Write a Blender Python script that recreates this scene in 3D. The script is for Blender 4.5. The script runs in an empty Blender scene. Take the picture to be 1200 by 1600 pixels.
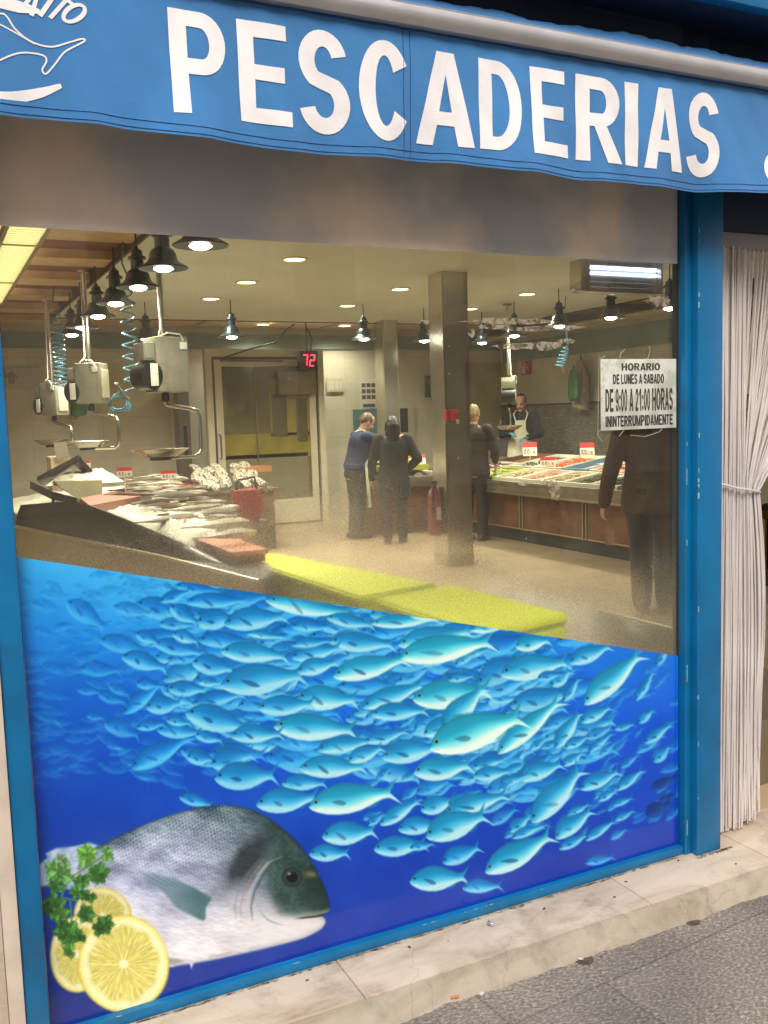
import bpy, bmesh, math, random
import numpy as np
from mathutils import Vector, Matrix, noise as mnoise

random.seed(7)
RNG = np.random.default_rng(7)
scene = bpy.context.scene
COL = scene.collection
PI = math.pi

# ------------------------------------------------------------------ camera
FPX, YAW, PIT, ROL = 1464.26, 0.453225, -0.100187, -0.0318936
CAM = np.array([0.0, -2.2, 1.475])
_fw = np.array([math.sin(YAW)*math.cos(PIT), math.cos(YAW)*math.cos(PIT), math.sin(PIT)])
_r = np.array([math.cos(YAW), -math.sin(YAW), 0.0])
_u = np.cross(_r, _fw)
RGT = _r*math.cos(ROL) + _u*math.sin(ROL)
UPV = -_r*math.sin(ROL) + _u*math.cos(ROL)
cam_d = bpy.data.cameras.new('camera')
cam_d.sensor_fit = 'VERTICAL'
cam_d.sensor_height = 36.0
cam_d.lens = 36.0*FPX/1600.0
cam_d.clip_start = 0.05
cam_d.clip_end = 2000.0
cam = bpy.data.objects.new('camera', cam_d)
COL.objects.link(cam)
cam.matrix_world = Matrix(((RGT[0], UPV[0], -_fw[0], CAM[0]), (RGT[1], UPV[1], -_fw[1], CAM[1]),
                           (RGT[2], UPV[2], -_fw[2], CAM[2]), (0, 0, 0, 1)))
scene.camera = cam

# ------------------------------------------------------------------ world, sun, exposure
SUN_EL, SUN_AZ = math.radians(48), math.radians(205)      # azimuth from +y, clockwise
world = bpy.data.worlds.new('World')
scene.world = world
world.use_nodes = True
wn, wl = world.node_tree.nodes, world.node_tree.links
wn.clear()
w_out = wn.new('ShaderNodeOutputWorld')
w_bg = wn.new('ShaderNodeBackground')
w_sky = wn.new('ShaderNodeTexSky')
w_sky.sky_type = 'NISHITA'
w_sky.sun_disc = False
w_sky.sun_elevation = SUN_EL
w_sky.sun_rotation = SUN_AZ
w_sky.air_density = 1.3
w_sky.dust_density = 2.5
w_tc = wn.new('ShaderNodeTexCoord')
w_map = wn.new('ShaderNodeMapping')
w_map.inputs['Scale'].default_value = (1.0, 1.0, 2.4)
w_noi = wn.new('ShaderNodeTexNoise')
w_noi.inputs['Scale'].default_value = 3.1
w_noi.inputs['Detail'].default_value = 7.0
w_noi.inputs['Roughness'].default_value = 0.55
w_ramp = wn.new('ShaderNodeValToRGB')
w_ramp.color_ramp.elements[0].position = 0.42
w_ramp.color_ramp.elements[1].position = 0.66
w_mix = wn.new('ShaderNodeMix')
w_mix.data_type = 'RGBA'
w_mix.inputs[7].default_value = (11.5, 9.6, 8.2, 1)       # sunlit cloud, in the sky's own units
wl.new(w_tc.outputs['Generated'], w_map.inputs['Vector'])
wl.new(w_map.outputs['Vector'], w_noi.inputs['Vector'])
wl.new(w_noi.outputs['Fac'], w_ramp.inputs['Fac'])
wl.new(w_ramp.outputs['Color'], w_mix.inputs[0])
wl.new(w_sky.outputs['Color'], w_mix.inputs[6])
wl.new(w_mix.outputs[2], w_bg.inputs['Color'])
w_bg.inputs['Strength'].default_value = 0.15
wl.new(w_bg.outputs['Background'], w_out.inputs['Surface'])

sun_d = bpy.data.lights.new('sun', 'SUN')
sun_d.energy = 2.0
sun_d.angle = math.radians(25)
sun_d.color = (1.0, 0.93, 0.84)
sun = bpy.data.objects.new('sun', sun_d)
COL.objects.link(sun)
_sd = Vector((math.sin(SUN_AZ)*math.cos(SUN_EL), math.cos(SUN_AZ)*math.cos(SUN_EL), math.sin(SUN_EL)))
sun.rotation_euler = _sd.to_track_quat('Z', 'Y').to_euler()
sun.location = (0, -6, 8)

scene.view_settings.view_transform = 'Standard'
scene.view_settings.look = 'None'
scene.view_settings.gamma = 1.0
scene.view_settings.exposure = 0.6
scene.cycles.max_bounces = 10
scene.cycles.transparent_max_bounces = 16
scene.cycles.sample_clamp_indirect = 6.0
scene.cycles.caustics_reflective = False
scene.cycles.caustics_refractive = False

LAMP_W = 68.0        # each pendant lamp, watts
SPOT_W = 72.0        # each ceiling downlight
LAMP_COL = (1.0, 0.95, 0.80)

# ------------------------------------------------------------------ helpers
def P(x, y, X=None, Y=None, Z=None):
    """the point where the ray through photo pixel (x, y) meets a plane of the place"""
    d = _fw + RGT*(x-600)/FPX - UPV*(y-800)/FPX
    if X is not None: t = (X-CAM[0])/d[0]
    elif Y is not None: t = (Y-CAM[1])/d[1]
    else: t = (Z-CAM[2])/d[2]
    return Vector(CAM + d*t)

def px_of(pts):
    pts = np.asarray(pts, float) - CAM
    z = pts @ _fw
    return 600+FPX*(pts @ RGT)/z, 800-FPX*(pts @ UPV)/z

def lin(c):
    return tuple((v/255/12.92) if v/255 <= 0.04045 else ((v/255+0.055)/1.055)**2.4 for v in c)

def lin_np(a):
    a = np.clip(a, 0, 255)/255.0
    return np.where(a <= 0.04045, a/12.92, ((a+0.055)/1.055)**2.4)

MATS = {}
def mat(name, base, rough=0.6, metal=0.0, var=0.0, scale=6.0, bump=0.0, bscale=60.0, spec=0.5,
        dark=None, dpos=(0.55, 0.75), dscale=3.0, emit=None, estr=1.0, coat=0.0, trans=0.0, sub=0.0):
    """procedural Principled material: tone variation, worn patches in a second colour, fine bump"""
    if name in MATS: return MATS[name]
    m = bpy.data.materials.new(name)
    m.use_nodes = True
    n, l = m.node_tree.nodes, m.node_tree.links
    b = n['Principled BSDF']
    b.inputs['Roughness'].default_value = rough
    b.inputs['Metallic'].default_value = metal
    b.inputs['Specular IOR Level'].default_value = spec
    b.inputs['Coat Weight'].default_value = coat
    b.inputs['Coat Roughness'].default_value = 0.08
    b.inputs['Transmission Weight'].default_value = trans
    base = tuple(base)[:3] + (1,)
    tc = n.new('ShaderNodeTexCoord')
    src = None
    if var > 0:
        t = n.new('ShaderNodeTexNoise')
        t.inputs['Scale'].default_value = scale
        t.inputs['Detail'].default_value = 6
        l.new(tc.outputs['Object'], t.inputs['Vector'])
        mr = n.new('ShaderNodeMapRange')
        mr.inputs['From Min'].default_value = 0.3
        mr.inputs['From Max'].default_value = 0.7
        mr.inputs['To Min'].default_value = 1-var
        mr.inputs['To Max'].default_value = 1+var
        l.new(t.outputs['Fac'], mr.inputs['Value'])
        mx = n.new('ShaderNodeMix')
        mx.data_type = 'RGBA'
        mx.blend_type = 'MULTIPLY'
        mx.inputs[0].default_value = 1
        mx.inputs[6].default_value = base
        l.new(mr.outputs['Result'], mx.inputs[7])
        src = mx.outputs[2]
    if dark is not None:
        t = n.new('ShaderNodeTexNoise')
        t.inputs['Scale'].default_value = dscale
        t.inputs['Detail'].default_value = 8
        t.inputs['Roughness'].default_value = 0.65
        l.new(tc.outputs['Object'], t.inputs['Vector'])
        rp = n.new('ShaderNodeMapRange')
        rp.inputs['From Min'].default_value = dpos[0]
        rp.inputs['From Max'].default_value = dpos[1]
        l.new(t.outputs['Fac'], rp.inputs['Value'])
        mx = n.new('ShaderNodeMix')
        mx.data_type = 'RGBA'
        l.new(rp.outputs['Result'], mx.inputs[0])
        if src is not None: l.new(src, mx.inputs[6])
        else: mx.inputs[6].default_value = base
        mx.inputs[7].default_value = tuple(dark)[:3] + (1,)
        src = mx.outputs[2]
    if src is not None: l.new(src, b.inputs['Base Color'])
    else: b.inputs['Base Color'].default_value = base
    if bump > 0:
        t = n.new('ShaderNodeTexNoise')
        t.inputs['Scale'].default_value = bscale
        t.inputs['Detail'].default_value = 4
        l.new(tc.outputs['Object'], t.inputs['Vector'])
        bp = n.new('ShaderNodeBump')
        bp.inputs['Strength'].default_value = bump
        bp.inputs['Distance'].default_value = 0.01
        l.new(t.outputs['Fac'], bp.inputs['Height'])
        l.new(bp.outputs['Normal'], b.inputs['Normal'])
    if emit is not None:
        b.inputs['Emission Color'].default_value = tuple(emit)[:3] + (1,)
        b.inputs['Emission Strength'].default_value = estr
    MATS[name] = m
    return m

class MB:
    """collects shapes in world (or prototype) coordinates and links them as one mesh object"""
    def __init__(s): s.bm = bmesh.new()
    def box(s, a, b, bevel=0.0, rot=0.0, tilt=None):
        a, b = Vector(a), Vector(b)
        c, d = (a+b)/2, (b-a)
        t = bmesh.new()
        bmesh.ops.create_cube(t, size=1.0)
        for v in t.verts: v.co = Vector((v.co.x*d.x, v.co.y*d.y, v.co.z*d.z))
        if bevel > 0:
            bmesh.ops.bevel(t, geom=t.edges[:], offset=bevel, segments=2, affect='EDGES', profile=0.6)
        M = Matrix.Translation(c) @ Matrix.Rotation(rot, 4, 'Z')
        if tilt is not None: M = M @ Matrix.Rotation(tilt[0], 4, 'X') @ Matrix.Rotation(tilt[1], 4, 'Y')
        t.transform(M)
        s.add(t)
        return s
    def add(s, t):
        me = bpy.data.meshes.new('tmp')
        t.to_mesh(me); t.free()
        s.bm.from_mesh(me)
        bpy.data.meshes.remove(me)
        return s
    def lathe(s, prof, c=(0, 0, 0), seg=24, cap=True):
        rings = []
        for r, z in prof:
            rings.append([s.bm.verts.new((c[0]+r*math.cos(2*PI*i/seg), c[1]+r*math.sin(2*PI*i/seg), c[2]+z)) for i in range(seg)])
        for a, b in zip(rings, rings[1:]):
            for i in range(seg): s.bm.faces.new((a[i], a[(i+1) % seg], b[(i+1) % seg], b[i]))
        if cap:
            s.bm.faces.new(rings[0][::-1]); s.bm.faces.new(rings[-1])
        return s
    def tube(s, pts, rad, seg=10, cap=True, flat=None, side=None):
        """loft along a polyline; rad scalar or list; flat: second radius (list/scalar) along 'side'"""
        pts = [Vector(p) for p in pts]
        n = len(pts)
        if not hasattr(rad, '__len__'): rad = [rad]*n
        if flat is None: flat = rad
        elif not hasattr(flat, '__len__'): flat = [flat]*n
        rings = []
        prev = None
        for i, p in enumerate(pts):
            d = (pts[min(i+1, n-1)]-pts[max(i-1, 0)])
            d = d.normalized() if d.length > 1e-9 else Vector((0, 0, 1))
            if side is not None: x = Vector(side)
            elif prev is None: x = Vector((1, 0, 0)) if abs(d.x) < 0.9 else Vector((0, 1, 0))
            else: x = prev
            x = (x - d*x.dot(d))
            x = x.normalized() if x.length > 1e-6 else d.orthogonal().normalized()
            prev = x
            y = d.cross(x)
            rings.append([s.bm.verts.new(p + x*flat[i]*math.cos(2*PI*k/seg) + y*rad[i]*math.sin(2*PI*k/seg)) for k in range(seg)])
        for a, b in zip(rings, rings[1:]):
            for k in range(seg): s.bm.faces.new((a[k], a[(k+1) % seg], b[(k+1) % seg], b[k]))
        if cap:
            s.bm.faces.new(rings[0][::-1]); s.bm.faces.new(rings[-1])
        return s
    def ball(s, c, r, sub=2):
        t = bmesh.new()
        bmesh.ops.create_icosphere(t, subdivisions=sub, radius=1.0)
        r = Vector(r) if hasattr(r, '__len__') else Vector((r, r, r))
        for v in t.verts: v.co = Vector((v.co.x*r.x, v.co.y*r.y, v.co.z*r.z)) + Vector(c)
        return s.add(t)
    def prism(s, poly, z0, z1):
        a = [s.bm.verts.new((p[0], p[1], z0)) for p in poly]
        b = [s.bm.verts.new((p[0], p[1], z1)) for p in poly]
        n = len(poly)
        for i in range(n): s.bm.faces.new((a[i], a[(i+1) % n], b[(i+1) % n], b[i]))
        s.bm.faces.new(a[::-1]); s.bm.faces.new(b)
        return s
    def quad(s, *c):
        s.bm.faces.new([s.bm.verts.new(p) for p in c])
        return s
    def slab(s, corners, off):
        """solid plate: polygon 'corners' and its copy moved by 'off'"""
        a = [s.bm.verts.new(p) for p in corners]
        b = [s.bm.verts.new(Vector(p)+Vector(off)) for p in corners]
        n = len(a)
        for i in range(n): s.bm.faces.new((a[i], a[(i+1) % n], b[(i+1) % n], b[i]))
        s.bm.faces.new(a[::-1]); s.bm.faces.new(b)
        return s
    def grid(s, fn, nu, nv):
        v = [[s.bm.verts.new(fn(i/nu, j/nv)) for j in range(nv+1)] for i in range(nu+1)]
        for i in range(nu):
            for j in range(nv): s.bm.faces.new((v[i][j], v[i+1][j], v[i+1][j+1], v[i][j+1]))
        return s
    def xf(s, M):
        s.bm.transform(M); return s
    def jitter(s, amp, scale, seed=0.0):
        for v in s.bm.verts:
            v.co += mnoise.noise_vector(v.co*scale + Vector((seed, seed*2, -seed)))*amp
        return s
    def build(s, name, m, parent=None, smooth=True, angle=40, world=True):
        bmesh.ops.recalc_face_normals(s.bm, faces=s.bm.faces[:])
        if parent is not None and world:
            o = Vector(parent.location); q = parent.parent
            while q is not None:
                o = o + Vector(q.location); q = q.parent
            for v in s.bm.verts: v.co -= o
        me = bpy.data.meshes.new(name)
        s.bm.to_mesh(me); s.bm.free()
        ob = bpy.data.objects.new(name, me)
        COL.objects.link(ob)
        if parent is not None: ob.parent = parent
        for mm in (m if isinstance(m, (list, tuple)) else [m]): me.materials.append(mm)
        if smooth:
            me.polygons.foreach_set('use_smooth', [True]*len(me.polygons))
            try: me.set_sharp_from_angle(angle=math.radians(angle))
            except Exception: pass
        return ob

def tag(o, label=None, cat=None, group=None, kind=None):
    if label: o['label'] = label
    if cat: o['category'] = cat
    if group: o['group'] = group
    if kind: o['kind'] = kind
    return o

def thing(name, label, cat, loc=(0, 0, 0), rz=0.0, group=None):
    o = bpy.data.objects.new(name, None)
    o.empty_display_size = 0.1
    COL.objects.link(o)
    o.location = loc
    o.rotation_euler = (0, 0, rz)
    return tag(o, label, cat, group)

def dup(root, loc, rz=0.0, label=None, scale=1.0):
    def cp(o, par):
        c = o.copy(); COL.objects.link(c); c.parent = par
        for ch in o.children: cp(ch, c)
        return c
    r = cp(root, None)
    r.location = loc
    r.rotation_euler = (0, 0, rz)
    r.scale = (scale, scale, scale)
    if label: r['label'] = label
    return r

def _arc(cx, cy, ro, so, ri, si, a0, a1, n=18):
    """band of an ellipse as a list of quads"""
    out = []
    for i in range(n):
        p, q = math.radians(a0+(a1-a0)*i/n), math.radians(a0+(a1-a0)*(i+1)/n)
        out.append([(cx+ro*math.cos(p), cy+so*math.sin(p)), (cx+ro*math.cos(q), cy+so*math.sin(q)), (cx+ri*math.cos(q), cy+si*math.sin(q)), (cx+ri*math.cos(p), cy+si*math.sin(p))])
    return out
def glyph(ch, s=0.30, b=0.15):
    """bold grotesque capital or figure in a unit box, as a list of pieces (lists of convex polygons)"""
    R = lambda x0, y0, x1, y1: [[(x0, y0), (x1, y0), (x1, y1), (x0, y1)]]
    stem = R(0, 0, s, 1)
    def bowl(y0, y1, xc, xr=1.0):
        c = (y0+y1)/2
        return R(s, y1-b, xc, y1) + R(s, y0, xc, y0+b) + _arc(xc, c, xr-xc, (y1-y0)/2, xr-xc-s*0.95, (y1-y0)/2-b, -90, 90)
    if ch == 'I': return [R(0, 0, 1, 1)]
    if ch == 'P': return [stem, bowl(0.39, 1, 0.55)]
    if ch == 'R': return [stem, bowl(0.42, 1, 0.55, 0.97), [[(0.40, 0.43), (0.66, 0.44), (1.02, 0), (0.70, 0)]]]
    if ch == 'D': return [stem, bowl(0, 1, 0.42)]
    if ch == 'B': return [stem, bowl(0.46, 1, 0.55, 0.94), bowl(0, 0.54, 0.55)]
    if ch == 'E': return [stem, R(s, 1-b, 0.93, 1) + R(s, 0.43, 0.88, 0.43+b) + R(s, 0, 1, b)]
    if ch == 'L': return [stem, R(s, 0, 1, b)]
    if ch == 'H': return [stem, R(1-s, 0, 1, 1), R(s, 0.44, 1-s, 0.44+b)]
    if ch == 'T': return [R(0, 1-b, 1, 1), R(0.5-s/2, 0, 0.5+s/2, 1-b)]
    if ch == 'N': return [stem, R(1-s, 0, 1, 1), [[(s*0.98, 1), (s*0.98, 0.62), (1-s*0.98, 0), (1-s*0.98, 0.38)]]]
    if ch == 'M': return [R(0, 0, s*0.8, 1), R(1-s*0.8, 0, 1, 1), [[(s*0.75, 1), (s*0.75, 0.68), (0.41, 0), (0.5, 0), (0.5, 0.30)]], [[(1-s*0.75, 1), (0.5, 0.30), (0.5, 0), (0.59, 0), (1-s*0.75, 0.68)]]]
    if ch == 'U': return [R(0, 0.36, s, 1) + R(1-s, 0.36, 1, 1) + _arc(0.5, 0.36, 0.5, 0.37, 0.5-s, 0.37-b, 180, 360)]
    if ch in 'O0': return [_arc(0.5, 0.5, 0.5, 0.51, 0.5-s, 0.51-b, 0, 360, 36)]
    if ch == 'C': return [_arc(0.5, 0.5, 0.5, 0.51, 0.5-s, 0.51-b, 33, 327, 30)]
    if ch == 'S':
        q = 0.25+b/4
        return [_arc(0.49, 1-q, 0.47, q+0.01, 0.47-s, q-b, 14, 235), _arc(0.50, q, 0.50, q+0.01, 0.5-s, q-b, 55, -166),
                [[(0.49+0.47*math.cos(math.radians(235)), 1-q+(q+0.01)*math.sin(math.radians(235))), (0.5+(0.5-s)*math.cos(math.radians(55)), q+(q-b)*math.sin(math.radians(55))),
                  (0.5+0.5*math.cos(math.radians(55)), q+(q+0.01)*math.sin(math.radians(55))), (0.49+(0.47-s)*math.cos(math.radians(235)), 1-q+(q-b)*math.sin(math.radians(235)))]]]
    if ch == 'A': return [[[(0, 0), (0.29, 0), (0.5, 0.76), (0.5, 1), (0.345, 1)]], [[(1, 0), (0.655, 1), (0.5, 1), (0.5, 0.76), (0.71, 0)]], R(0.24, 0.215, 0.76, 0.215+b*0.98)]
    if ch == '1': return [R(0.48, 0, 0.84, 1), [[(0.12, 0.66), (0.48, 0.80), (0.60, 1), (0.48, 1), (0.12, 0.80)]]]
    if ch == '2': return [_arc(0.5, 0.70, 0.48, 0.31, 0.48-s, 0.31-b, 172, -35), R(0, 0, 1, b), [[(0.02, b), (0.42, b), (0.893, 0.522), (0.647, 0.608), (0.40, 0.45)]]]
    if ch == '9': return [_arc(0.5, 0.68, 0.5, 0.33, 0.5-s, 0.33-b*0.9, 0, 360, 30), R(1-s, 0.36, 1, 0.68) + _arc(0.5, 0.36, 0.5, 0.37, 0.5-s, 0.37-b*0.9, 0, -165)]
    if ch == ':': return [R(0.1, 0.05, 0.9, 0.05+b*1.1), R(0.1, 0.55, 0.9, 0.55+b*1.1)]
    if ch == '&': return [_arc(0.40, 0.26, 0.40, 0.27, 0.40-s*0.8, 0.27-b, 0, 360, 28), _arc(0.42, 0.75, 0.30, 0.26, 0.30-s*0.7, 0.26-b*0.8, 0, 360, 24), [[(0.20, 0.62), (0.45, 0.70), (1.02, 0), (0.68, 0)]], [[(0.72, 0.42), (0.98, 0.42), (0.70, 0.10), (0.56, 0.14)]]]
    return []
ADV = dict(I=0.28, M=0.83, O=0.78, E=0.66, L=0.61, S=0.67, T=0.61)
def text_bm(body, s=0.30, b=0.15):
    """a line of bold grotesque lettering, scaled to 0..1 in both directions; y holds the tiny step between pieces"""
    bm = bmesh.new()
    x = 0.0
    k = 0
    for ch in body:
        a = 0.28 if ch == ' ' else (0.30 if ch == ':' else (0.56 if ch in '0129' else ADV.get(ch, 0.72)))
        if len(body) == 1: a = 1.0
        m = 0.0 if len(body) == 1 else 0.04
        w = a-2*m
        for pc in glyph(ch, s, b):
            k += 1
            for poly in pc:
                bm.faces.new([bm.verts.new((x+m+w*p[0], p[1], -0.00012*(k % 5))) for p in poly])
        x += a
    bmesh.ops.remove_doubles(bm, verts=bm.verts[:], dist=1e-6)
    bmesh.ops.recalc_face_normals(bm, faces=bm.faces[:])
    for v in bm.verts: v.co.x /= x
    return bm

# ------------------------------------------------------------------ common materials
BLUE = (0.000, 0.130, 0.315)
M_blue = mat('blue_gloss_paint', BLUE, 0.40, var=0.16, scale=7, bump=0.10, bscale=200, dark=(0.015, 0.085, 0.18), dpos=(0.57, 0.8), dscale=6)
M_blue_shade = mat('shaded_blue_paint', (0.003, 0.018, 0.05), 0.6, var=0.15)  # frame blue darkened in colour for the shade around the awning box
M_steel = mat('brushed_steel', (0.50, 0.46, 0.38), 0.32, 1.0, var=0.12, scale=4, bump=0.02, bscale=90)
M_mirror = mat('mirror_steel', (0.60, 0.57, 0.47), 0.17, 0.85, var=0.18, scale=3, bump=0.06, bscale=3)
M_alu = mat('grey_aluminium', (0.46, 0.45, 0.45), 0.34, 0.6, var=0.08, scale=14, bump=0.03, bscale=120)
M_white = mat('white_plastic', (0.62, 0.58, 0.47), 0.4, var=0.06)
M_black = mat('black_plastic', (0.012, 0.012, 0.014), 0.4, var=0.1)
M_red = mat('red_plastic', (0.45, 0.015, 0.018), 0.4, var=0.15, scale=5)
M_dark = mat('dark_rubber', (0.02, 0.018, 0.016), 0.6)
# ------------------------------------------------------------------ pavement, step, facade
def pavement_material():
    m = bpy.data.materials.new('granite_paving')
    m.use_nodes = True
    n, l = m.node_tree.nodes, m.node_tree.links
    b = n['Principled BSDF']
    b.inputs['Roughness'].default_value = 0.75
    tc = n.new('ShaderNodeTexCoord')
    fine = n.new('ShaderNodeTexNoise'); fine.inputs['Scale'].default_value = 120; fine.inputs['Detail'].default_value = 5
    fine.inputs['Roughness'].default_value = 0.7
    mapp = n.new('ShaderNodeMapping'); mapp.inputs['Rotation'].default_value = (0, 0, 0.5); mapp.inputs['Scale'].default_value = (0.7, 1.15, 1)
    l.new(tc.outputs['Object'], mapp.inputs['Vector']); l.new(mapp.outputs['Vector'], fine.inputs['Vector'])
    big = n.new('ShaderNodeTexNoise'); big.inputs['Scale'].default_value = 2.2; big.inputs['Detail'].default_value = 6
    l.new(tc.outputs['Object'], big.inputs['Vector'])
    rp = n.new('ShaderNodeValToRGB')
    cr = rp.color_ramp
    cr.elements[0].position = 0.32; cr.elements[0].color = (0.085, 0.072, 0.060, 1)
    cr.elements[1].position = 0.72; cr.elements[1].color = (0.54, 0.47, 0.395, 1)
    e = cr.elements.new(0.52); e.color = (0.225, 0.195, 0.165, 1)
    l.new(fine.outputs['Fac'], rp.inputs['Fac'])
    mx = n.new('ShaderNodeMix'); mx.data_type = 'RGBA'; mx.blend_type = 'MULTIPLY'; mx.inputs[0].default_value = 1
    mr = n.new('ShaderNodeMapRange'); mr.inputs['To Min'].default_value = 0.35; mr.inputs['To Max'].default_value = 1.6
    l.new(big.outputs['Fac'], mr.inputs['Value'])
    l.new(rp.outputs['Color'], mx.inputs[6]); l.new(mr.outputs['Result'], mx.inputs[7])
    br = n.new('ShaderNodeTexBrick')
    br.inputs['Color1'].default_value = (1, 1, 1, 1); br.inputs['Color2'].default_value = (0.86, 0.86, 0.86, 1)
    br.inputs['Mortar'].default_value = (0.66, 0.64, 0.62, 1)
    br.inputs['Scale'].default_value = 1.0; br.inputs['Mortar Size'].default_value = 0.004
    br.inputs['Brick Width'].default_value = 0.62; br.inputs['Row Height'].default_value = 0.36
    m2 = n.new('ShaderNodeMapping'); m2.inputs['Location'].default_value = (0.1, 0.13, 0); m2.inputs['Rotation'].default_value = (0, 0, -0.08)
    l.new(tc.outputs['Object'], m2.inputs['Vector']); l.new(m2.outputs['Vector'], br.inputs['Vector'])
    m3 = n.new('ShaderNodeMix'); m3.data_type = 'RGBA'; m3.blend_type = 'MULTIPLY'; m3.inputs[0].default_value = 1
    l.new(mx.outputs[2], m3.inputs[6]); l.new(br.outputs['Color'], m3.inputs[7])
    l.new(m3.outputs[2], b.inputs['Base Color'])
    bp = n.new('ShaderNodeBump'); bp.inputs['Strength'].default_value = 0.6; bp.inputs['Distance'].default_value = 0.006
    l.new(fine.outputs['Fac'], bp.inputs['Height']); l.new(bp.outputs['Normal'], b.inputs['Normal'])
    return m

pv = MB()
pv.grid(lambda u, v: Vector((-400+800*u, -400+400.05*v, 0.0)), 4, 4)
tag(pv.build('pavement', pavement_material(), smooth=False), kind='structure')

def patchy(name, col, lo, hi, sc, amount=1.0):
    """thin torn paper: opaque only in patches"""
    if name in MATS: return MATS[name]
    m = bpy.data.materials.new(name); MATS[name] = m; m.use_nodes = True
    n, l = m.node_tree.nodes, m.node_tree.links
    b = n['Principled BSDF']; b.inputs['Base Color'].default_value = col+(1,); b.inputs['Roughness'].default_value = 0.85
    tc = n.new('ShaderNodeTexCoord'); t = n.new('ShaderNodeTexNoise'); t.inputs['Scale'].default_value = sc; t.inputs['Detail'].default_value = 7; t.inputs['Roughness'].default_value = 0.7
    mr = n.new('ShaderNodeMapRange'); mr.inputs['From Min'].default_value = lo; mr.inputs['From Max'].default_value = hi; mr.inputs['To Max'].default_value = amount
    l.new(tc.outputs['Object'], t.inputs['Vector']); l.new(t.outputs['Fac'], mr.inputs['Value']); l.new(mr.outputs['Result'], b.inputs['Alpha'])
    return m
def marble_material(name, tint=(1, 1, 1), rough_edge=False):
    m = bpy.data.materials.new(name)
    m.use_nodes = True
    n, l = m.node_tree.nodes, m.node_tree.links
    b = n['Principled BSDF']
    b.inputs['Roughness'].default_value = 0.5 if not rough_edge else 0.85
    tc = n.new('ShaderNodeTexCoord')
    veins = n.new('ShaderNodeTexNoise'); veins.inputs['Scale'].default_value = 3.2; veins.inputs['Detail'].default_value = 9
    veins.inputs['Roughness'].default_value = 0.62; veins.inputs['Distortion'].default_value = 1.2
    mp = n.new('ShaderNodeMapping'); mp.inputs['Scale'].default_value = (0.6, 2.2, 1.5)
    l.new(tc.outputs['Object'], mp.inputs['Vector']); l.new(mp.outputs['Vector'], veins.inputs['Vector'])
    rp = n.new('ShaderNodeValToRGB'); cr = rp.color_ramp
    def c(r, g, bb): return (r*tint[0], g*tint[1], bb*tint[2], 1)
    cr.elements[0].position = 0.25; cr.elements[0].color = c(0.26, 0.185, 0.115)
    cr.elements[1].position = 0.8; cr.elements[1].color = c(0.60, 0.525, 0.42)
    e = cr.elements.new(0.42); e.color = c(0.45, 0.37, 0.275)
    e = cr.elements.new(0.55); e.color = c(0.54, 0.46, 0.36)
    l.new(veins.outputs['Fac'], rp.inputs['Fac'])
    # grime in blotches and hairline cracks
    gr = n.new('ShaderNodeTexNoise'); gr.inputs['Scale'].default_value = 7; gr.inputs['Detail'].default_value = 10; gr.inputs['Roughness'].default_value = 0.7
    l.new(tc.outputs['Object'], gr.inputs['Vector'])
    gm = n.new('ShaderNodeMapRange'); gm.inputs['From Min'].default_value = 0.52; gm.inputs['From Max'].default_value = 0.75
    gm.inputs['To Max'].default_value = 0.75
    l.new(gr.outputs['Fac'], gm.inputs['Value'])
    mx = n.new('ShaderNodeMix'); mx.data_type = 'RGBA'
    l.new(gm.outputs['Result'], mx.inputs[0]); l.new(rp.outputs['Color'], mx.inputs[6]); mx.inputs[7].default_value = c(0.20, 0.155, 0.115)
    vo = n.new('ShaderNodeTexVoronoi'); vo.feature = 'DISTANCE_TO_EDGE'; vo.inputs['Scale'].default_value = 3.4
    wob = n.new('ShaderNodeTexNoise'); wob.inputs['Scale'].default_value = 5; wob.inputs['Detail'].default_value = 5
    l.new(tc.outputs['Object'], wob.inputs['Vector'])
    add = n.new('ShaderNodeMix'); add.data_type = 'RGBA'; add.inputs[0].default_value = 0.25
    l.new(tc.outputs['Object'], add.inputs[6]); l.new(wob.outputs['Color'], add.inputs[7]); l.new(add.outputs[2], vo.inputs['Vector'])
    vm = n.new('ShaderNodeMapRange'); vm.inputs['From Min'].default_value = 0.0; vm.inputs['From Max'].default_value = 0.007
    vm.inputs['To Min'].default_value = 0.78; vm.inputs['To Max'].default_value = 1.0
    l.new(vo.outputs['Distance'], vm.inputs['Value'])
    m2 = n.new('ShaderNodeMix'); m2.data_type = 'RGBA'; m2.blend_type = 'MULTIPLY'; m2.inputs[0].default_value = 1
    l.new(mx.outputs[2], m2.inputs[6]); l.new(vm.outputs['Result'], m2.inputs[7])
    l.new(m2.outputs[2], b.inputs['Base Color'])
    bp = n.new('ShaderNodeBump'); bp.inputs['Strength'].default_value = 0.9 if rough_edge else 0.25; bp.inputs['Distance'].default_value = 0.01
    l.new(gr.outputs['Fac'], bp.inputs['Height']); l.new(bp.outputs['Normal'], b.inputs['Normal'])
    return m
M_marble = marble_material('worn_cream_marble')
M_cement = marble_material('rough_cement_edge', (0.66, 0.68, 0.68), True)

st = thing('marble_step', 'cream marble step, cracked and stained, running under the blue window frame', 'step', (1.2, -0.1, 0))
joints = [-0.9, 0.118, 0.878, 1.79, 2.30, 3.6]
for a, b in zip(joints, joints[1:]):
    MB().box((a+0.0012, -0.206, 0.012), (b-0.0012, 0.10, 0.055), 0.0025).build('slab', M_marble, st)
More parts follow.
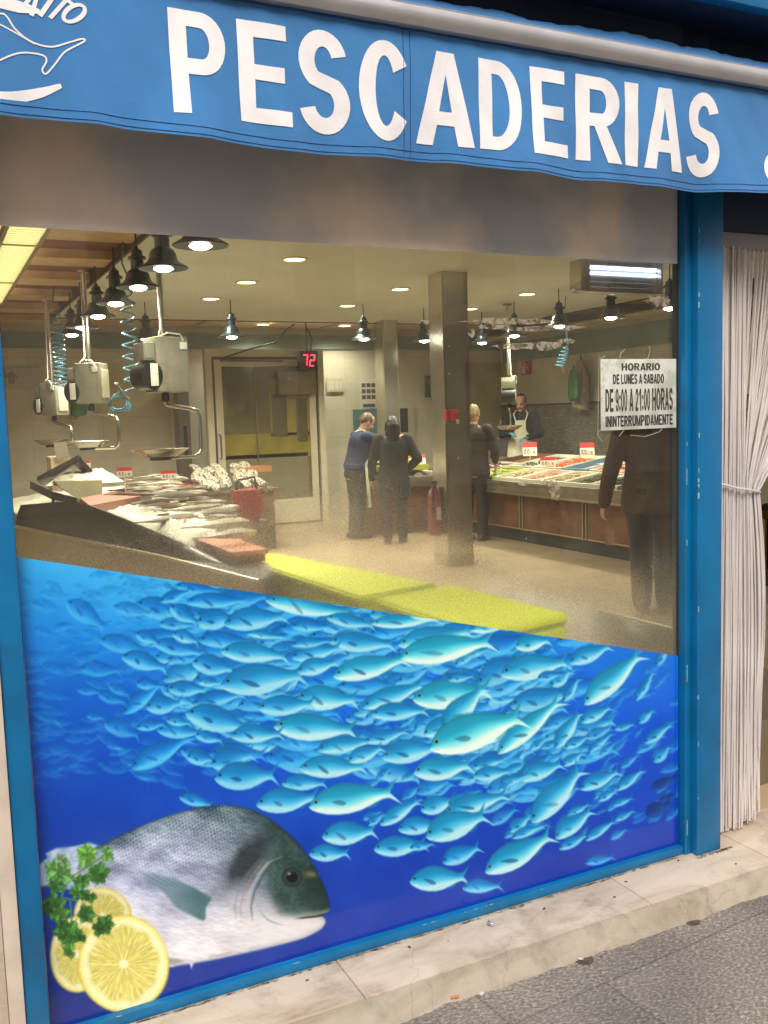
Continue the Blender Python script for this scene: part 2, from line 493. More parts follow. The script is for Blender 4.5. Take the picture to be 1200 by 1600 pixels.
# rough cement fillet along the foot of the step: an uneven bevelled strip
sk = MB()
def skirt(u, v):
    x = -0.9 + 3.23*u
    w = 0.012*mnoise.noise(Vector((x*5, 3, 0))) + 0.007*mnoise.noise(Vector((x*19, 8, 0)))
    y = [-0.2075, -0.2165-abs(w)*0.4, -0.246-w, -0.262-w*1.2][v_i(v)]
    z = [0.0535, 0.050-abs(w)*0.25, 0.016, -0.004][v_i(v)]
    return Vector((x, y, z))
def v_i(v): return int(round(v*3))
sk.grid(skirt, 420, 3)
sk.jitter(0.004, 30).jitter(0.0025, 90)
sk.build('mortar_skirt', M_cement, st, angle=60)

# grime gathered in the corner under the frame and along the foot of the step
for nm, y0, y1, z, x0, x1 in (('corner_grime', -0.044, -0.0242, 0.0556, 0.17, 2.10), ('post_grime', -0.085, -0.0556, 0.0557, 2.09, 2.26)):
    gb_ = MB()
    gb_.grid(lambda u, v: Vector((x0+(x1-x0)*u, y1+(y0-y1)*v*(0.35+0.65*abs(mnoise.noise(Vector((u*31, 2, 0))))), z)), 200, 3)
    gb_.build(nm, patchy('corner_grime', (0.045, 0.034, 0.024), 0.42, 0.62, 46, 0.85), st, smooth=False)

# stone pilaster left of the window
M_stone = mat('pink_beige_stone', (0.46, 0.38, 0.31), 0.7, var=0.14, scale=5, bump=0.25, bscale=70, dark=(0.34, 0.27, 0.21), dpos=(0.5, 0.7), dscale=4)
wl_ = thing('stone_pilaster', 'pinkish beige stone pilaster with a pale edge at the far left of the shopfront', 'wall', (-0.3, -0.05, 0))
z0 = 0.0
for z1 in (0.44, 0.86, 1.28, 1.70, 2.12, 2.6, 3.0):
    MB().box((-1.2, -0.062, z0+0.002), (0.078, 0.05, z1-0.002), 0.004).build('stone_block', M_stone, wl_)
    z0 = z1
MB().box((0.0782, -0.060, 0.055), (0.1125, 0.05, 3.0), 0.004).build('pale_edging', mat('pale_stone', (0.60, 0.52, 0.44), 0.6, var=0.1, scale=14), wl_)

# ------------------------------------------------------------------ shop window
wf = thing('shop_window', 'large shop window in a blue painted frame under the awning', 'window', (1.1, 0, 0.06))
MB().box((0.1135, -0.05, 0.0555), (0.163, 0.03, 2.40), 0.004).build('left_stile', M_blue, wf)
pp = MB()
pp.box((2.113, -0.055, 0.0555), (2.2145, 0.035, 2.36), 0.004)
pp.box((2.086, -0.030, 0.0556), (2.1127, 0.022, 2.36), 0.003)
pp.build('right_post', M_blue, wf)
MB().box((0.1632, -0.024, 0.0556), (2.0858, 0.06, 0.083), 0.004).build('bottom_rail', M_blue, wf)
MB().box((0.1632, -0.020, 2.45), (2.0858, 0.06, 2.62), 0.004).box((2.0860, 0.0, 2.3605), (2.2146, 0.06, 2.6198), 0.002).build('top_rail', M_blue_shade, wf)
MB().box((0.1634, -0.002, 0.0832), (0.167, 0.02, 2.449)).box((2.0822, -0.002, 0.0832), (2.0856, 0.02, 2.449)).build('rubber_gasket', M_dark, wf)
ch = MB()
for z, x, h in ((1.24, 2.0905, 0.05), (1.36, 2.0912, 0.012), (0.62, 2.092, 0.055), (0.12, 2.093, 0.05), (1.05, 2.091, 0.02)):
    ch.box((x, -0.0318, z), (x+0.003, -0.0306, z+h), 0.0004)
crs = random.Random(3)
for _ in range(22):
    z = crs.uniform(0.12, 2.0)
    if crs.random() < 0.6: ch.box((2.1128+crs.uniform(0.0, 0.004), -0.0562, z), (2.1128+crs.uniform(0.005, 0.007), -0.0548, z+crs.uniform(0.004, 0.018)), 0.0003)
    else: ch.box((2.2105, -0.0562, z), (2.2125+crs.uniform(0, 0.0015), -0.0548, z+crs.uniform(0.004, 0.03)), 0.0003)
for _ in range(10):
    x = crs.uniform(0.2, 2.05)
    ch.box((x, -0.0248, 0.081), (x+crs.uniform(0.004, 0.02), -0.0236, 0.0826), 0.0003)
ch.build('paint_chip', mat('bared_undercoat', (0.25, 0.33, 0.33), 0.7, var=0.3, scale=60), wf)

def glass_material():
    m = bpy.data.materials.new('dirty_shop_glass')
    m.use_nodes = True
    n, l = m.node_tree.nodes, m.node_tree.links
    n.clear()
    out = n.new('ShaderNodeOutputMaterial')
    tr = n.new('ShaderNodeBsdfTransparent'); tr.inputs['Color'].default_value = (0.88, 0.91, 0.83, 1)
    gl = n.new('ShaderNodeBsdfGlossy'); gl.inputs['Roughness'].default_value = 0.015
    lw = n.new('ShaderNodeLayerWeight'); lw.inputs['Blend'].default_value = 0.5
    pw = n.new('ShaderNodeMath'); pw.operation = 'POWER'; pw.inputs[1].default_value = 5.0
    l.new(lw.outputs['Facing'], pw.inputs[0])
    mr = n.new('ShaderNodeMapRange'); mr.inputs['To Min'].default_value = 0.085; mr.inputs['To Max'].default_value = 0.9
    l.new(pw.outputs['Value'], mr.inputs['Value'])
    clean = n.new('ShaderNodeMixShader')
    l.new(mr.outputs['Result'], clean.inputs['Fac']); l.new(tr.outputs['BSDF'], clean.inputs[1]); l.new(gl.outputs['BSDF'], clean.inputs[2])
    geo = n.new('ShaderNodeNewGeometry')
    sep = n.new('ShaderNodeSeparateXYZ'); l.new(geo.outputs['Position'], sep.inputs['Vector'])
    # condensation: thick at the foot of the pane, wandering upper limit
    noi = n.new('ShaderNodeTexNoise'); noi.inputs['Scale'].default_value = 2.6; noi.inputs['Detail'].default_value = 8; noi.inputs['Roughness'].default_value = 0.6
    l.new(geo.outputs['Position'], noi.inputs['Vector'])
    a1 = n.new('ShaderNodeMath'); a1.operation = 'MULTIPLY_ADD'; a1.inputs[1].default_value = 0.42
    l.new(noi.outputs['Fac'], a1.inputs[0]); l.new(sep.outputs['Z'], a1.inputs[2])
    # less of it towards the left edge
    lx = n.new('ShaderNodeMapRange'); lx.inputs['From Min'].default_value = 0.25; lx.inputs['From Max'].default_value = 0.95
    lx.inputs['To Min'].default_value = 0.13; lx.inputs['To Max'].default_value = 0.0
    l.new(sep.outputs['X'], lx.inputs['Value'])
    rx = n.new('ShaderNodeMapRange'); rx.inputs['From Min'].default_value = 1.08; rx.inputs['From Max'].default_value = 1.6
    rx.inputs['To Min'].default_value = 0.0; rx.inputs['To Max'].default_value = 0.33
    l.new(sep.outputs['X'], rx.inputs['Value'])
    a2 = n.new('ShaderNodeMath'); a2.operation = 'ADD'; l.new(a1.outputs['Value'], a2.inputs[0]); l.new(lx.outputs['Result'], a2.inputs[1])
    a3 = n.new('ShaderNodeMath'); a3.operation = 'ADD'; l.new(a2.outputs['Value'], a3.inputs[0]); l.new(rx.outputs['Result'], a3.inputs[1])
    fg = n.new('ShaderNodeMapRange'); fg.interpolation_type = 'SMOOTHSTEP'
    fg.inputs['From Min'].default_value = 1.36; fg.inputs['From Max'].default_value = 1.66
    fg.inputs['To Min'].default_value = 0.93; fg.inputs['To Max'].default_value = 0.0
    l.new(a3.outputs['Value'], fg.inputs['Value'])
    # break it into droplets
    dr = n.new('ShaderNodeTexNoise'); dr.inputs['Scale'].default_value = 210; dr.inputs['Detail'].default_value = 3
    l.new(geo.outputs['Position'], dr.inputs['Vector'])
    dm = n.new('ShaderNodeMapRange'); dm.inputs['From Min'].default_value = 0.38; dm.inputs['From Max'].default_value = 0.60
    dm.inputs['To Min'].default_value = 0.62; dm.inputs['To Max'].default_value = 1.05
    l.new(dr.outputs['Fac'], dm.inputs['Value'])
    fm = n.new('ShaderNodeMath'); fm.operation = 'MULTIPLY'; fm.use_clamp = True
    l.new(fg.outputs['Result'], fm.inputs[0]); l.new(dm.outputs['Result'], fm.inputs[1])
    rf = n.new('ShaderNodeBsdfRefraction'); rf.inputs['IOR'].default_value = 1.035; rf.inputs['Roughness'].default_value = 0.55
    rf.inputs['Color'].default_value = (0.97, 0.96, 0.90, 1)
    df = n.new('ShaderNodeBsdfDiffuse'); df.inputs['Color'].default_value = (0.6, 0.55, 0.45, 1)
    tl = n.new('ShaderNodeBsdfTranslucent'); tl.inputs['Color'].default_value = (0.8, 0.75, 0.6, 1)
    dt = n.new('ShaderNodeMixShader'); dt.inputs['Fac'].default_value = 0.6
    l.new(df.outputs['BSDF'], dt.inputs[1]); l.new(tl.outputs['BSDF'], dt.inputs[2])
    fog = n.new('ShaderNodeMixShader'); fog.inputs['Fac'].default_value = 0.26
    ft = n.new('ShaderNodeBsdfTransparent'); ft.inputs['Color'].default_value = (0.95, 0.94, 0.86, 1)
    fr_ = n.new('ShaderNodeMixShader'); fr_.inputs['Fac'].default_value = 0.48
    l.new(rf.outputs['BSDF'], fr_.inputs[1]); l.new(ft.outputs['BSDF'], fr_.inputs[2])
    l.new(fr_.outputs['Shader'], fog.inputs[1]); l.new(dt.outputs['Shader'], fog.inputs[2])
    mf = n.new('ShaderNodeMixShader')
    l.new(fm.outputs['Value'], mf.inputs['Fac']); l.new(clean.outputs['Shader'], mf.inputs[1]); l.new(fog.outputs['Shader'], mf.inputs[2])
    # dust film and dried specks all over the pane
    vo = n.new('ShaderNodeTexVoronoi'); vo.inputs['Scale'].default_value = 46
    l.new(geo.outputs['Position'], vo.inputs['Vector'])
    sc = n.new('ShaderNodeSeparateColor'); l.new(vo.outputs['Color'], sc.inputs['Color'])
    rr = n.new('ShaderNodeMapRange'); rr.inputs['From Min'].default_value = 0.78; rr.inputs['From Max'].default_value = 1.0
    rr.inputs['To Min'].default_value = 0.0; rr.inputs['To Max'].default_value = 0.105
    l.new(sc.outputs['Red'], rr.inputs['Value'])
    lt = n.new('ShaderNodeMath'); lt.operation = 'LESS_THAN'; l.new(vo.outputs['Distance'], lt.inputs[0]); l.new(rr.outputs['Result'], lt.inputs[1])
    film = n.new('ShaderNodeTexNoise'); film.inputs['Scale'].default_value = 6; film.inputs['Detail'].default_value = 9; film.inputs['Roughness'].default_value = 0.7
    mpf = n.new('ShaderNodeMapping'); mpf.inputs['Scale'].default_value = (1.6, 1, 0.6)
    l.new(geo.outputs['Position'], mpf.inputs['Vector']); l.new(mpf.outputs['Vector'], film.inputs['Vector'])
    fl = n.new('ShaderNodeMapRange'); fl.inputs['From Min'].default_value = 0.4; fl.inputs['From Max'].default_value = 0.75
    fl.inputs['To Min'].default_value = 0.026; fl.inputs['To Max'].default_value = 0.10
    l.new(film.outputs['Fac'], fl.inputs['Value'])
    mxs = n.new('ShaderNodeMath'); mxs.operation = 'MULTIPLY_ADD'; mxs.inputs[1].default_value = 0.5; mxs.use_clamp = True
    l.new(lt.outputs['Value'], mxs.inputs[0]); l.new(fl.outputs['Result'], mxs.inputs[2])
    fin = n.new('ShaderNodeMixShader')
    dd = n.new('ShaderNodeMixShader'); dd.inputs['Fac'].default_value = 0.4
    d2 = n.new('ShaderNodeBsdfDiffuse'); d2.inputs['Color'].default_value = (0.52, 0.47, 0.36, 1)
    t2 = n.new('ShaderNodeBsdfTranslucent'); t2.inputs['Color'].default_value = (0.7, 0.65, 0.5, 1)
    l.new(d2.outputs['BSDF'], dd.inputs[1]); l.new(t2.outputs['BSDF'], dd.inputs[2])
    l.new(mxs.outputs['Value'], fin.inputs['Fac']); l.new(mf.outputs['Shader'], fin.inputs[1]); l.new(dd.outputs['Shader'], fin.inputs[2])
    l.new(fin.outputs['Shader'], out.inputs['Surface'])
    return m
MB().quad((0.166, 0.004, 0.083), (2.084, 0.004, 0.083), (2.084, 0.004, 2.45), (0.166, 0.004, 2.45)).build('glass_pane', glass_material(), wf, smooth=False)
# grey film on the upper part of the pane
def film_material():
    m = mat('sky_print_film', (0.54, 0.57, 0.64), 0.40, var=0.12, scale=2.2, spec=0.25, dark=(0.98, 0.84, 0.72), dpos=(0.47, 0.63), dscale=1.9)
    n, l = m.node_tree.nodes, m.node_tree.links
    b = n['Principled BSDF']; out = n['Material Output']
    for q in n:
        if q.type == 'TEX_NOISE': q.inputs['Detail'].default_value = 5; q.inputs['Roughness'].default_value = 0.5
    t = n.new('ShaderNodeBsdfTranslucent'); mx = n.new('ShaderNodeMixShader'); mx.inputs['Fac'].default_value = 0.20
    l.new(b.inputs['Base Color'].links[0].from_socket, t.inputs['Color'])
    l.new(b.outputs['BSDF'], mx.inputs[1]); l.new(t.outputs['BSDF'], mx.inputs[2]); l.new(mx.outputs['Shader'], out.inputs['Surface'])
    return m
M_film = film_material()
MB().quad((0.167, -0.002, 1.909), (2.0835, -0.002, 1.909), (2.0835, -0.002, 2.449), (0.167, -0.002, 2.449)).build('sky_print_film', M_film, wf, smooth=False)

# peeling remains of old stickers on the glass
M_glue = patchy('sticker_glue', (0.40, 0.35, 0.26), 0.44, 0.56, 34, 0.75)
gm_ = MB()
def blob(cx, cy, rx, ry, seed, n=26, rough=0.35):
    pts = []
    for i in range(n):
        a = 2*PI*i/n
        k = 1 + rough*mnoise.noise(Vector((math.cos(a)*2.2+seed, math.sin(a)*2.2, seed*1.7))) + 0.2*random.uniform(-1, 1)
        p = P(cx+rx*k*math.cos(a), cy+ry*k*math.sin(a), Y=-0.001)
        pts.append(p)
    gm_.slab(pts, (0, 0.0012, 0))
for a in ((800, 502, 68, 5), (770, 511, 30, 3.6), (830, 514, 44, 3.5), (872, 512, 50, 4), (850, 540, 40, 6.5), (800, 541, 26, 5), (885, 533, 14, 4), (1030, 471, 20, 9), (737, 520, 5, 7),
          (868, 768, 9, 15), (862, 757, 7, 6), (852, 754, 5, 4), (819, 756, 9, 3), (655, 742, 7, 4), (664, 504, 8, 4)):
    blob(a[0], a[1], a[2], a[3], a[0]*0.37)
gm_.build('glue_residue', M_glue, wf, smooth=False)

# ------------------------------------------------------------------ opening hours card
sg = thing('opening_hours_sign', 'white card with black opening hours stuck on the right of the window glass', 'sign', P(997, 615, Y=-0.004))
c0, c1 = P(938, 561, Y=-0.004), P(1056, 668, Y=-0.004)
SX0, SX1, SZ1, SZ0 = c0.x, c1.x, c0.z, c1.z
MB().box((SX0, -0.006, SZ0), (SX1, -0.002, SZ1), 0.0008).build('card', mat('off_white_card', (0.60, 0.62, 0.56), 0.55, var=0.06, scale=22, dark=(0.45, 0.48, 0.42), dpos=(0.5, 0.56), dscale=14), sg)
M_ink = mat('black_ink', (0.014, 0.012, 0.008), 0.5)
M_ink2 = mat('brown_black_ink', (0.045, 0.04, 0.02), 0.5)
for body, u0, u1, v0, v1, mm, st_ in (('HORARIO', 0.26, 0.78, 0.06, 0.16, M_ink2, 0.30), ('DE LUNES A SABADO', 0.15, 0.83, 0.215, 0.35, M_ink, 0.33),
                                 ('DE 9:00 A 21:00 HORAS', 0.05, 0.95, 0.42, 0.735, M_ink2, 0.31), ('ININTERRUMPIDAMENTE', 0.05, 0.95, 0.80, 0.95, M_ink, 0.33)):
    t = text_bm(body, st_)
    w, h = SX1-SX0, SZ1-SZ0
    for v in t.verts: v.co = Vector((SX0+w*(u0+(u1-u0)*v.co.x), -0.0068+v.co.z, SZ1-h*(v1-(v1-v0)*v.co.y)))
    MB().add(t).build('lettering', mm, sg, smooth=False)
for a in (((936, 556), (934, 680), (941, 690)), ((938, 560), (946, 556)), ((985, 680), (1008, 682), (1030, 675), (1036, 668)), ((968, 560), (970, 552), (977, 545)), ((1012, 561), (1016, 548), (1014, 540)), ((934, 675), (944, 668)), ((975, 672), (967, 682))):
    MB().tube([P(x, y, Y=-0.004) for x, y in a], 0.0007, 5).build('tape_strand', mat('yellowed_tape', (0.55, 0.5, 0.38), 0.4), sg)

# ------------------------------------------------------------------ the houses across the street, which hold the low sky off the shopfront
M_oppw = mat('beige_render', (0.52, 0.48, 0.41), 0.85, var=0.12, scale=0.6)
M_oppg = mat('dark_house_glass', (0.03, 0.035, 0.04), 0.1)
ob_ = thing('apartment_house', 'beige apartment house across the street behind the viewer, reflected in the shop glass', 'house', (2, -15, 0))
MB().box((-22, -22, 0), (26, -15, 11.5)).build('wall', M_oppw, ob_, smooth=False)
MB().box((-22.3, -22, 11.502), (26.3, -14.6, 11.9)).build('roof', mat('brown_roof', (0.12, 0.07, 0.05), 0.8), ob_, smooth=False)
for i in range(12):
    for j in range(4):
        x = -20+i*3.8
        w_ = MB().box((x, -15.02, 0.9+j*2.9), (x+1.3, -14.98, 2.6+j*2.9)).build('window', M_oppw if False else M_oppg, ob_, smooth=False)
# ------------------------------------------------------------------ awning
def fabric_material():
    m = mat('awning_fabric', (0.040, 0.215, 0.53), 0.75, var=0.15, scale=4, dark=(0.035, 0.19, 0.46), dpos=(0.52, 0.8), dscale=2.5)
    n, l = m.node_tree.nodes, m.node_tree.links
    b = n['Principled BSDF']
    b.inputs['Sheen Weight'].default_value = 0.1
    tc = n.new('ShaderNodeTexCoord')
    w1 = n.new('ShaderNodeTexWave'); w1.inputs['Scale'].default_value = 230; w1.bands_direction = 'X'
    w2 = n.new('ShaderNodeTexWave'); w2.inputs['Scale'].default_value = 230; w2.bands_direction = 'Z'
    l.new(tc.outputs['Object'], w1.inputs['Vector']); l.new(tc.outputs['Object'], w2.inputs['Vector'])
    mm = n.new('ShaderNodeMath'); mm.operation = 'ADD'
    l.new(w1.outputs['Fac'], mm.inputs[0]); l.new(w2.outputs['Fac'], mm.inputs[1])
    cr = n.new('ShaderNodeTexNoise'); cr.inputs['Scale'].default_value = 9; cr.inputs['Detail'].default_value = 4; cr.inputs['Distortion'].default_value = 1.5
    l.new(tc.outputs['Object'], cr.inputs['Vector'])
    m2 = n.new('ShaderNodeMath'); m2.operation = 'MULTIPLY_ADD'; m2.inputs[1].default_value = 9.0
    l.new(cr.outputs['Fac'], m2.inputs[0]); l.new(mm.outputs['Value'], m2.inputs[2])
    bp = n.new('ShaderNodeBump'); bp.inputs['Strength'].default_value = 0.40; bp.inputs['Distance'].default_value = 0.004
    l.new(m2.outputs['Value'], bp.inputs['Height']); l.new(bp.outputs['Normal'], b.inputs['Normal'])
    return m
M_fab = fabric_material()
VY = -0.20
VQ = (2.2+VY)/1.9
def vz(z): return CAM[2]+(z-CAM[2])*VQ
BX = [-2.5, 0.17, 0.34, 0.525, 0.729, 0.953, 1.115, 1.289, 1.475, 1.675, 1.892, 2.126, 3.2]
BZ = [2.05, 2.052, 2.053, 2.041, 2.038, 2.045, 2.050, 2.043, 2.039, 2.044, 2.044, 2.053, 2.05]
BX = [q*VQ for q in BX]
BZ = [vz(q) for q in BZ]
VT = vz(2.335)
def val_y(x, z):
    """hang of the valance: shallow folds that grow towards the free edge"""
    k = max(0.0, min(1.0, (VT-z)/0.3))
    f = 0.010*math.sin(x*7.1+0.6) + 0.006*math.sin(x*15.7+2.0) + 0.004*math.sin(x*29+1)
    return VY + f*k*k*1.2 + 0.0012*math.sin(x*60+z*40)
def val_pt(x, t):
    zb = float(np.interp(x, BX, BZ))
    z = zb + (VT-zb)*t
    return Vector((x, val_y(x, z), z))
aw = thing('awning', 'blue fabric awning with white lettering on its hanging valance and a grey front bar', 'awning', (1.0, -0.1, 2.3))
A0, A1 = -2.4, 3.1
va = MB()
va.grid(lambda u, v: val_pt(A0+(A1-A0)*u, v), 420, 20)
va.grid(lambda u, v: val_pt(A0+(A1-A0)*u, v)+Vector((0, 0.0016, 0)), 420, 20)
va.grid(lambda u, v: val_pt(A0+(A1-A0)*u, v*0.1)+Vector((0, -0.0012, -0.0015)), 420, 3)     # folded hem
va.build('valance', M_fab, aw)
M_stitch = mat('dark_blue_thread', (0.012, 0.06, 0.2), 0.8)
stt = MB()
for dz in (0.020, 0.0045):
    stt.tube([(x, val_y(x, np.interp(x, BX, BZ)+dz)-0.0016, float(np.interp(x, BX, BZ))+dz) for x in np.linspace(A0, A1, 260)], 0.0009, 4)
for sx in (1.008*VQ, -0.6, 2.72):
    for d in (0.0, 0.018):
        stt.tube([(sx+d, val_y(sx+d, z)-0.001, z) for z in np.linspace(vz(2.05), VT, 24)], 0.0009, 4)
stt.tube([(x, val_y(x, VT-0.012)-0.002, VT-0.012) for x in np.linspace(A0, A1, 120)], 0.0035, 5)
stt.build('stitching', M_stitch, aw)
# lettering, glyph by glyph where each stands on the valance
M_letter = mat('white_vinyl_lettering', (0.78, 0.78, 0.79), 0.55, var=0.06, scale=11, dark=(0.66, 0.66, 0.68), dpos=(0.52, 0.75), dscale=9)
LT, LB = vz(2.286), vz(2.085)
def lay_on_valance(t, off=-0.0012, cuts=0.03):
    bmesh.ops.triangulate(t, faces=t.faces[:])
    for _ in range(4):
        e = [e for e in t.edges if e.calc_length() > cuts]
        if not e: break
        bmesh.ops.subdivide_edges(t, edges=e, cuts=1)
        bmesh.ops.triangulate(t, faces=[f for f in t.faces if len(f.verts) > 3])
    for v in t.verts: v.co.y = val_y(v.co.x, v.co.z)+off+v.co.y
    return t
for chx, xa, xb in (('P', 265, 352), ('E', 372, 454), ('S', 466, 546), ('C', 561, 642), ('A', 652, 740), ('D', 748, 813), ('E', 828, 886),
                    ('R', 899, 969), ('I', 976, 997), ('A', 1007, 1070), ('S', 1076, 1125), ('&', 1191, 1262)):
    ym = 100 + (xa-305)*0.14
    p0, p1 = P(xa, ym, Y=VY).x, P(xb, ym, Y=VY).x
    t = text_bm(chx, 0.305, 0.152)
    d = 0.003 if chx in 'SC' else 0.0
    lo = 0.0
    if chx == '&': lo = 0.02
    for v in t.verts: v.co = Vector((p0+(p1-p0)*v.co.x, v.co.z, LB-d-lo+(LT-LB+2*d)*v.co.y))
    MB().add(lay_on_valance(t)).build('lettering', M_letter, aw, smooth=False)
# part of the round fish emblem that shows at the left
def stroke(pts, w):
    """white line of varying width through photo points lying on the valance"""
    t = bmesh.new()
    q = [Vector((p.x, 0.0, p.z)) for p in (P(x, y, Y=VY) for x, y in pts)]
    # smooth with Catmull-Rom
    sm = []; ws = []
    for i in range(len(q)-1):
        a, b, c, d = q[max(i-1, 0)], q[i], q[i+1], q[min(i+2, len(q)-1)]
        for k in range(6):
            s = k/6
            sm.append(0.5*((2*b)+(c-a)*s+(2*a-5*b+4*c-d)*s*s+(3*b-a-3*c+d)*s**3)); ws.append(w[i]+(w[i+1]-w[i])*s)
    sm.append(q[-1]); ws.append(w[-1])
    L = []; R = []
    for i, p in enumerate(sm):
        d = sm[min(i+1, len(sm)-1)]-sm[max(i-1, 0)]
        nn = Vector((-d.z, 0, d.x)).normalized()*ws[i]
        L.append(t.verts.new(p+nn)); R.append(t.verts.new(p-nn))
    for i in range(len(sm)-1): t.faces.new((L[i], L[i+1], R[i+1], R[i]))
    return lay_on_valance(t)
h = lambda pts: [(x/2, y/2) for x, y in pts]
MB().add(stroke(h([(-60, 60), (0, 42), (22, 52), (50, 92), (100, 130), (160, 146), (215, 132), (255, 122), (262, 130), (205, 160), (172, 200), (145, 228), (133, 215), (146, 188), (130, 170), (66, 163), (0, 188), (-80, 230)]), [0.0016]*18)).build('fish_outline', M_letter, aw, smooth=False)
MB().add(stroke(h([(-70, 50), (0, 76), (50, 102), (108, 136)]), [0.0014]*4)).build('fish_outline', M_letter, aw, smooth=False)
MB().add(stroke(h([(-120, 270), (-40, 296), (20, 302), (75, 298), (130, 286), (192, 266)]), [0.004, 0.010, 0.0105, 0.0105, 0.009, 0.004])).build('swoosh', M_letter, aw, smooth=False)
MB().add(stroke(h([(-60, -10), (0, 8), (60, 22), (124, 36)]), [0.004, 0.010, 0.011, 0.004])).build('swoosh', M_letter, aw, smooth=False)
for c, cx, cy, ang, sw, sh in (('C', 14, -14, 2, 17, 36), ('A', 50, 2, 12, 20, 36), ('I', 74, 8, 18, 6, 36), ('T', 92, 13, 24, 20, 36), ('O', 116, 21, 34, 22, 36)):
    t = text_bm(c, 0.26, 0.13)
    p = P(cx, cy, Y=VY)
    s = (p-Vector(CAM)).length/FPX
    a = math.radians(-ang-8)
    for v in t.verts:
        x, y = (v.co.x-0.5)*sw*s, (v.co.y-0.5)*sh*s
        x += 0.15*y
        v.co = Vector((p.x+x*math.cos(a)-y*math.sin(a), v.co.z, p.z+x*math.sin(a)+y*math.cos(a)))
    MB().add(lay_on_valance(t)).build('lettering', M_letter, aw, smooth=False)
# front bar: half-round aluminium profile, its groove, and the fabric coming over it
fb = MB()
prof = [(-0.006, 2.322), (-0.030, 2.326), (-0.038, 2.338), (-0.040, 2.352), (-0.036, 2.366), (-0.026, 2.374), (-0.020, 2.3745), (-0.018, 2.378), (-0.006, 2.380), (0.012, 2.372), (0.016, 2.345), (0.012, 2.326)]
for x0, x1 in ((A0-0.02, A1+0.02),):
    a = [fb.bm.verts.new((x0, VY+0.012+p[0], vz(p[1]))) for p in prof]; b = [fb.bm.verts.new((x1, VY+0.012+p[0], vz(p[1]))) for p in prof]
    for i in range(len(prof)): fb.bm.faces.new((a[i], a[(i+1) % len(prof)], b[(i+1) % len(prof)], b[i]))
    fb.bm.faces.new(a[::-1]); fb.bm.faces.new(b)
fb.build('front_bar', M_alu, aw, angle=30)
cv = MB()
def canvas_pt(u, v):
    x = A0+(A1-A0)*u
    pts = [(VY+0.016, vz(2.374)), (VY+0.05, vz(2.374)+0.026), (VY+0.085, vz(2.374)+0.066), (VY+0.12, vz(2.374)+0.068), (VY+0.17, vz(2.374)+0.05)]
    k = v*(len(pts)-1); i = min(int(k), len(pts)-2); f = k-i
    return Vector((x, pts[i][0]*(1-f)+pts[i+1][0]*f, pts[i][1]*(1-f)+pts[i+1][1]*f + (0.008*mnoise.noise(Vector((x*9, v*3, 0)))+0.004*mnoise.noise(Vector((x*40, v*3, 5))) if 0.4 < v < 0.8 else 0)))
cv.grid(canvas_pt, 500, 8)
cv.build('rolled_canvas', M_fab, aw)
# fascia above the window and box over it
fa = thing('fascia_box', 'blue fascia and awning box above the shopfront, its shade painted dark navy', 'fascia', (1.0, 0.1, 2.8))
MB().box((-2.5, -0.012, 2.6202), (5.5, 0.10, 3.4), 0.003).build('fascia_board', M_blue_shade, fa)
MB().box((2.2148, 0.0, 2.019), (5.5, 0.06, 2.62), 0.003).build('door_lintel', M_blue_shade, fa)
lz = P(1130, 0, Y=-0.21).z
MB().box((-2.5, -0.18, lz), (5.5, -0.0125, lz+0.1), 0.006).build('box_lid', M_blue_shade, fa)
MB().box((-2.5, -0.22, lz-0.004), (5.5, -0.1805, lz+0.12), 0.006).build('front_edge', M_blue, fa)

# ------------------------------------------------------------------ strip curtain in the doorway
M_strip = mat('clear_pale_pvc', (0.80, 0.77, 0.765), 0.25, var=0.16, scale=3, spec=0.7)
def _translucent(m, col, f):
    n, l = m.node_tree.nodes, m.node_tree.links
    t = n.new('ShaderNodeBsdfTranslucent'); t.inputs['Color'].default_value = col+(1,)
    mx = n.new('ShaderNodeMixShader'); mx.inputs['Fac'].default_value = f
    l.new(n['Principled BSDF'].outputs['BSDF'], mx.inputs[1]); l.new(t.outputs['BSDF'], mx.inputs[2])
    l.new(mx.outputs['Shader'], n['Material Output'].inputs['Surface'])
_translucent(M_strip, (0.86, 0.81, 0.78), 0.38)
sc_ = thing('strip_curtain', 'pale plastic string curtain tied back beside the blue door post', 'curtain', (2.45, 0.03, 2.05))
MB().box((2.225, 0.012, 1.970), (3.25, 0.048, 2.0185), 0.003).build('header_rail', mat('grey_pvc', (0.30, 0.29, 0.30), 0.5, var=0.1), sc_)
tieP = P(1181, 766, Y=0.03)
tz = tieP.z
N = 196
mass = MB()
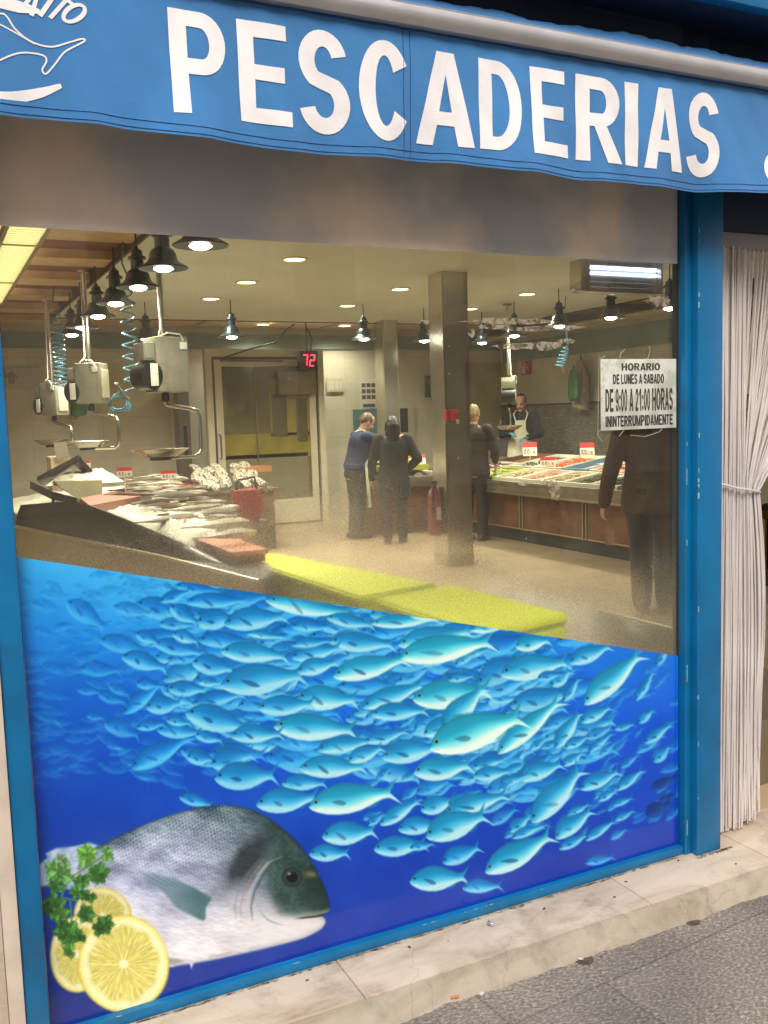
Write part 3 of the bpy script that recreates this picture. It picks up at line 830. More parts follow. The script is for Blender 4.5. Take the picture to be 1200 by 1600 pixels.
for i in range(N):
    layer = i % 3
    yy = 0.018+0.011*layer+random.uniform(-0.003, 0.003)
    zt = 1.976
    pts = []
    if i < 84:                          # the ones nearest the post hang straight
        xt = 2.224+0.158*i/83+random.uniform(-0.002, 0.002)
        zb = random.uniform(0.060, 0.085)
        wob = random.uniform(-0.003, 0.003)
        for k in range(14):
            s = k/13
            pts.append((xt+wob*math.sin(s*3+i)+0.002*math.sin(s*7+i), yy+0.005*math.sin(s*5+i*1.7), zt+(zb-zt)*s))
    else:                               # the rest are drawn in by the cord
        g = (i-84)/(N-85)
        xt = 2.384+0.72*g
        xk = 2.386+0.058*min(1, g*1.3)+random.uniform(-0.004, 0.004)
        yk = 0.014+0.055*random.random()
        zk = tz+random.uniform(-0.008, 0.008)+0.02*(1-g)
        for k in range(12):
            s = k/12
            pts.append((xt+(xk-xt)*(s**(1.2-0.3*g)), yy+(yk-yy)*s, zt+(zk-zt)*s-0.04*g*math.sin(PI*s)))
        zb = random.uniform(0.065, 0.12) if g < 0.6 else random.uniform(0.09, 0.34)
        spread = 0.050*g+random.uniform(-0.003, 0.008)
        for k in range(14):
            s = k/13
            pts.append((xk+spread*math.sin(min(s*3.6, PI*0.75))*(0.95-0.35*s)+0.003*math.sin(s*6+i), yk+0.008*math.sin(s*4+i), zk+(zb-zk)*s))
    w_ = 0.0026+0.0012*random.random()
    if i % 2 == 0: MB().tube(pts, 0.0022, 6, flat=w_, side=(1, 0.3*math.sin(i), 0)).build('strand', M_strip, sc_)
    else: mass.tube(pts, 0.0022, 6, flat=w_, side=(1, 0.3*math.sin(i), 0))
mass.build('strand_mass', M_strip, sc_)['kind'] = 'stuff'
co = MB()
co.tube([(2.216, -0.005, tz+0.045), (2.26, 0.0, tz+0.035), (2.34, 0.0, tz+0.015), (2.41, 0.0, tz+0.003), (2.446, 0.008, tz-0.004), (2.458, 0.04, tz-0.002), (2.42, 0.075, tz+0.004), (2.3, 0.08, tz+0.03)], 0.0042, 7)
co.build('tie_cord', M_strip, sc_)
# ------------------------------------------------------------------ printed fish sheet on the lower part of the glass
CX0, CY0, CW, CH = 10, 850, 1075, 790
cvs = np.zeros((CH, CW, 3))
gy, gx = np.mgrid[0:CH, 0:CW]
gx = gx + CX0 + 0.5
gy = gy + CY0 + 0.5
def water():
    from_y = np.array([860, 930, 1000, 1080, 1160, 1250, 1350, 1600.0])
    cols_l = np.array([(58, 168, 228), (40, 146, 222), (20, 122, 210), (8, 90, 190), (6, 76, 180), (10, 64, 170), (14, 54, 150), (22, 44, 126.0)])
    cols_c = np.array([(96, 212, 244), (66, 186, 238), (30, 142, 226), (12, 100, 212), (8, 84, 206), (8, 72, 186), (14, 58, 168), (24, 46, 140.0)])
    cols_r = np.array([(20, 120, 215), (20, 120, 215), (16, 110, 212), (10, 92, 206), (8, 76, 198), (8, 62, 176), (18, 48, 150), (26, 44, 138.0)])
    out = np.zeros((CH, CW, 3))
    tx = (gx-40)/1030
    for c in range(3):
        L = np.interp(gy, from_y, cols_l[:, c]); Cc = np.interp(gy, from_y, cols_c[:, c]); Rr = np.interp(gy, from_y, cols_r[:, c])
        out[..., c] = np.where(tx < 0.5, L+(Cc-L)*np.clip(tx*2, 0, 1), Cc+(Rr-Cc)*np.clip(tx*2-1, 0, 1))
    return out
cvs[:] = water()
def vnoise(x, y, s, seed=0):
    """smooth value noise on arrays"""
    rs = np.random.default_rng(seed).random((64, 64))
    fx, fy = x/s, y/s
    ix, iy = np.floor(fx).astype(int), np.floor(fy).astype(int)
    tx, ty = fx-ix, fy-iy
    tx = tx*tx*(3-2*tx); ty = ty*ty*(3-2*ty)
    g = lambda a, b: rs[b % 64, a % 64]
    return (g(ix, iy)*(1-tx)+g(ix+1, iy)*tx)*(1-ty)+(g(ix, iy+1)*(1-tx)+g(ix+1, iy+1)*tx)*ty
nz = vnoise(gx, gy, 60, 1)*0.6+vnoise(gx, gy, 22, 2)*0.4
cvs += ((nz-0.5)*14)[..., None]
def sm(x, w=1.0): return 1/(1+np.exp(-np.clip(x/w, -40, 40)))
US = [0, 0.03, 0.09, 0.18, 0.30, 0.42, 0.55, 0.67, 0.77, 0.84, 0.88, 0.93, 1.0]
WT = [0.02, 0.12, 0.26, 0.41, 0.49, 0.48, 0.40, 0.29, 0.19, 0.15, 0.165, 0.26, 0.40]
WB = [0.03, 0.13, 0.23, 0.33, 0.40, 0.42, 0.38, 0.28, 0.18, 0.15, 0.165, 0.26, 0.40]
def mixc(a, b, t): return np.asarray(a, float)*(1-t)+np.asarray(b, float)*t
def fish(hx, hy, tx, ty, h, t, a=1.0, seed=0):
    L = math.hypot(tx-hx, ty-hy)
    h = h*(1.10+0.12*math.sin(seed*3.1))
    sf = 0.6+0.5*max(0, 1-h/30)
    d = ((tx-hx)/L, (ty-hy)/L)
    n = (-d[1], d[0])
    if n[1] < 0 and abs(d[0]) > 0.2: n = (-n[0], -n[1])
    pad = h*0.75+3
    x0 = max(int(min(hx, tx)-pad-CX0), 0); x1 = min(int(max(hx, tx)+pad-CX0), CW)
    y0 = max(int(min(hy, ty)-pad-CY0), 0); y1 = min(int(max(hy, ty)+pad-CY0), CH)
    if x1 <= x0+1 or y1 <= y0+1: return
    X, Y = gx[y0:y1, x0:x1], gy[y0:y1, x0:x1]
    u = ((X-hx)*d[0]+(Y-hy)*d[1])/L
    bend = 0.10*math.sin(seed*2.3)
    v = ((X-hx)*n[0]+(Y-hy)*n[1])/h + bend*(np.clip(u, 0, 1)**2-0.3)
    wt = np.interp(u, US, WT); wb = np.interp(u, US, WB)
    inside = np.where(v < 0, wt+v, wb-v)*h
    notch = 1.0-0.11*np.clip(1-np.abs(v)/0.4, 0, 1)
    m = sm(inside, sf)*sm(u*L, 0.5)*sm((notch-u)*L, sf)
    # dorsal, anal fins
    du = (u-0.30)/0.45
    dors = (du > 0) & (du < 1)
    dh = wt + np.where(dors, 0.06*np.sin(np.clip(du, 0, 1)*PI)**0.6*(0.85+0.15*np.sin(u*80+seed)), 0)
    mdor = sm((dh+v)*h, 0.6)*sm(-v*h-0.15*h, 1.0)*dors
    au = (u-0.62)/0.17
    anal = (au > 0) & (au < 1)
    ah = wb + np.where(anal, 0.11*np.sin(np.clip(au, 0, 1)*PI)**0.6, 0)
    mana = sm((ah-v)*h, 0.6)*sm(v*h-0.1*h, 1.0)*anal
    s = np.where(v < 0, v/np.maximum(wt, 1e-3), v/np.maximum(wb, 1e-3))
    t_ = min(max(t, -0.2), 1.0)
    back = mixc((8, 98, 190), (24, 152, 186), max(t_, 0)); mid = mixc((18, 128, 215), (98, 212, 222), max(t_, 0)); bel = mixc((44, 168, 232), (220, 240, 226), max(t_, 0)**0.8)
    if t < 0: back, mid, bel = (6, 40, 110), (8, 48, 120), (14, 66, 140)
    k = np.clip((s+1)/2, 0, 1)
    k = np.clip(k + 0.05*np.sin(u*9+seed), 0, 1)
    col = np.zeros(X.shape+(3,))
    for c in range(3): col[..., c] = np.interp(k, [0.0, 0.30, 0.55, 0.80, 1.0], [back[c]*0.86, back[c], mid[c], bel[c], bel[c]*0.93+mid[c]*0.07])
    col = col*(1-np.clip((u-0.72)/0.28, 0, 1)*0.33)[..., None] + np.asarray(mid, float)*(np.clip((u-0.72)/0.28, 0, 1)*0.30)[..., None]
    # scales, gill cover, mouth, lateral shading
    if h > 20:
        sc = np.sin((u*L+v*h)*1.5)*np.sin((u*L-v*h)*1.5)
        col *= (1+0.035*sc*(1-k))[..., None]
    gill = np.exp(-(((u-0.235+0.05*(s*s))*L)/1.5)**2)*(np.abs(s) < 0.75)
    col *= (1-0.0*gill)[..., None]
    mouth = np.exp(-((v-0.06-0.4*u)*h/1.0)**2)*(u < 0.085)*(u > 0.0)
    col *= (1-0.12*mouth)[..., None]
    edge = np.clip(1-inside/(0.07*h+0.8), 0, 1)
    col *= (1-0.10*edge*(s < 0.3))[..., None]
    fin = mixc((10, 88, 180), (30, 130, 165), max(t_, 0))
    reg = cvs[y0:y1, x0:x1]
    al = (np.maximum(mdor, mana)*a*0.55)[..., None]
    reg[:] = reg*(1-al) + fin*al
    al = (m*a)[..., None]
    reg[:] = reg*(1-al)+col*al
    # pectoral fin: dark blade
    pu, pv = (u-0.33)*L, (v-0.05)*h
    ang = -0.5+0.25*math.sin(seed)
    ru, rv = pu*math.cos(ang)-pv*math.sin(ang), pu*math.sin(ang)+pv*math.cos(ang)
    pl, pw = (0.10+0.02*math.sin(seed*5))*L, 0.075*h+0.4
    tt = np.clip((ru+pl)/(2*pl), 0, 1)
    pm = sm((pw*np.sin(tt*PI)**0.7*(0.5+0.7*tt)-np.abs(rv)), 0.5)*(np.abs(ru) < pl)*m
    al = (pm*a*(0.50+0.16*math.sin(seed*7)))[..., None]
    reg[:] = reg*(1-al) + np.asarray(mixc((4, 52, 140), (20, 66, 98), max(t_, 0)))*al
    # eye
    if h > 15:
        er = np.hypot((u-0.085)*L, (v+0.10)*h)
        R0 = max(1.2, 0.052*h)
        al = (sm(R0*1.25-er, 0.4)*a*0.8*m)[..., None]
        reg[:] = reg*(1-al)+np.asarray(mixc((20, 110, 180), (190, 180, 90), max(t_-0.3, 0)))*al
        al = (sm(R0*0.75-er, 0.35)*a*m)[..., None]
        reg[:] = reg*(1-al)+np.asarray((8, 30, 50.0))*al
# faint far fish at the left and right, then filler in the thick of the school
for i in range(220):
    x, y = RNG.uniform(20, 340), RNG.uniform(900, 1215)
    L = RNG.uniform(22, 52); an = RNG.normal(0.12, 0.28)
    fish(x, y, x+L*math.cos(an), y+L*math.sin(an), L*0.38, 0.06+0.12*RNG.random(), 0.18+0.30*RNG.random()*(x/330), i)
for i in range(70):
    x, y = RNG.uniform(860, 1060), RNG.uniform(1000, 1330)
    L = RNG.uniform(20, 48); an = -RNG.uniform(0.25, 1.1)
    fish(x, y, x+L*math.cos(an), y+L*math.sin(an), L*0.33, 0.12+0.2*RNG.random(), 0.35+0.25*RNG.random(), i)
core = np.clip(1-np.abs(gy-(1035+0.06*(gx-300)))/150, 0, 1)*np.clip((gx-180)/180, 0, 1)*np.clip((960-gx)/160, 0, 1)
tex = vnoise(gx+0.3*gy, gy*2.3, 17, 41)*0.6+vnoise(gx-0.2*gy, gy*2.6, 7, 42)*0.4
cvs += (core*(tex-0.40)*90)[..., None]*np.array((0.6, 0.9, 0.55))
for i in range(330):
    u = RNG.random()
    x = 250+600*u + RNG.normal(0, 20)
    y = RNG.uniform(925+70*u, 1170+90*u)
    L = RNG.uniform(36, 105); an = RNG.normal(0.05-0.35*u, 0.2)
    fish(x, y, x+L*math.cos(an), y+L*math.sin(an), L*0.36, 0.02+0.42*RNG.random(), 0.82, i)
for i in range(60):
    x = RNG.uniform(560, 1000); y = 1180+RNG.uniform(-60, 120)+(x-560)*0.05
    L = RNG.uniform(26, 60); an = -0.3-0.5*RNG.random()
    fish(x, y, x+L*math.cos(an), y+L*math.sin(an), L*0.36, 0.15+0.2*RNG.random(), 0.8, i)
FISH = """
273 915 350 925 20 .1|250 940 300 922 20 .2|103 940 168 982 30 .1|176 948 240 960 22 .2|291 940 392 938 28 .22|265 948 312 975 24 .25|308 972 372 965 32 .35
155 1000 235 1018 32 .15|190 1025 265 1045 28 .25|124 1045 192 1048 24 .05|240 1005 322 1022 30 .2|212 990 250 1005 20 .2|270 990 312 1003 20 .4|310 1000 400 1002 30 .2
300 1035 370 1047 32 .35|263 1077 325 1077 24 .32|300 1100 385 1083 28 .25|193 1115 253 1065 26 .1|228 1105 287 1098 28 .3|153 1085 200 1098 22 .1|120 1077 160 1082 16 .1
163 1130 222 1150 26 .15|205 1200 300 1150 38 .12|292 1183 335 1187 24 .3|330 1195 400 1177 34 .3|280 1245 335 1258 22 .25|245 1140 320 1145 28 .25|213 1137 260 1130 16 .2
305 1148 350 1158 20 .35|167 1165 197 1170 10 .15|213 1067 250 1072 18 .1|260 1125 300 1130 18 .3|310 1065 345 1068 16 .45|135 1118 165 1122 12 .12|170 1070 205 1088 18 .12
350 975 452 960 40 .42|415 937 558 960 30 .72|510 965 590 978 22 .5|580 974 692 966 26 .75|640 962 720 958 20 .75|455 978 520 980 18 .3|385 990 450 996 14 .55|515 1002 622 1008 30 .5
345 1018 456 1025 32 .55|455 1027 538 1010 32 .45|455 1008 520 1000 16 .35|622 1007 742 985 34 .68|623 1028 778 999 50 .95|345 1070 482 1053 48 .5|465 1050 530 1032 26 .55|520 1056 642 1028 42 .82
735 985 800 975 18 .8|805 1010 862 1000 24 .75|783 1054 893 1030 46 .66|890 1035 957 1008 27 .55|862 1072 892 1046 22 .45|880 1096 906 1058 17 .4|840 1060 880 1052 16 .3
464 1090 562 1094 36 .66|567 1106 667 1066 33 .6|403 1106 496 1100 34 .5|580 1117 672 1108 26 .5|645 1092 772 1078 50 .9|700 1062 742 1055 16 .4|912 1100 1007 1018 34 .8
290 1115 396 1138 44 .4|428 1134 563 1142 47 .72|360 1150 446 1145 27 .5|495 1172 592 1155 26 .55|570 1160 640 1140 24 .45|662 1148 722 1120 27 .62|597 1184 692 1164 38 .56|690 1140 760 1070 40 .7
778 1178 880 1088 31 .86|760 1160 800 1130 20 .8|672 1171 824 1113 66 1|867 1169 909 1110 22 .55|908 1129 956 1102 21 .5|993 1095 1022 1048 18 .35|1000 1085 1016 1060 12 .3|1025 1040 1045 1010 14 .3
920 1176 958 1143 15 .4|882 1168 922 1150 16 .4|960 1140 992 1130 12 .35|1007 1161 1050 1131 19 .4|998 1130 1020 1108 16 .35|1020 1190 1048 1165 20 .25|880 1197 912 1174 18 .45
335 1215 437 1212 44 .4|440 1225 514 1222 24 .42|468 1199 577 1199 40 .65|545 1190 600 1165 26 .55|646 1206 742 1196 35 .7|740 1200 790 1185 20 .5|740 1212 800 1205 24 .5|810 1218 882 1190 27 .55
400 1256 502 1246 42 .55|483 1262 624 1233 50 .9|657 1265 714 1249 27 .55|700 1258 750 1242 22 .55|780 1225 830 1210 16 .45|780 1235 800 1222 10 .4|840 1240 865 1225 10 .45|695 1272 797 1238 34 .62|829 1284 914 1198 36 .62
907 1234 970 1202 25 .5|964 1234 1006 1202 18 .45|935 1251 962 1235 13 .42|958 1258 990 1246 11 .35|885 1276 922 1254 15 .42|960 1282 992 1266 11 .35|797 1300 828 1274 21 .42
593 1288 657 1250 27 .6|622 1297 692 1284 27 .52|503 1306 592 1299 36 .6|575 1290 600 1270 16 .3|584 1326 670 1319 31 .56|666 1309 764 1268 44 .66|640 1325 680 1318 16 .35|868 1311 927 1262 27 .55|873 1326 920 1304 16 .38|800 1310 850 1288 18 .4
483 1333 549 1334 27 .5|692 1349 752 1320 27 .36|757 1362 869 1303 46 .72|915 1314 962 1280 15 .46|640 1376 735 1371 36 .66|722 1388 787 1382 25 .36|914 1348 962 1339 15 .12
1010 1276 1050 1250 22 -1|1018 1232 1062 1212 18 -1|1030 1252 1058 1240 12 -1"""
k = 0
for row in FISH.replace('|', '\n').split('\n'):
    if row.strip():
        f = [float(q) for q in row.split()]
        fish(*f, a=0.75 if f[5] < 0 else (0.62 if f[0] < 180 else 0.97), seed=k*1.37)
        k += 1

def poly_mask(pts, soft=0.8):
    pts = np.asarray(pts, float)
    x0 = max(int(pts[:, 0].min()-4-CX0), 0); x1 = min(int(pts[:, 0].max()+5-CX0), CW)
    y0 = max(int(pts[:, 1].min()-4-CY0), 0); y1 = min(int(pts[:, 1].max()+5-CY0), CH)
    X, Y = gx[y0:y1, x0:x1], gy[y0:y1, x0:x1]
    ins = np.zeros(X.shape, bool); dist = np.full(X.shape, 1e9)
    for i in range(len(pts)):
        ax, ay = pts[i]; bx, by = pts[(i+1) % len(pts)]
        c = ((ay > Y) != (by > Y))
        with np.errstate(divide='ignore', invalid='ignore'):
            ins ^= c & (X < (bx-ax)*(Y-ay)/((by-ay) if by != ay else 1e-9)+ax)
        dx, dy = bx-ax, by-ay
        L2 = dx*dx+dy*dy+1e-9
        t = np.clip(((X-ax)*dx+(Y-ay)*dy)/L2, 0, 1)
        dist = np.minimum(dist, np.hypot(X-ax-t*dx, Y-ay-t*dy))
    sd = np.where(ins, dist, -dist)
    return (slice(y0, y1), slice(x0, x1)), X, Y, sm(sd, soft), sd
def smooth_poly(pts, n=6):
    out = []
    q = [np.asarray(p, float) for p in pts]
    for i in range(len(q)):
        a, b, c, d = q[i-1], q[i], q[(i+1) % len(q)], q[(i+2) % len(q)]
        for k in range(n):
            s = k/n
            out.append(0.5*((2*b)+(c-a)*s+(2*a-5*b+4*c-d)*s*s+(3*b-a-3*c+d)*s**3))
    return out
def paint(sl, al, col):
    al = al[..., None]
    cvs[sl] = cvs[sl]*(1-al)+np.asarray(col, float)*al
K = lambda pts: [(x*0.4667, 1230+y*0.4667) for x, y in pts]
# ragged tail behind the parsley
rag = []
for x, y in K([(128, 335), (140, 290), (130, 262), (160, 235), (150, 222), (190, 205), (240, 196), (300, 190), (350, 200), (370, 300), (330, 345), (250, 345), (170, 330)]):
    rag.append((x+RNG.normal(0, 1.2), y+RNG.normal(0, 1.2)))
sl, X, Y, al, sd = poly_mask(rag, 0.9)
nn = vnoise(X, Y, 7, 5)
paint(sl, al, np.stack([120+70*nn, 155+50*nn, 190+35*nn], -1))
# body of the bream
body = smooth_poly(K([(300, 215), (360, 182), (430, 148), (540, 103), (640, 74), (700, 64), (760, 60), (850, 78), (930, 125), (1000, 190), (1050, 262), (1085, 332), (1104, 396), (1098, 418), (1078, 428), (1090, 447), (1080, 470), (1050, 490), (1000, 511), (900, 537), (800, 560), (700, 581), (600, 597), (560, 600), (480, 560), (400, 470), (330, 400), (280, 340), (260, 270)]))
sl, X, Y, al, sd = poly_mask(body, 0.8)
cx, cy = X/0.4667, (Y-1230)/0.4667
top = np.interp(cx, [260, 430, 640, 760, 850, 930, 1000, 1050, 1085, 1105], [240, 148, 74, 60, 78, 125, 190, 262, 332, 396])
bot = np.interp(cx, [260, 400, 560, 700, 900, 1000, 1090, 1105], [330, 470, 600, 581, 537, 511, 460, 420])
kk = np.clip((cy-top)/np.maximum(bot-top, 1), 0, 1)
hd = np.clip((cx-560)/420, 0, 1)
flank = np.zeros(X.shape+(3,))
for c, (ta, tb, tc_, td) in enumerate(((88, 134, 152, 214), (112, 148, 162, 215), (126, 172, 190, 224))):
    flank[..., c] = np.interp(kk, [0, 0.16, 0.5, 0.85], [ta, tb, tc_, td])
dk = np.zeros_like(flank)
for c, (ta, tb, tc_, td) in enumerate(((38, 52, 96, 205), (62, 74, 108, 204), (66, 80, 120, 208))):
    dk[..., c] = np.interp(kk, [0, 0.25, 0.52, 0.8], [ta, tb, tc_, td])
wd = (hd**1.3)[..., None]
col = flank*(1-wd)+dk*wd
# scales: rows of small arcs, strongest on the back
wob = vnoise(cx, cy, 40, 77)*10
sx = cx*math.cos(0.42)+cy*math.sin(0.42); sy = -cx*math.sin(0.42)+cy*math.cos(0.42)+wob
row = np.floor(sy/9.5)
ph = (sx/13+0.5*(row % 2)+0.35*vnoise(sx, sy, 26, 78)) % 1.0
arc = ((sy/9.5) % 1.0) - 0.5 - 0.38*np.cos(2*PI*ph)
scl = (np.exp(-(arc/0.26)**2)-0.38)*(0.45+1.1*vnoise(cx, cy, 16, 79))
amt = np.clip(1.2-kk*1.5, 0, 1)*np.clip((900-cx)/150, 0, 1)*np.clip((cx-300)/80, 0.15, 1)
col += (scl*amt*40)[..., None]
streak = vnoise(sx*0.35, sy*2.0, 7, 80)-0.5
col += (streak*36*np.clip((930-cx)/120, 0, 1)*np.clip(1.3-kk, 0.1, 1))[..., None]
patch = np.clip(vnoise(cx*0.8-cy*0.25, cy*1.3, 60, 14)-0.42, -0.3, 0.4)*np.clip(1.25-kk, 0, 1)*np.clip((940-cx)/200, 0, 1)
col += (patch*75)[..., None]
col += ((vnoise(cx, cy, 34, 9)-0.5)*26*np.clip(1.2-kk, 0, 1))[..., None]
col += ((vnoise(cx*0.5+cy*0.2, cy*2, 9, 11)-0.5)*22)[..., None]
# head mask: dark green-grey down to the jaw
headp = ((cx-870)/1.0)
hm = sm(cx-905-0.10*(cy-300)+18*np.sin(cy/40), 9)*sm(432+0.02*(cx-900)-cy, 7)
hcol = np.zeros_like(flank)
hcol[..., 0] = 62-20*hd; hcol[..., 1] = 84-16*hd; hcol[..., 2] = 80-16*hd
hcol += ((vnoise(cx, cy, 34, 21)-0.5)*34+(vnoise(cx, cy, 8, 22)-0.5)*22)[..., None]
col = col*(1-0.86*hm[..., None])+hcol*0.86*hm[..., None]
# cheek, jaw
ck = sm(cy-432, 8)*sm(cx-850, 14)
col = col*(1-0.55*ck[..., None])+np.array((212, 214, 216.0))*0.55*ck[..., None]
# dark blotch on the nape running down to the gill
bl = np.exp(-(((cx-822-0.62*(250-cy))/48)**2+((cy-246)/82)**2))
bl = np.clip(bl*1.5+0.35*(vnoise(cx, cy, 18, 31)-0.5)*bl, 0, 1)
col = col*(1-0.74*bl[..., None])+np.array((28, 37, 38.0))*0.74*bl[..., None]
# dark forehead and golden bar between the eyes
fh = sm(cx-1002, 9)*sm(cy-270, 10)*sm(400-cy, 8)
col = col*(1-0.65*fh[..., None])+np.array((28, 44, 42.0))*0.65*fh[..., None]
gb = np.exp(-(((cx-1040)/22)**2+((cy-292)/10)**2))
col = col*(1-0.6*gb[..., None])+np.array((150, 140, 80.0))*0.6*gb[..., None]
# gill cover: pale crescent with dark seams
for rx_, w_, cc, st_ in ((0, 7, (186, 188, 190), 0.55), (-20, 5, (150, 124, 116), 0.36), (16, 4, (34, 52, 54), 0.42), (-38, 6, (110, 116, 124), 0.30)):
    gxx = 822+rx_+np.interp(cy, [235, 250, 290, 350, 400, 430], [118, 78, 46, 14, 2, 6])
    g_ = np.exp(-((cx-gxx)/w_)**2)*sm(cy-238, 6)*sm(435-cy, 8)
    col = col*(1-st_*g_[..., None])+np.array(cc, float)*st_*g_[..., None]
g_ = np.exp(-((np.hypot((cx-960)/1.0, (cy-395)/0.72)-92)/4.5)**2)*sm(cy-420, 8)*sm(940-cx, 9)
col = col*(1-0.55*g_[..., None])+np.array((110, 130, 136.0))*0.55*g_[..., None]
# mouth and lips
ml = np.interp(cx, [990, 1030, 1060, 1100], [440, 436, 433, 424])
for o_, w_, cc, st_ in ((-9, 7, (130, 138, 112), 0.6), (0, 4.0, (30, 34, 30), 0.9), (9, 6, (206, 200, 200), 0.7)):
    g_ = np.exp(-((cy-ml-o_)/w_)**2)*sm(cx-1000+o_*2, 6)
    col = col*(1-st_*g_[..., None])+np.array(cc, float)*st_*g_[..., None]
# eye
er = np.hypot(cx-978, (cy-301)*1.06)
for r_, cc, st_ in ((40, (62, 84, 84), 0.55), (34, (22, 34, 36), 0.95), (28, (58, 72, 70), 0.8), (20, (14, 20, 22), 1.0)):
    g_ = sm(r_-er, 2.0)
    col = col*(1-st_*g_[..., None])+np.array(cc, float)*st_*g_[..., None]
g_ = np.exp(-(((cx-968)/6)**2+((cy-290)/5)**2))
col = col+(g_*110)[..., None]
# belly line and rim light
col *= (1-0.32*np.clip(1-sd/5.0, 0, 1)*(kk < 0.4))[..., None]
col *= (1-0.16*np.clip(1-sd/9.0, 0, 1)*(kk > 0.7))[..., None]
paint(sl, al, col)
# pectoral fin, with rays
finp = smooth_poly(K([(462, 282), (500, 285), (560, 300), (620, 322), (690, 360), (708, 372), (690, 405), (684, 446), (640, 430), (590, 402), (545, 350), (505, 318)]), 4)
sl, X, Y, al, sd = poly_mask(finp, 0.9)
cx, cy = X/0.4667, (Y-1230)/0.4667
ang = np.arctan2(cy-405, cx-700)
ray = 0.5+0.5*np.sin(ang*95)
fr = np.clip((cx-470)/200, 0, 1)
paint(sl, al*(0.42+0.42*fr), np.stack([42+26*ray+44*(1-fr), 82+24*ray+36*(1-fr), 88+24*ray+44*(1-fr)], -1))
# pelvic fin and little spine under the belly
sl, X, Y, al, sd = poly_mask(K([(560, 570), (600, 575), (615, 582), (590, 592), (562, 594)]), 0.8); paint(sl, al*0.7, (120, 120, 118))
sl, X, Y, al, sd = poly_mask(K([(634, 588), (648, 588), (641, 608)]), 0.7); paint(sl, al*0.9, (214, 220, 226))
sl, X, Y, al, sd = poly_mask(K([(700, 562), (780, 548), (770, 560), (700, 575)]), 1.0); paint(sl, al*0.4, (140, 140, 146))
# lemon slices
def lemon(ccx, ccy, rx, ry, seed, dim=1.0):
    pts = [(ccx+rx*math.cos(a)*(1+0.02*math.sin(3*a+seed)), ccy+ry*math.sin(a)) for a in np.linspace(0, 2*PI, 60, endpoint=False)]
    sl, X, Y, al, sd = poly_mask(K(pts), 0.8)
    cx, cy = (X/0.4667-ccx)/rx, ((Y-1230)/0.4667-ccy)/ry
    r = np.hypot(cx, cy); a = np.arctan2(cy, cx)
    col = np.zeros(X.shape+(3,))
    stops = [0, 0.06, 0.13, 0.72, 0.80, 0.86, 0.95, 1.0]
    for c, vs in enumerate(((238, 238, 202, 204, 224, 236, 228, 202), (236, 234, 196, 198, 222, 234, 222, 186), (204, 190, 104, 112, 160, 188, 132, 76))):
        col[..., c] = np.interp(r+0.03*np.sin(a*9+seed)*(r > 0.5)*(r < 0.85), stops, vs)
    seg = np.abs(np.sin((a+0.2*seed)*5+0.25*np.sin(3*a)))
    wl_ = np.clip(1-seg*r*9, 0, 1)*(r < 0.78)*(r > 0.08)
    col = col*(1-0.5*wl_[..., None])+np.array((232, 230, 176.0))*0.5*wl_[..., None]
    pulp = (vnoise(a*26+40, r*6, 1.0, 3)-0.5)*(r < 0.76)*(r > 0.1)
    col += (pulp*46)[..., None]*np.array((1, 0.95, 0.9))
    col += ((vnoise(X, Y, 5, 8)-0.5)*14)[..., None]
    paint(sl, al, col*dim)
lemon(342, 428, 96, 92, 2.0, 0.90)
lemon(258, 560, 92, 128, 1.0, 0.95)
lemon(414, 592, 152, 164, 0.0)
# parsley
def leaf(ccx, ccy, r, seed, tone, rot=0.0):
    rs = np.random.default_rng(seed)
    nl = 6 if r > 36 else 4
    base = np.array(tone, float)*1.22+np.array((10, 12, 6.0))
    a0 = rs.uniform(0, 2*PI) if r < 40 else rot*2
    spread = 2*PI if nl == 6 else 4.2
    for q in range(nl):
        a = a0+spread*(q-(nl-1)/2)/nl+rs.normal()*0.12
        L = r*(1.12 if q == nl//2 else 0.95)*rs.uniform(0.9, 1.1)
        W = L*0.40
        left, right = [], []
        for k in range(13):
            s = k/12
            w = W*math.sin(PI*min(1, s*1.08)**0.75)*(1.0+0.75*(((s*3.6) % 1.0)-0.55)) if k not in (0, 12) else 0
            c0, c1 = ccx+math.cos(a)*L*s, ccy+math.sin(a)*L*s
            left.append((c0-math.sin(a)*w, c1+math.cos(a)*w)); right.append((c0+math.sin(a)*w, c1-math.cos(a)*w))
        sl, X, Y, al, sd = poly_mask(K(left+right[::-1]), 0.5)
        cx, cy = X/0.4667-ccx, (Y-1230)/0.4667-ccy
        across = (-cx*math.sin(a)+cy*math.cos(a))/max(W, 1)
        along = (cx*math.cos(a)+cy*math.sin(a))/L
        sh = 0.80+0.24*np.sign(across)*0.5+0.25*along+0.25*(vnoise(X, Y, 5, seed+q)-0.5)
        col = base[None, None, :]*sh[..., None]*(0.9+0.25*rs.random())
        col += (np.exp(-(across/0.09)**2)*24)[..., None]
        col *= (1-0.30*np.clip(1-sd/1.6, 0, 1))[..., None]
        paint(sl, al, col)
def stem(pts, w=2.6, tone=(84, 128, 60)):
    q = K(pts)
    for (ax, ay), (bx, by) in zip(q, q[1:]):
        L = math.hypot(bx-ax, by-ay)+1e-6
        nx, ny = -(by-ay)/L*w*0.4667, (bx-ax)/L*w*0.4667
        sl, X, Y, al, sd = poly_mask([(ax+nx, ay+ny), (bx+nx, by+ny), (bx-nx, by-ny), (ax-nx, ay-ny)], 0.5)
        paint(sl, al, tone)
stem([(355, 225), (300, 262), (245, 296), (220, 330), (205, 370)]); stem([(245, 296), (262, 350), (285, 400), (320, 432)]); stem([(205, 370), (262, 380)]); stem([(235, 380), (240, 440), (232, 500)])
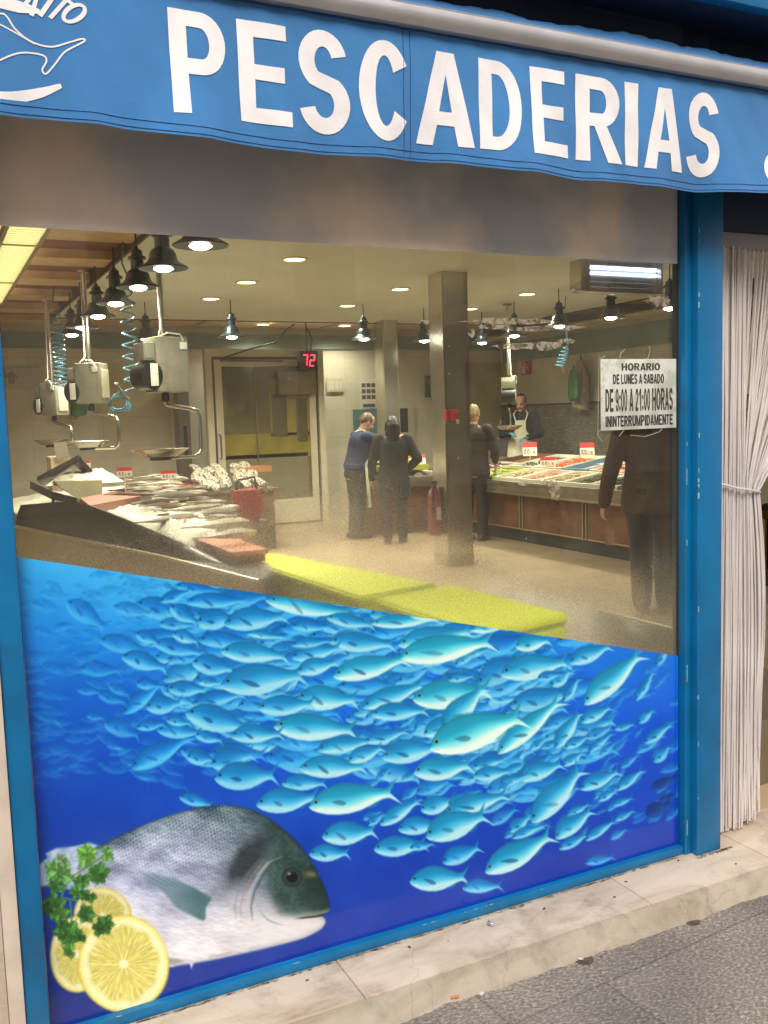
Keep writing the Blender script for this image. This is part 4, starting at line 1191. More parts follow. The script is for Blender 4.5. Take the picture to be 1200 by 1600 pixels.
for i, (x, y, r, tone) in enumerate(((192, 282, 56, (74, 122, 62)), (206, 245, 30, (90, 128, 80)), (290, 224, 46, (78, 130, 54)), (352, 222, 34, (72, 118, 56)), (330, 290, 50, (40, 84, 36)), (272, 318, 38, (50, 98, 44)),
                                 (190, 330, 40, (46, 96, 50)), (178, 400, 54, (44, 92, 48)), (150, 392, 30, (36, 78, 40)), (200, 425, 40, (58, 110, 50)), (300, 360, 36, (36, 78, 34)), (258, 350, 30, (46, 92, 40)), (290, 425, 38, (42, 88, 40)),
                                 (350, 462, 44, (44, 92, 38)), (322, 478, 30, (34, 74, 32)), (230, 490, 58, (48, 96, 40)), (205, 470, 34, (38, 80, 34)), (270, 495, 34, (36, 78, 32)), (238, 548, 32, (56, 106, 44)))):
    leaf(x, y, r, 50+i, tone, 0.3*i)

dimx = MB()
DX0, DX1, DZ0 = 0.1672, 2.0820, 0.0835
zl, zr = P(27, 870, Y=-0.004).z, P(1058, 1025, Y=-0.004).z
NX, NZ = 1040, 640
uu, vv = np.meshgrid(np.linspace(0, 1, NX), np.linspace(0, 1, NZ), indexing='xy')
wx = DX0+(DX1-DX0)*uu
ztop = zl+(zr-zl)*(wx-DX0)/(DX1-DX0)
wz = DZ0+(ztop-DZ0)*vv
pts = np.stack([wx, np.full_like(wx, -0.0045), wz], -1).reshape(-1, 3)
ix, iy = px_of(pts)
fx = np.clip(ix-CX0-0.5, 0, CW-1.001); fy = np.clip(iy-CY0-0.5, 0, CH-1.001)
x0 = fx.astype(int); y0 = fy.astype(int); tx = (fx-x0)[:, None]; ty = (fy-y0)[:, None]
cc = (cvs[y0, x0]*(1-tx)+cvs[y0, x0+1]*tx)*(1-ty)+(cvs[y0+1, x0]*(1-tx)+cvs[y0+1, x0+1]*tx)*ty
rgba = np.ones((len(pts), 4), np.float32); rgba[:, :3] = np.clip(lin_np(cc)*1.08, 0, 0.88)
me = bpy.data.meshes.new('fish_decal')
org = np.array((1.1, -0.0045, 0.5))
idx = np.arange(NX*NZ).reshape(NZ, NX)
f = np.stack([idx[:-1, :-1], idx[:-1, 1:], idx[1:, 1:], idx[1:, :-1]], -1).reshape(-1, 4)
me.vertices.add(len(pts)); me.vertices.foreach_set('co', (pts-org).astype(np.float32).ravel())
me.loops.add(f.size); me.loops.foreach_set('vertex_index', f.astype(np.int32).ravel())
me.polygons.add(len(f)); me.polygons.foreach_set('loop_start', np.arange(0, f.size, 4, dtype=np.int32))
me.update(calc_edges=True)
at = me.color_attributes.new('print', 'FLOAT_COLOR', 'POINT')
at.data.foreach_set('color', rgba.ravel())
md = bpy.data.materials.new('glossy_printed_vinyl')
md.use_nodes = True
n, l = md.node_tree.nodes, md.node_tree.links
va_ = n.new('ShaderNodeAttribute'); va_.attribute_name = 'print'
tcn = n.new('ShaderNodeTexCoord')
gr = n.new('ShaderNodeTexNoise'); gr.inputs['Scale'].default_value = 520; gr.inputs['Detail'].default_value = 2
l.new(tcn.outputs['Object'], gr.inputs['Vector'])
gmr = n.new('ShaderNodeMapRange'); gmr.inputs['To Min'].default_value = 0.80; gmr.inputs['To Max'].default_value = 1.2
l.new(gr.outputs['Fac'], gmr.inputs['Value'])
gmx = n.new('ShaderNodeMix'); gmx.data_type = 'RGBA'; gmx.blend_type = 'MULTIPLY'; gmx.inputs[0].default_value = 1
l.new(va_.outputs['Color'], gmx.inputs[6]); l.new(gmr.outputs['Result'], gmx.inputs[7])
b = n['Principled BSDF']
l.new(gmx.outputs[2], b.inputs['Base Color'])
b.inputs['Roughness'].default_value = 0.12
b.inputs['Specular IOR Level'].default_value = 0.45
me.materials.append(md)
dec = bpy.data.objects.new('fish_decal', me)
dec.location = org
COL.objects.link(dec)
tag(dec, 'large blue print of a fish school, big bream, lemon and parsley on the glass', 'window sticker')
# ------------------------------------------------------------------ shop interior: floor, ceiling, walls
FZ, CZ = 0.05, 2.80
def tile_material(name, tile, grout, w, h, var=0.1, rough=0.35, mortar=0.006, axes='xy', off=0.0):
    m = bpy.data.materials.new(name)
    m.use_nodes = True
    n, l = m.node_tree.nodes, m.node_tree.links
    b = n['Principled BSDF']; b.inputs['Roughness'].default_value = rough
    tc = n.new('ShaderNodeTexCoord')
    sp = n.new('ShaderNodeSeparateXYZ'); cb = n.new('ShaderNodeCombineXYZ')
    l.new(tc.outputs['Object'], sp.inputs['Vector'])
    l.new(sp.outputs[axes[0].upper()], cb.inputs['X']); l.new(sp.outputs[axes[1].upper()], cb.inputs['Y'])
    br = n.new('ShaderNodeTexBrick')
    br.offset = off
    br.inputs['Scale'].default_value = 1; br.inputs['Mortar Size'].default_value = mortar
    br.inputs['Brick Width'].default_value = w; br.inputs['Row Height'].default_value = h
    t = Vector(tile)
    br.inputs['Color1'].default_value = tuple(t*(1-var))+(1,); br.inputs['Color2'].default_value = tuple(t*(1+var))+(1,)
    br.inputs['Mortar'].default_value = tuple(grout)+(1,)
    l.new(cb.outputs['Vector'], br.inputs['Vector'])
    no = n.new('ShaderNodeTexNoise'); no.inputs['Scale'].default_value = 3; no.inputs['Detail'].default_value = 8
    l.new(tc.outputs['Object'], no.inputs['Vector'])
    mr = n.new('ShaderNodeMapRange'); mr.inputs['To Min'].default_value = 0.72; mr.inputs['To Max'].default_value = 1.25
    l.new(no.outputs['Fac'], mr.inputs['Value'])
    mx = n.new('ShaderNodeMix'); mx.data_type = 'RGBA'; mx.blend_type = 'MULTIPLY'; mx.inputs[0].default_value = 1
    l.new(br.outputs['Color'], mx.inputs[6]); l.new(mr.outputs['Result'], mx.inputs[7])
    l.new(mx.outputs[2], b.inputs['Base Color'])
    return m
M_floor = tile_material('tan_floor_tiles', (0.42, 0.32, 0.20), (0.26, 0.19, 0.11), 0.60, 0.60, 0.05, 0.30)
tag(MB().box((-2.0, 0.065, -0.06), (8.9, 11.2, FZ)).build('floor', M_floor, smooth=False), kind='structure')
M_wall = tile_material('cream_wall_tiles', (0.54, 0.51, 0.41), (0.45, 0.42, 0.33), 0.90, 0.40, 0.02, 0.35, 0.004, 'xz')
M_wally = tile_material('cream_wall_tiles_side', (0.54, 0.51, 0.41), (0.45, 0.42, 0.33), 0.90, 0.40, 0.02, 0.35, 0.004, 'yz')
M_mosaic = tile_material('grey_mosaic', (0.20, 0.185, 0.15), (0.10, 0.09, 0.07), 0.075, 0.03, 0.28, 0.3, 0.004, 'yz', 0.5)
M_front = mat('front_wall_render', (0.40, 0.36, 0.28), 0.8, var=0.1)
rm = thing('shop_room', 'cream tiled walls and ceiling of the fishmonger shop seen through the window', 'room', (4, 6, 0))
MB().box((-2.0, 10.9, FZ), (8.9, 11.1, 3.1)).build('back_wall', M_wall, rm, smooth=False)
MB().box((-2.0, 0.1, FZ), (-1.5, 10.9, 3.1)).build('side_wall', M_wally, rm, smooth=False)
MB().box((8.6, 0.1, 1.602), (8.9, 10.9, 3.1)).build('side_wall', M_wally, rm, smooth=False)
MB().box((8.59, 0.1, FZ), (8.9, 10.9, 1.5985)).build('mosaic_wainscot', M_mosaic, rm, smooth=False)
MB().box((8.575, 0.1, 1.585), (8.5895, 10.9, 1.612)).build('dado_trim', M_dark, rm, smooth=False)
MB().box((-2.0, 0.1005, FZ), (0.113, 0.24, 3.1)).box((3.26, 0.0, FZ), (8.9, 0.24, 3.1)).box((0.115, 0.1005, 2.6), (3.255, 0.24, 3.1)).build('front_wall', M_front, rm, smooth=False)
M_ceil = mat('white_ceiling_paint', (0.64, 0.66, 0.59), 0.7, var=0.05, scale=2)
M_wood = mat('reddish_wood_ceiling', (0.15, 0.042, 0.012), 0.45, var=0.22, scale=7)
M_wood2 = mat('pale_wood_board', (0.60, 0.40, 0.20), 0.45, var=0.12, scale=7)
MB().box((1.52, 0.25, CZ), (7.9, 9.8, CZ+0.10)).build('ceiling', M_ceil, rm, smooth=False)
MB().box((-1.5, 0.25, CZ+0.102), (8.6, 10.9, CZ+0.16)).build('wooden_ceiling', M_wood, rm, smooth=False)
wb = MB()
for i in range(9):
    y = 1.2+i*1.15
    wb.box((-1.49, y, CZ+0.03), (1.515, y+0.40, CZ+0.101))
for i in range(9):
    y = 1.2+i*1.15
    wb.box((7.905, y, CZ+0.03), (8.59, y+0.40, CZ+0.101))
for i in range(8):
    x = 1.6+i*0.95
    wb.box((x, 9.805, CZ+0.02), (x+0.88, 10.89, CZ+0.101))
wb.build('ceiling_board', M_wood2, rm, smooth=False)
MB().box((1.50, 0.25, CZ-0.012), (1.519, 9.82, CZ+0.10)).box((1.52, 9.801, CZ-0.012), (7.92, 9.82, CZ+0.10)).box((7.901, 0.25, CZ-0.012), (7.92, 9.80, CZ+0.10)).build('ceiling_trim', mat('brown_trim', (0.10, 0.05, 0.025), 0.5), rm, smooth=False)
MB().box((8.2, 0.25, 2.66), (8.575, 10.89, 2.70), 0.004).build('cornice_ledge', mat('cream_cornice', (0.6, 0.52, 0.34), 0.4), rm, smooth=False)
MB().box((-1.49, 10.86, 2.52), (8.57, 10.895, 2.72)).build('dark_band', mat('teal_shadow_band', (0.16, 0.22, 0.19), 0.5, var=0.1), rm, smooth=False)  # dark strip painted for the shadow below the wooden ceiling
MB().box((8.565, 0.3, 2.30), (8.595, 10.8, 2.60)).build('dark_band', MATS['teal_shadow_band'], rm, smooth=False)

# mirrored columns
def column(x0, x1, y0, y1, label):
    t = thing('mirrored_column', label, 'column', ((x0+x1)/2, (y0+y1)/2, FZ))
    MB().box((x0, y0, FZ), (x1, y1, CZ), 0.004).build('cladding', M_mirror, t, smooth=False)
    e = MB()
    for x in (x0-0.003, x1-0.009): e.box((x, y0-0.003, FZ), (x+0.012, y0+0.009, CZ-0.001))
    e.build('edge_trim', M_steel, t, smooth=False)
    MB().box((x0-0.01, y0-0.01, FZ), (x1+0.01, y1+0.01, FZ+0.10), 0.004).build('base', M_steel, t, smooth=False)
    return t
column(4.395, 4.662, 5.45, 5.72, 'tall square mirror clad column standing in the middle of the shop, nearest the window')
c1 = P(588, 600, Y=9.4).x; c2 = P(623, 600, Y=9.4).x
column(c1+0.12, c2, 9.4, 9.66, 'slim mirror clad column behind the man in navy and the woman in black')

# ------------------------------------------------------------------ ceiling downlights
def light(name, kind, loc, energy, parent, size=0.05, color=LAMP_COL, spot=None):
    ld = bpy.data.lights.new(name, kind)
    ld.energy = energy; ld.color = color
    if kind in ('POINT', 'SPOT'): ld.shadow_soft_size = size
    if kind == 'SPOT': ld.spot_size = spot or math.radians(130); ld.spot_blend = 0.6
    o = bpy.data.objects.new(name, ld)
    COL.objects.link(o); o.location = loc; o.parent = parent
    return o
M_glow = mat('lit_downlight', (1, 0.9, 0.6), 0.5, emit=(1.0, 0.80, 0.42), estr=9.0)
M_bulb = mat('lit_bulb', (1, 0.95, 0.85), 0.5, emit=(1.0, 0.93, 0.80), estr=40.0)
M_bulb_cool = mat('lit_bulb_cool', (0.9, 1, 1), 0.5, emit=(0.72, 1.0, 0.95), estr=20.0)
dl = thing('downlight', '', 'ceiling light', (0, 0, 0), 0, 'round downlights in the white ceiling')
MB().lathe([(0.085, -0.004), (0.088, -0.012), (0.108, -0.010), (0.112, 0.0)], seg=28, cap=False).build('trim_ring', M_white, dl)
MB().lathe([(0.001, -0.0055), (0.086, -0.0055), (0.086, -0.0045), (0.001, -0.0045)], seg=28, cap=False).build('diffuser', M_glow, dl)
light('light_source', 'SPOT', (0, 0, -0.02), SPOT_W, dl, 0.08, (1.0, 0.95, 0.79), math.radians(150))
first = True
for x, y, lab in ((2.85, 5.18, 'nearest round lit downlight in the white ceiling, right of the cut off pendant'),
                  (2.86, 6.49, 'round lit downlight between two others, second in the left ceiling row'),
                  (2.86, 7.72, 'round lit downlight deepest in the left ceiling row, above the hanging scale'),
                  (4.55, 6.59, 'round lit downlight just left of the mirrored column, in the middle ceiling row'),
                  (4.58, 8.0, 'round lit downlight deepest in the middle ceiling row, above the red number display'),
                  (6.16, 6.63, 'round lit downlight under the white ceiling, between the column and the insect killer'),
                  (6.26, 8.0, 'small round lit downlight right beside the mirrored column, behind the peeled glue')):
    if first: o = dl; o.location = (x, y, CZ); first = False
    else: o = dup(dl, (x, y, CZ))
    o['label'] = lab
for x, y, lab in ((P(384, 515, Z=CZ+.02).x, 10.35, 'small round downlight in the wooden ceiling edge above the cold room door'),
                  (P(504, 517, Z=CZ+.02).x, 10.35, 'small round downlight in the wooden ceiling edge right of the red number display')):
    dup(dl, (x, y, CZ+0.018), 0, lab)['group'] = 'round downlights in the wooden ceiling edge'

# ------------------------------------------------------------------ enamel pendant lamps
M_enamel = mat('dark_green_enamel', (0.004, 0.013, 0.018), 0.32, var=0.15, coat=0.25)
M_enin = mat('white_enamel', (0.7, 0.68, 0.6), 0.3)
lp = thing('pendant_lamp', '', 'pendant lamp', (0, 0, 0), 0, 'dark enamel pendant lamps over the fish counters')
sh_ = MB().lathe([(0.146, 0.0), (0.149, 0.006), (0.130, 0.018), (0.098, 0.036), (0.084, 0.056), (0.078, 0.088), (0.062, 0.112), (0.045, 0.122), (0.043, 0.185), (0.062, 0.190), (0.060, 0.205), (0.040, 0.214), (0.036, 0.245), (0.014, 0.262), (0.010, 0.275)], seg=28); sh_ = sh_.build('shade', M_enamel, lp)
MB().lathe([(0.144, -0.001), (0.094, 0.030), (0.082, 0.046), (0.076, 0.080)], seg=28, cap=False).build('inner_reflector', M_enin, sh_)
MB().ball((0, 0, 0.014), (0.066, 0.066, 0.034)).build('bulb', M_bulb, lp)
MB().tube([(0, 0, 0.27), (0, 0, CZ-2.4+0.02)], 0.006, 6).build('stem', M_black, lp)
light('light_source', 'SPOT', (0, 0, -0.02), LAMP_W, lp, 0.05, LAMP_COL, math.radians(160))
LAMPS = [(1.37, 1.95, 'dark enamel pendant lamp behind the sky film, the row\'s end nearest the window'),  # unseen lamp, added to light the yellow green crates
         (1.38, 2.73, 'dark enamel pendant lamp nearest the window, cut off by the grey film above'),
         (1.36, 3.49, 'dark enamel pendant lamp directly behind the pole of the large hanging scale'),
         (1.38, 4.31, 'dark enamel pendant lamp hanging just left of the large hanging scale pole'),
         (1.39, 5.19, 'dark enamel pendant lamp right beside the blue coiled hose'),
         (1.40, 6.07, 'dark enamel pendant lamp between the middle scale pole and the blue coiled hose'),
         (1.41, 7.0, 'small dark enamel pendant lamp with a glaring bulb, left of the middle scale pole'),
         (1.42, 7.75, 'farthest pendant lamp of the left row, half behind the middle scale pole'),
         (2.25, 8.15, 'small dark pendant lamp behind the cable of the large hanging scale'),
         (3.10, 7.81, 'dark green pendant lamp hanging alone in front of the cold room door'),
         (4.73, 7.90, 'dark green pendant lamp left of the slim mirrored column'),
         (5.64, 8.09, 'dark green pendant lamp just left of the big mirrored column'),
         (6.61, 8.30, 'dark green pendant lamp farthest back on the right row, beside the big mirrored column'),
         (6.45, 7.32, 'dark green pendant lamp above the pole of the hanging scale on the right'),
         (6.28, 6.21, 'dark green pendant lamp above the blue coiled hose on the right'),
         (6.30, 5.38, 'dark green pendant lamp above and left of the opening hours sign'),
         (6.31, 4.56, 'dark green pendant lamp at the right edge of the glass by the blue post')]
for i, (x, y, lab) in enumerate(LAMPS):
    if i == 0: o = lp; o.location = (x, y, 2.40)
    else: o = dup(lp, (x, y, 2.40), 0.3*i)
    o['label'] = lab
    if i == 2:
        for c in o.children:
            if c.name.startswith('bulb'): c.data = c.data.copy(); c.data.materials[0] = M_bulb_cool

# ------------------------------------------------------------------ fluorescent louvre fitting at top left
fl = thing('fluorescent_fitting', 'long lit fluorescent ceiling fitting with slatted louvres at the top left', 'ceiling light', (0.69, 5.2, 2.77))
fm = MB()
for x in (0.56, 0.815): fm.box((x, 1.5, 2.755), (x+0.03, 8.3, 2.80), 0.003)
for y in (1.5, 3.05, 4.9, 6.75, 8.25): fm.box((0.591, y, 2.755), (0.814, y+0.05, 2.80), 0.003)
fm.build('housing', mat('olive_painted_metal', (0.30, 0.27, 0.14), 0.5, var=0.1), fl)
M_tube = mat('lit_fluorescent_panel', (1, 0.95, 0.8), 0.5, emit=(1.0, 0.95, 0.80), estr=4.5)
tb = MB()
for y0, y1 in ((1.551, 3.049), (3.101, 4.899), (4.951, 6.749), (6.801, 8.249)): tb.box((0.592, y0, 2.775), (0.813, y1, 2.80))
tb.build('lit_panel', M_tube, fl)
lv = MB()
for y in np.arange(1.6, 8.2, 0.075): lv.box((0.592, y, 2.757), (0.813, y+0.012, 2.7745))
lv.build('louvre', mat('louvre_metal', (0.5, 0.42, 0.2), 0.4), fl, smooth=False)

# ------------------------------------------------------------------ insect killer at upper right
ik = thing('insect_killer', 'steel insect killer with bluish lit tubes hanging at the upper right', 'insect killer', P(970, 440, Y=4.0))
a, b_ = P(922, 415, Y=4.0), P(1033, 456, Y=4.0)
MB().box((a.x-0.02, 4.06, b_.z-0.02), (b_.x+0.02, 4.16, a.z+0.06), 0.006).build('housing', M_steel, ik)
fr = MB()
fr.box((a.x-0.02, 4.0, b_.z-0.02), (b_.x+0.02, 4.059, b_.z), 0.003).box((a.x-0.02, 4.0, b_.z+0.001), (a.x, 4.059, a.z+0.06), 0.003).box((b_.x, 4.0, b_.z+0.001), (b_.x+0.02, 4.059, a.z+0.06), 0.003).box((a.x-0.02, 4.0, a.z+0.061), (b_.x+0.02, 4.059, a.z+0.08), 0.003)
fr.build('frame', M_steel, ik)
MB().box((a.x-0.10, 3.99, b_.z-0.02), (a.x-0.022, 4.14, a.z+0.05), 0.008).build('end_box', M_mirror, ik)
tu = MB()
zc = (a.z*0.75+b_.z*0.25)
for dz in (0.0, 0.045): tu.tube([(a.x+0.01, 4.045, zc+dz), (b_.x-0.01, 4.045, zc+dz)], 0.014, 8)
tu.build('lit_tube', mat('lit_uv_tube', (0.7, 0.8, 1), 0.4, emit=(0.42, 0.55, 1.0), estr=5.0), ik)
gr_ = MB()
for x in np.arange(a.x+0.015, b_.x, 0.028): gr_.tube([(x, 4.012, b_.z+0.004), (x, 4.012, a.z+0.058)], 0.0022, 4)
for z in np.linspace(b_.z+0.02, a.z+0.04, 6): gr_.tube([(a.x, 4.009, z), (b_.x, 4.009, z)], 0.0022, 4)
gr_.build('grille', M_steel, ik, smooth=False)
MB().tube([(a.x+0.1, 4.11, a.z+0.06), (a.x+0.1, 4.11, CZ)], 0.006, 6).tube([(b_.x-0.1, 4.11, a.z+0.06), (b_.x-0.1, 4.11, CZ)], 0.006, 6).build('hanger', M_steel, ik)

# ------------------------------------------------------------------ hanging scales
M_scale = mat('worn_cream_scale', (0.22, 0.205, 0.155), 0.4, var=0.12, scale=14, dark=(0.30, 0.27, 0.18), dpos=(0.55, 0.75), dscale=9)
def hanging_scale(label, loc, rz, H, s=1.0, arm=True):
    t = thing('hanging_scale', label, 'scale', loc, rz, 'hanging scales over the counters')
    W = dict(world=False)
    top = CZ-loc[2]
    MB().tube([(0, 0, 0.20), (0, 0, top)], 0.019, 10).tube([(0, 0, top-0.02), (0, 0, top)], 0.05, 12).build('pole', M_steel, t, **W)
    b = MB(); b.box((-0.10*s, -0.10*s, -0.17*s), (0.14*s, 0.10*s, 0.20*s), 0.014).box((-0.18*s, -0.085*s, 0.04*s), (-0.10*s, 0.085*s, 0.16*s), 0.01)
    hs = b.build('housing', M_scale, t, **W)
    MB().box((-0.172*s, -0.092*s, 0.055*s), (-0.108*s, -0.0852*s, 0.145*s), 0.002).build('label_plate', mat('grey_plate', (0.22, 0.22, 0.17), 0.4), hs, **W)
    pr_ = MB(); pr_.tube([(-0.135*s, -0.105*s, -0.06*s), (-0.135*s, 0.09*s, -0.06*s)], 0.095*s, 20, flat=0.075*s); pr_.build('paper_drum', M_black, hs, **W)
    MB().box((-0.15*s, -0.112*s, -0.13*s), (-0.095*s, -0.1055*s, 0.02*s), 0.003).build('ticket_slot', M_enin, hs, **W)
    MB().box((0.075*s, -0.112*s, 0.115*s), (0.125*s, -0.1005*s, 0.165*s), 0.003).build('switch_box', mat('white_switch', (0.75, 0.74, 0.68), 0.4), hs, **W)
    MB().box((0.141*s, -0.07*s, -0.12*s), (0.155*s, 0.07*s, 0.14*s), 0.003).build('keypad', mat('pale_keypad', (0.5, 0.47, 0.34), 0.5), hs, **W)
    cb = MB(); cb.tube([(0.10*s, -0.11*s, 0.17*s), (0.08*s, -0.11*s, 0.215*s), (0.0, -0.09*s, 0.225*s), (-0.06*s, -0.06*s, 0.20*s), (-0.02, -0.03, 0.26*s), (-0.022, -0.02, 0.5), (-0.022, -0.01, top-0.05)], 0.006, 6)
    cb.build('cable', M_enin, t, **W)
    MB().lathe([(0.02, -0.235*s), (0.028, -0.225*s), (0.028, -0.19*s), (0.018, -0.171*s)], seg=12).build('swivel', M_black, t, **W)
    ar = MB(); ar.tube([(0, 0, -0.235*s), (0.0, 0, -0.25*s), (0.06*s, 0, -0.262*s), (0.19*s, 0, -0.285*s), (0.235*s, 0, -0.30*s), (0.25*s, 0, -0.34*s), (0.25*s, 0, -H+0.06), (0.235*s, 0, -H+0.02), (0.2*s, 0, -H)], 0.014, 10)
    ar.tube([(0.21*s, 0, -H), (-0.1*s, 0, -H)], 0.012, 8)
    ar.build('arm', mat('bright_steel_tube', (0.62, 0.58, 0.5), 0.25, 1.0), t, **W)
    px = -0.06*s
    MB().lathe([(0.001, -H+0.012), (0.12*s, -H+0.012), (0.178*s, -H+0.05), (0.192*s, -H+0.062), (0.195*s, -H+0.066), (0.175*s, -H+0.058), (0.115*s, -H+0.020), (0.001, -H+0.019)], c=(px, 0, 0), seg=36, cap=False).build('pan', mat('dull_steel_pan', (0.34, 0.31, 0.24), 0.25, 1.0, var=0.2, scale=8), t, **W)
    MB().lathe([(0.07*s, -H-0.012), (0.075*s, -H-0.008), (0.075*s, -H+0.011), (0.07*s, -H+0.0115)], c=(px, 0, 0), seg=20).build('pan_seat', M_black, t, **W)
    return t
def s_at(px_, p): return px_*float(np.dot(np.array(p)-CAM, _fw))/FPX
p1 = P(256, 574, Y=4.25)
h1 = p1.z - P(256, 716, Y=4.25).z
hanging_scale('largest hanging scale, its cream box in front of the cold room door frame', p1, 0.22, h1, 1.0)
p2 = P(141, 602, Y=6.2)
hanging_scale('middle hanging scale on the left, with a green bag behind its box', p2, -0.6, p2.z-P(141, 701, Y=6.2).z, 0.93)
p3 = P(83, 626, Y=8.2)
hanging_scale('smallest hanging scale at the far left, beside the blue frame', p3, -0.9, p3.z-P(83, 697, Y=8.2).z, 0.92)
p4 = P(795, 612, Y=7.5)
hanging_scale('hanging scale on the right in front of the fishmonger in the white apron', p4, 0.9, p4.z-P(795, 673, Y=7.5).z, 0.85)
MB

# ------------------------------------------------------------------ coiled blue hoses
M_hose = mat('pale_blue_hose', (0.08, 0.22, 0.31), 0.35, var=0.1)
def coil(label, px_, py0, py1, Y, turns, r_px, loops=True, tight=1.0, sway=0.0):
    a, b = P(px_, py0, Y=Y), P(px_, py1, Y=Y)
    r = s_at(r_px, a)
    t = thing('coiled_hose', label, 'hose', a, 0, 'coiled air hoses hanging from the ceiling')
    pts = []
    n = int(turns*16)
    for k in range(n+1):
        s = k/n
        an = 2*PI*turns*s
        rr = r*(0.55+0.45*min(1, s*3))
        pts.append((a.x+rr*math.cos(an)+sway*s, Y+rr*math.sin(an), a.z+(b.z-a.z)*(s**tight)))
    m = MB(); m.tube([(a.x, Y, CZ+0.1), (a.x-r*0.4, Y, (a.z+CZ)/2), (a.x+r*0.55, Y, a.z)], 0.007, 6); m.tube(pts, 0.0075, 6)
    if loops:
        e = Vector(pts[-1])
        m.tube([e+Vector((-r+r*(1.0+0.12*q/PI)*math.sin(q), 0.03*math.sin(2*q), -r*1.2+r*1.2*math.cos(q)-0.15*r*q/PI)) for q in np.linspace(0, 2*PI*2.4, 60)], 0.0075, 6)
    m.build('hose', M_hose, t)
    g = MB(); e = Vector(pts[-1]); g.tube([e+Vector((-r*1.2, 0, r*1.0)), e+Vector((r*0.4, 0, -r*1.2))], [0.010, 0.014], 8); g.box(e+Vector((-r*1.5, -0.012, r*0.8)), e+Vector((-r*0.9, 0.012, r*1.3)), 0.003)
    g.build('spray_gun', M_steel, t)
    return t
coil('blue coiled hose hanging down right of the middle scale, ending in two loops', 197, 440, 612, 5.0, 9.5, 11)
coil('blue coiled hose with tight coils beside the smallest hanging scale', 87, 480, 604, 7.6, 15, 9.5, False, 0.8)
coil('short blue coiled hose hanging in the right half of the shop', 885, 540, 573, 6.7, 6, 7, False, 0.9, -0.10)
cr_ = P(886, 512, Y=6.7)

# ------------------------------------------------------------------ cold room door
YB = 10.0
cd = thing('cold_room_door', 'big cold room door with pale frame and dark olive glass at the back', 'door', (4.2, YB, FZ))
M_frame = mat('cream_grey_frame', (0.50, 0.45, 0.33), 0.4, var=0.08, scale=5)
M_frame2 = mat('shadow_gap', (0.10, 0.08, 0.05), 0.5)
f0 = P(319, 545, Y=YB); f1 = P(505, 560, Y=YB)
Wd = f1.x-f0.x; T = f0.z
fr = MB()
fr.box((f0.x, YB, FZ), (f0.x+0.09, YB+0.12, T-0.1002), 0.004).box((f1.x-0.09, YB, FZ), (f1.x, YB+0.12, T-0.1002), 0.004).box((f0.x, YB, T-0.10), (f1.x, YB+0.12, T), 0.004)
fr.build('frame', M_frame, cd)
MB().box((f0.x+0.0905, YB+0.06, FZ), (f1.x-0.0905, YB+0.13, T-0.101)).build('shadow_gap', M_frame2, cd, smooth=False)
L0, L1 = f0.x+0.125, f1.x-0.125
lf = MB()
lf.box((L0, YB+0.02, FZ+0.02), (L0+0.10, YB+0.0598, T-0.2302), 0.004).box((L1-0.10, YB+0.02, FZ+0.02), (L1, YB+0.0598, T-0.2302), 0.004).box((L0, YB+0.02, T-0.23), (L1, YB+0.0598, T-0.14), 0.004).box((L0+0.1002, YB+0.02, FZ+0.02), (L1-0.1002, YB+0.0598, FZ+0.35), 0.004)
lfo = lf.build('leaf_frame', M_frame, cd)
M_olive = mat('dark_olive_glass', (0.105, 0.090, 0.032), 0.16, var=0.30, scale=1.8, spec=0.6, dark=(0.17, 0.15, 0.07), dpos=(0.5, 0.65), dscale=1.3)
MB().box((L0+0.1003, YB+0.035, FZ+0.351), (L1-0.1003, YB+0.055, T-0.231)).build('glass_pane', M_olive, lfo, smooth=False)
MB().box((L0+0.55, YB+0.022, 0.9), (L0+0.57, YB+0.0300, T-0.25)).build('glazing_bar', mat('olive_bar', (0.12, 0.10, 0.04), 0.4), lfo, smooth=False)
# yellow and brown shapes behind the glass, grey reflection painted below them
M_yel = mat('mustard_plastic', (0.21, 0.165, 0.020), 0.3, var=0.25, scale=4)
M_brn = mat('dark_brown_panel', (0.085, 0.066, 0.022), 0.3, var=0.25, scale=3)
M_refl = mat('grey_reflection', (0.17, 0.155, 0.095), 0.25, var=0.15, scale=2)
def on_glass(name, m, x0, y0, x1, y1, k):
    a_, c_ = P(x0, y0, Y=YB+0.03), P(x1, y1, Y=YB+0.03)
    MB().box((a_.x, YB+0.0335-0.0012*k, c_.z), (c_.x, YB+0.0346-0.0012*k, a_.z)).build(name, m, lfo, smooth=False)
on_glass('grey_panel', M_refl, 345, 713, 486, 818, 0)  # reflection in the lower glass, painted as a grey sheet
on_glass('yellow_panel', M_yel, 342, 680, 486, 712, 0)
on_glass('yellow_panel', M_yel, 420, 592, 486, 679, 0)
on_glass('brown_panel', M_brn, 424, 616, 450, 682, 1)
on_glass('brown_panel', M_brn, 462, 622, 482, 690, 1)
on_glass('brown_panel', M_brn, 352, 560, 384, 640, 0)
MB().box((L0+0.85, YB-0.10, T-0.62), (L0+1.40, YB+0.019, T-0.30), 0.01).build('vent_box', mat('olive_vent', (0.15, 0.125, 0.06), 0.4, var=0.2, scale=10), cd)
MB().tube([(L0+0.08, YB-0.02, T-0.155), (L0+0.95, YB-0.02, T-0.165)], 0.014, 6).tube([(L0+0.03, YB+0.01, 1.0), (L0+0.03, YB-0.04, 1.02), (L0+0.03, YB-0.04, 1.3), (L0+0.03, YB+0.01, 1.32)], 0.012, 6).build('closer_rail', M_frame2, cd)
wr = MB()
a = P(330, 555, Y=YB-0.05)
wr.tube([P(352, 558, Y=9.9), P(392, 545, Y=9.88), P(430, 535, Y=9.85), P(448, 515, Y=9.85), P(460, 507, Y=9.85)], 0.012, 5)
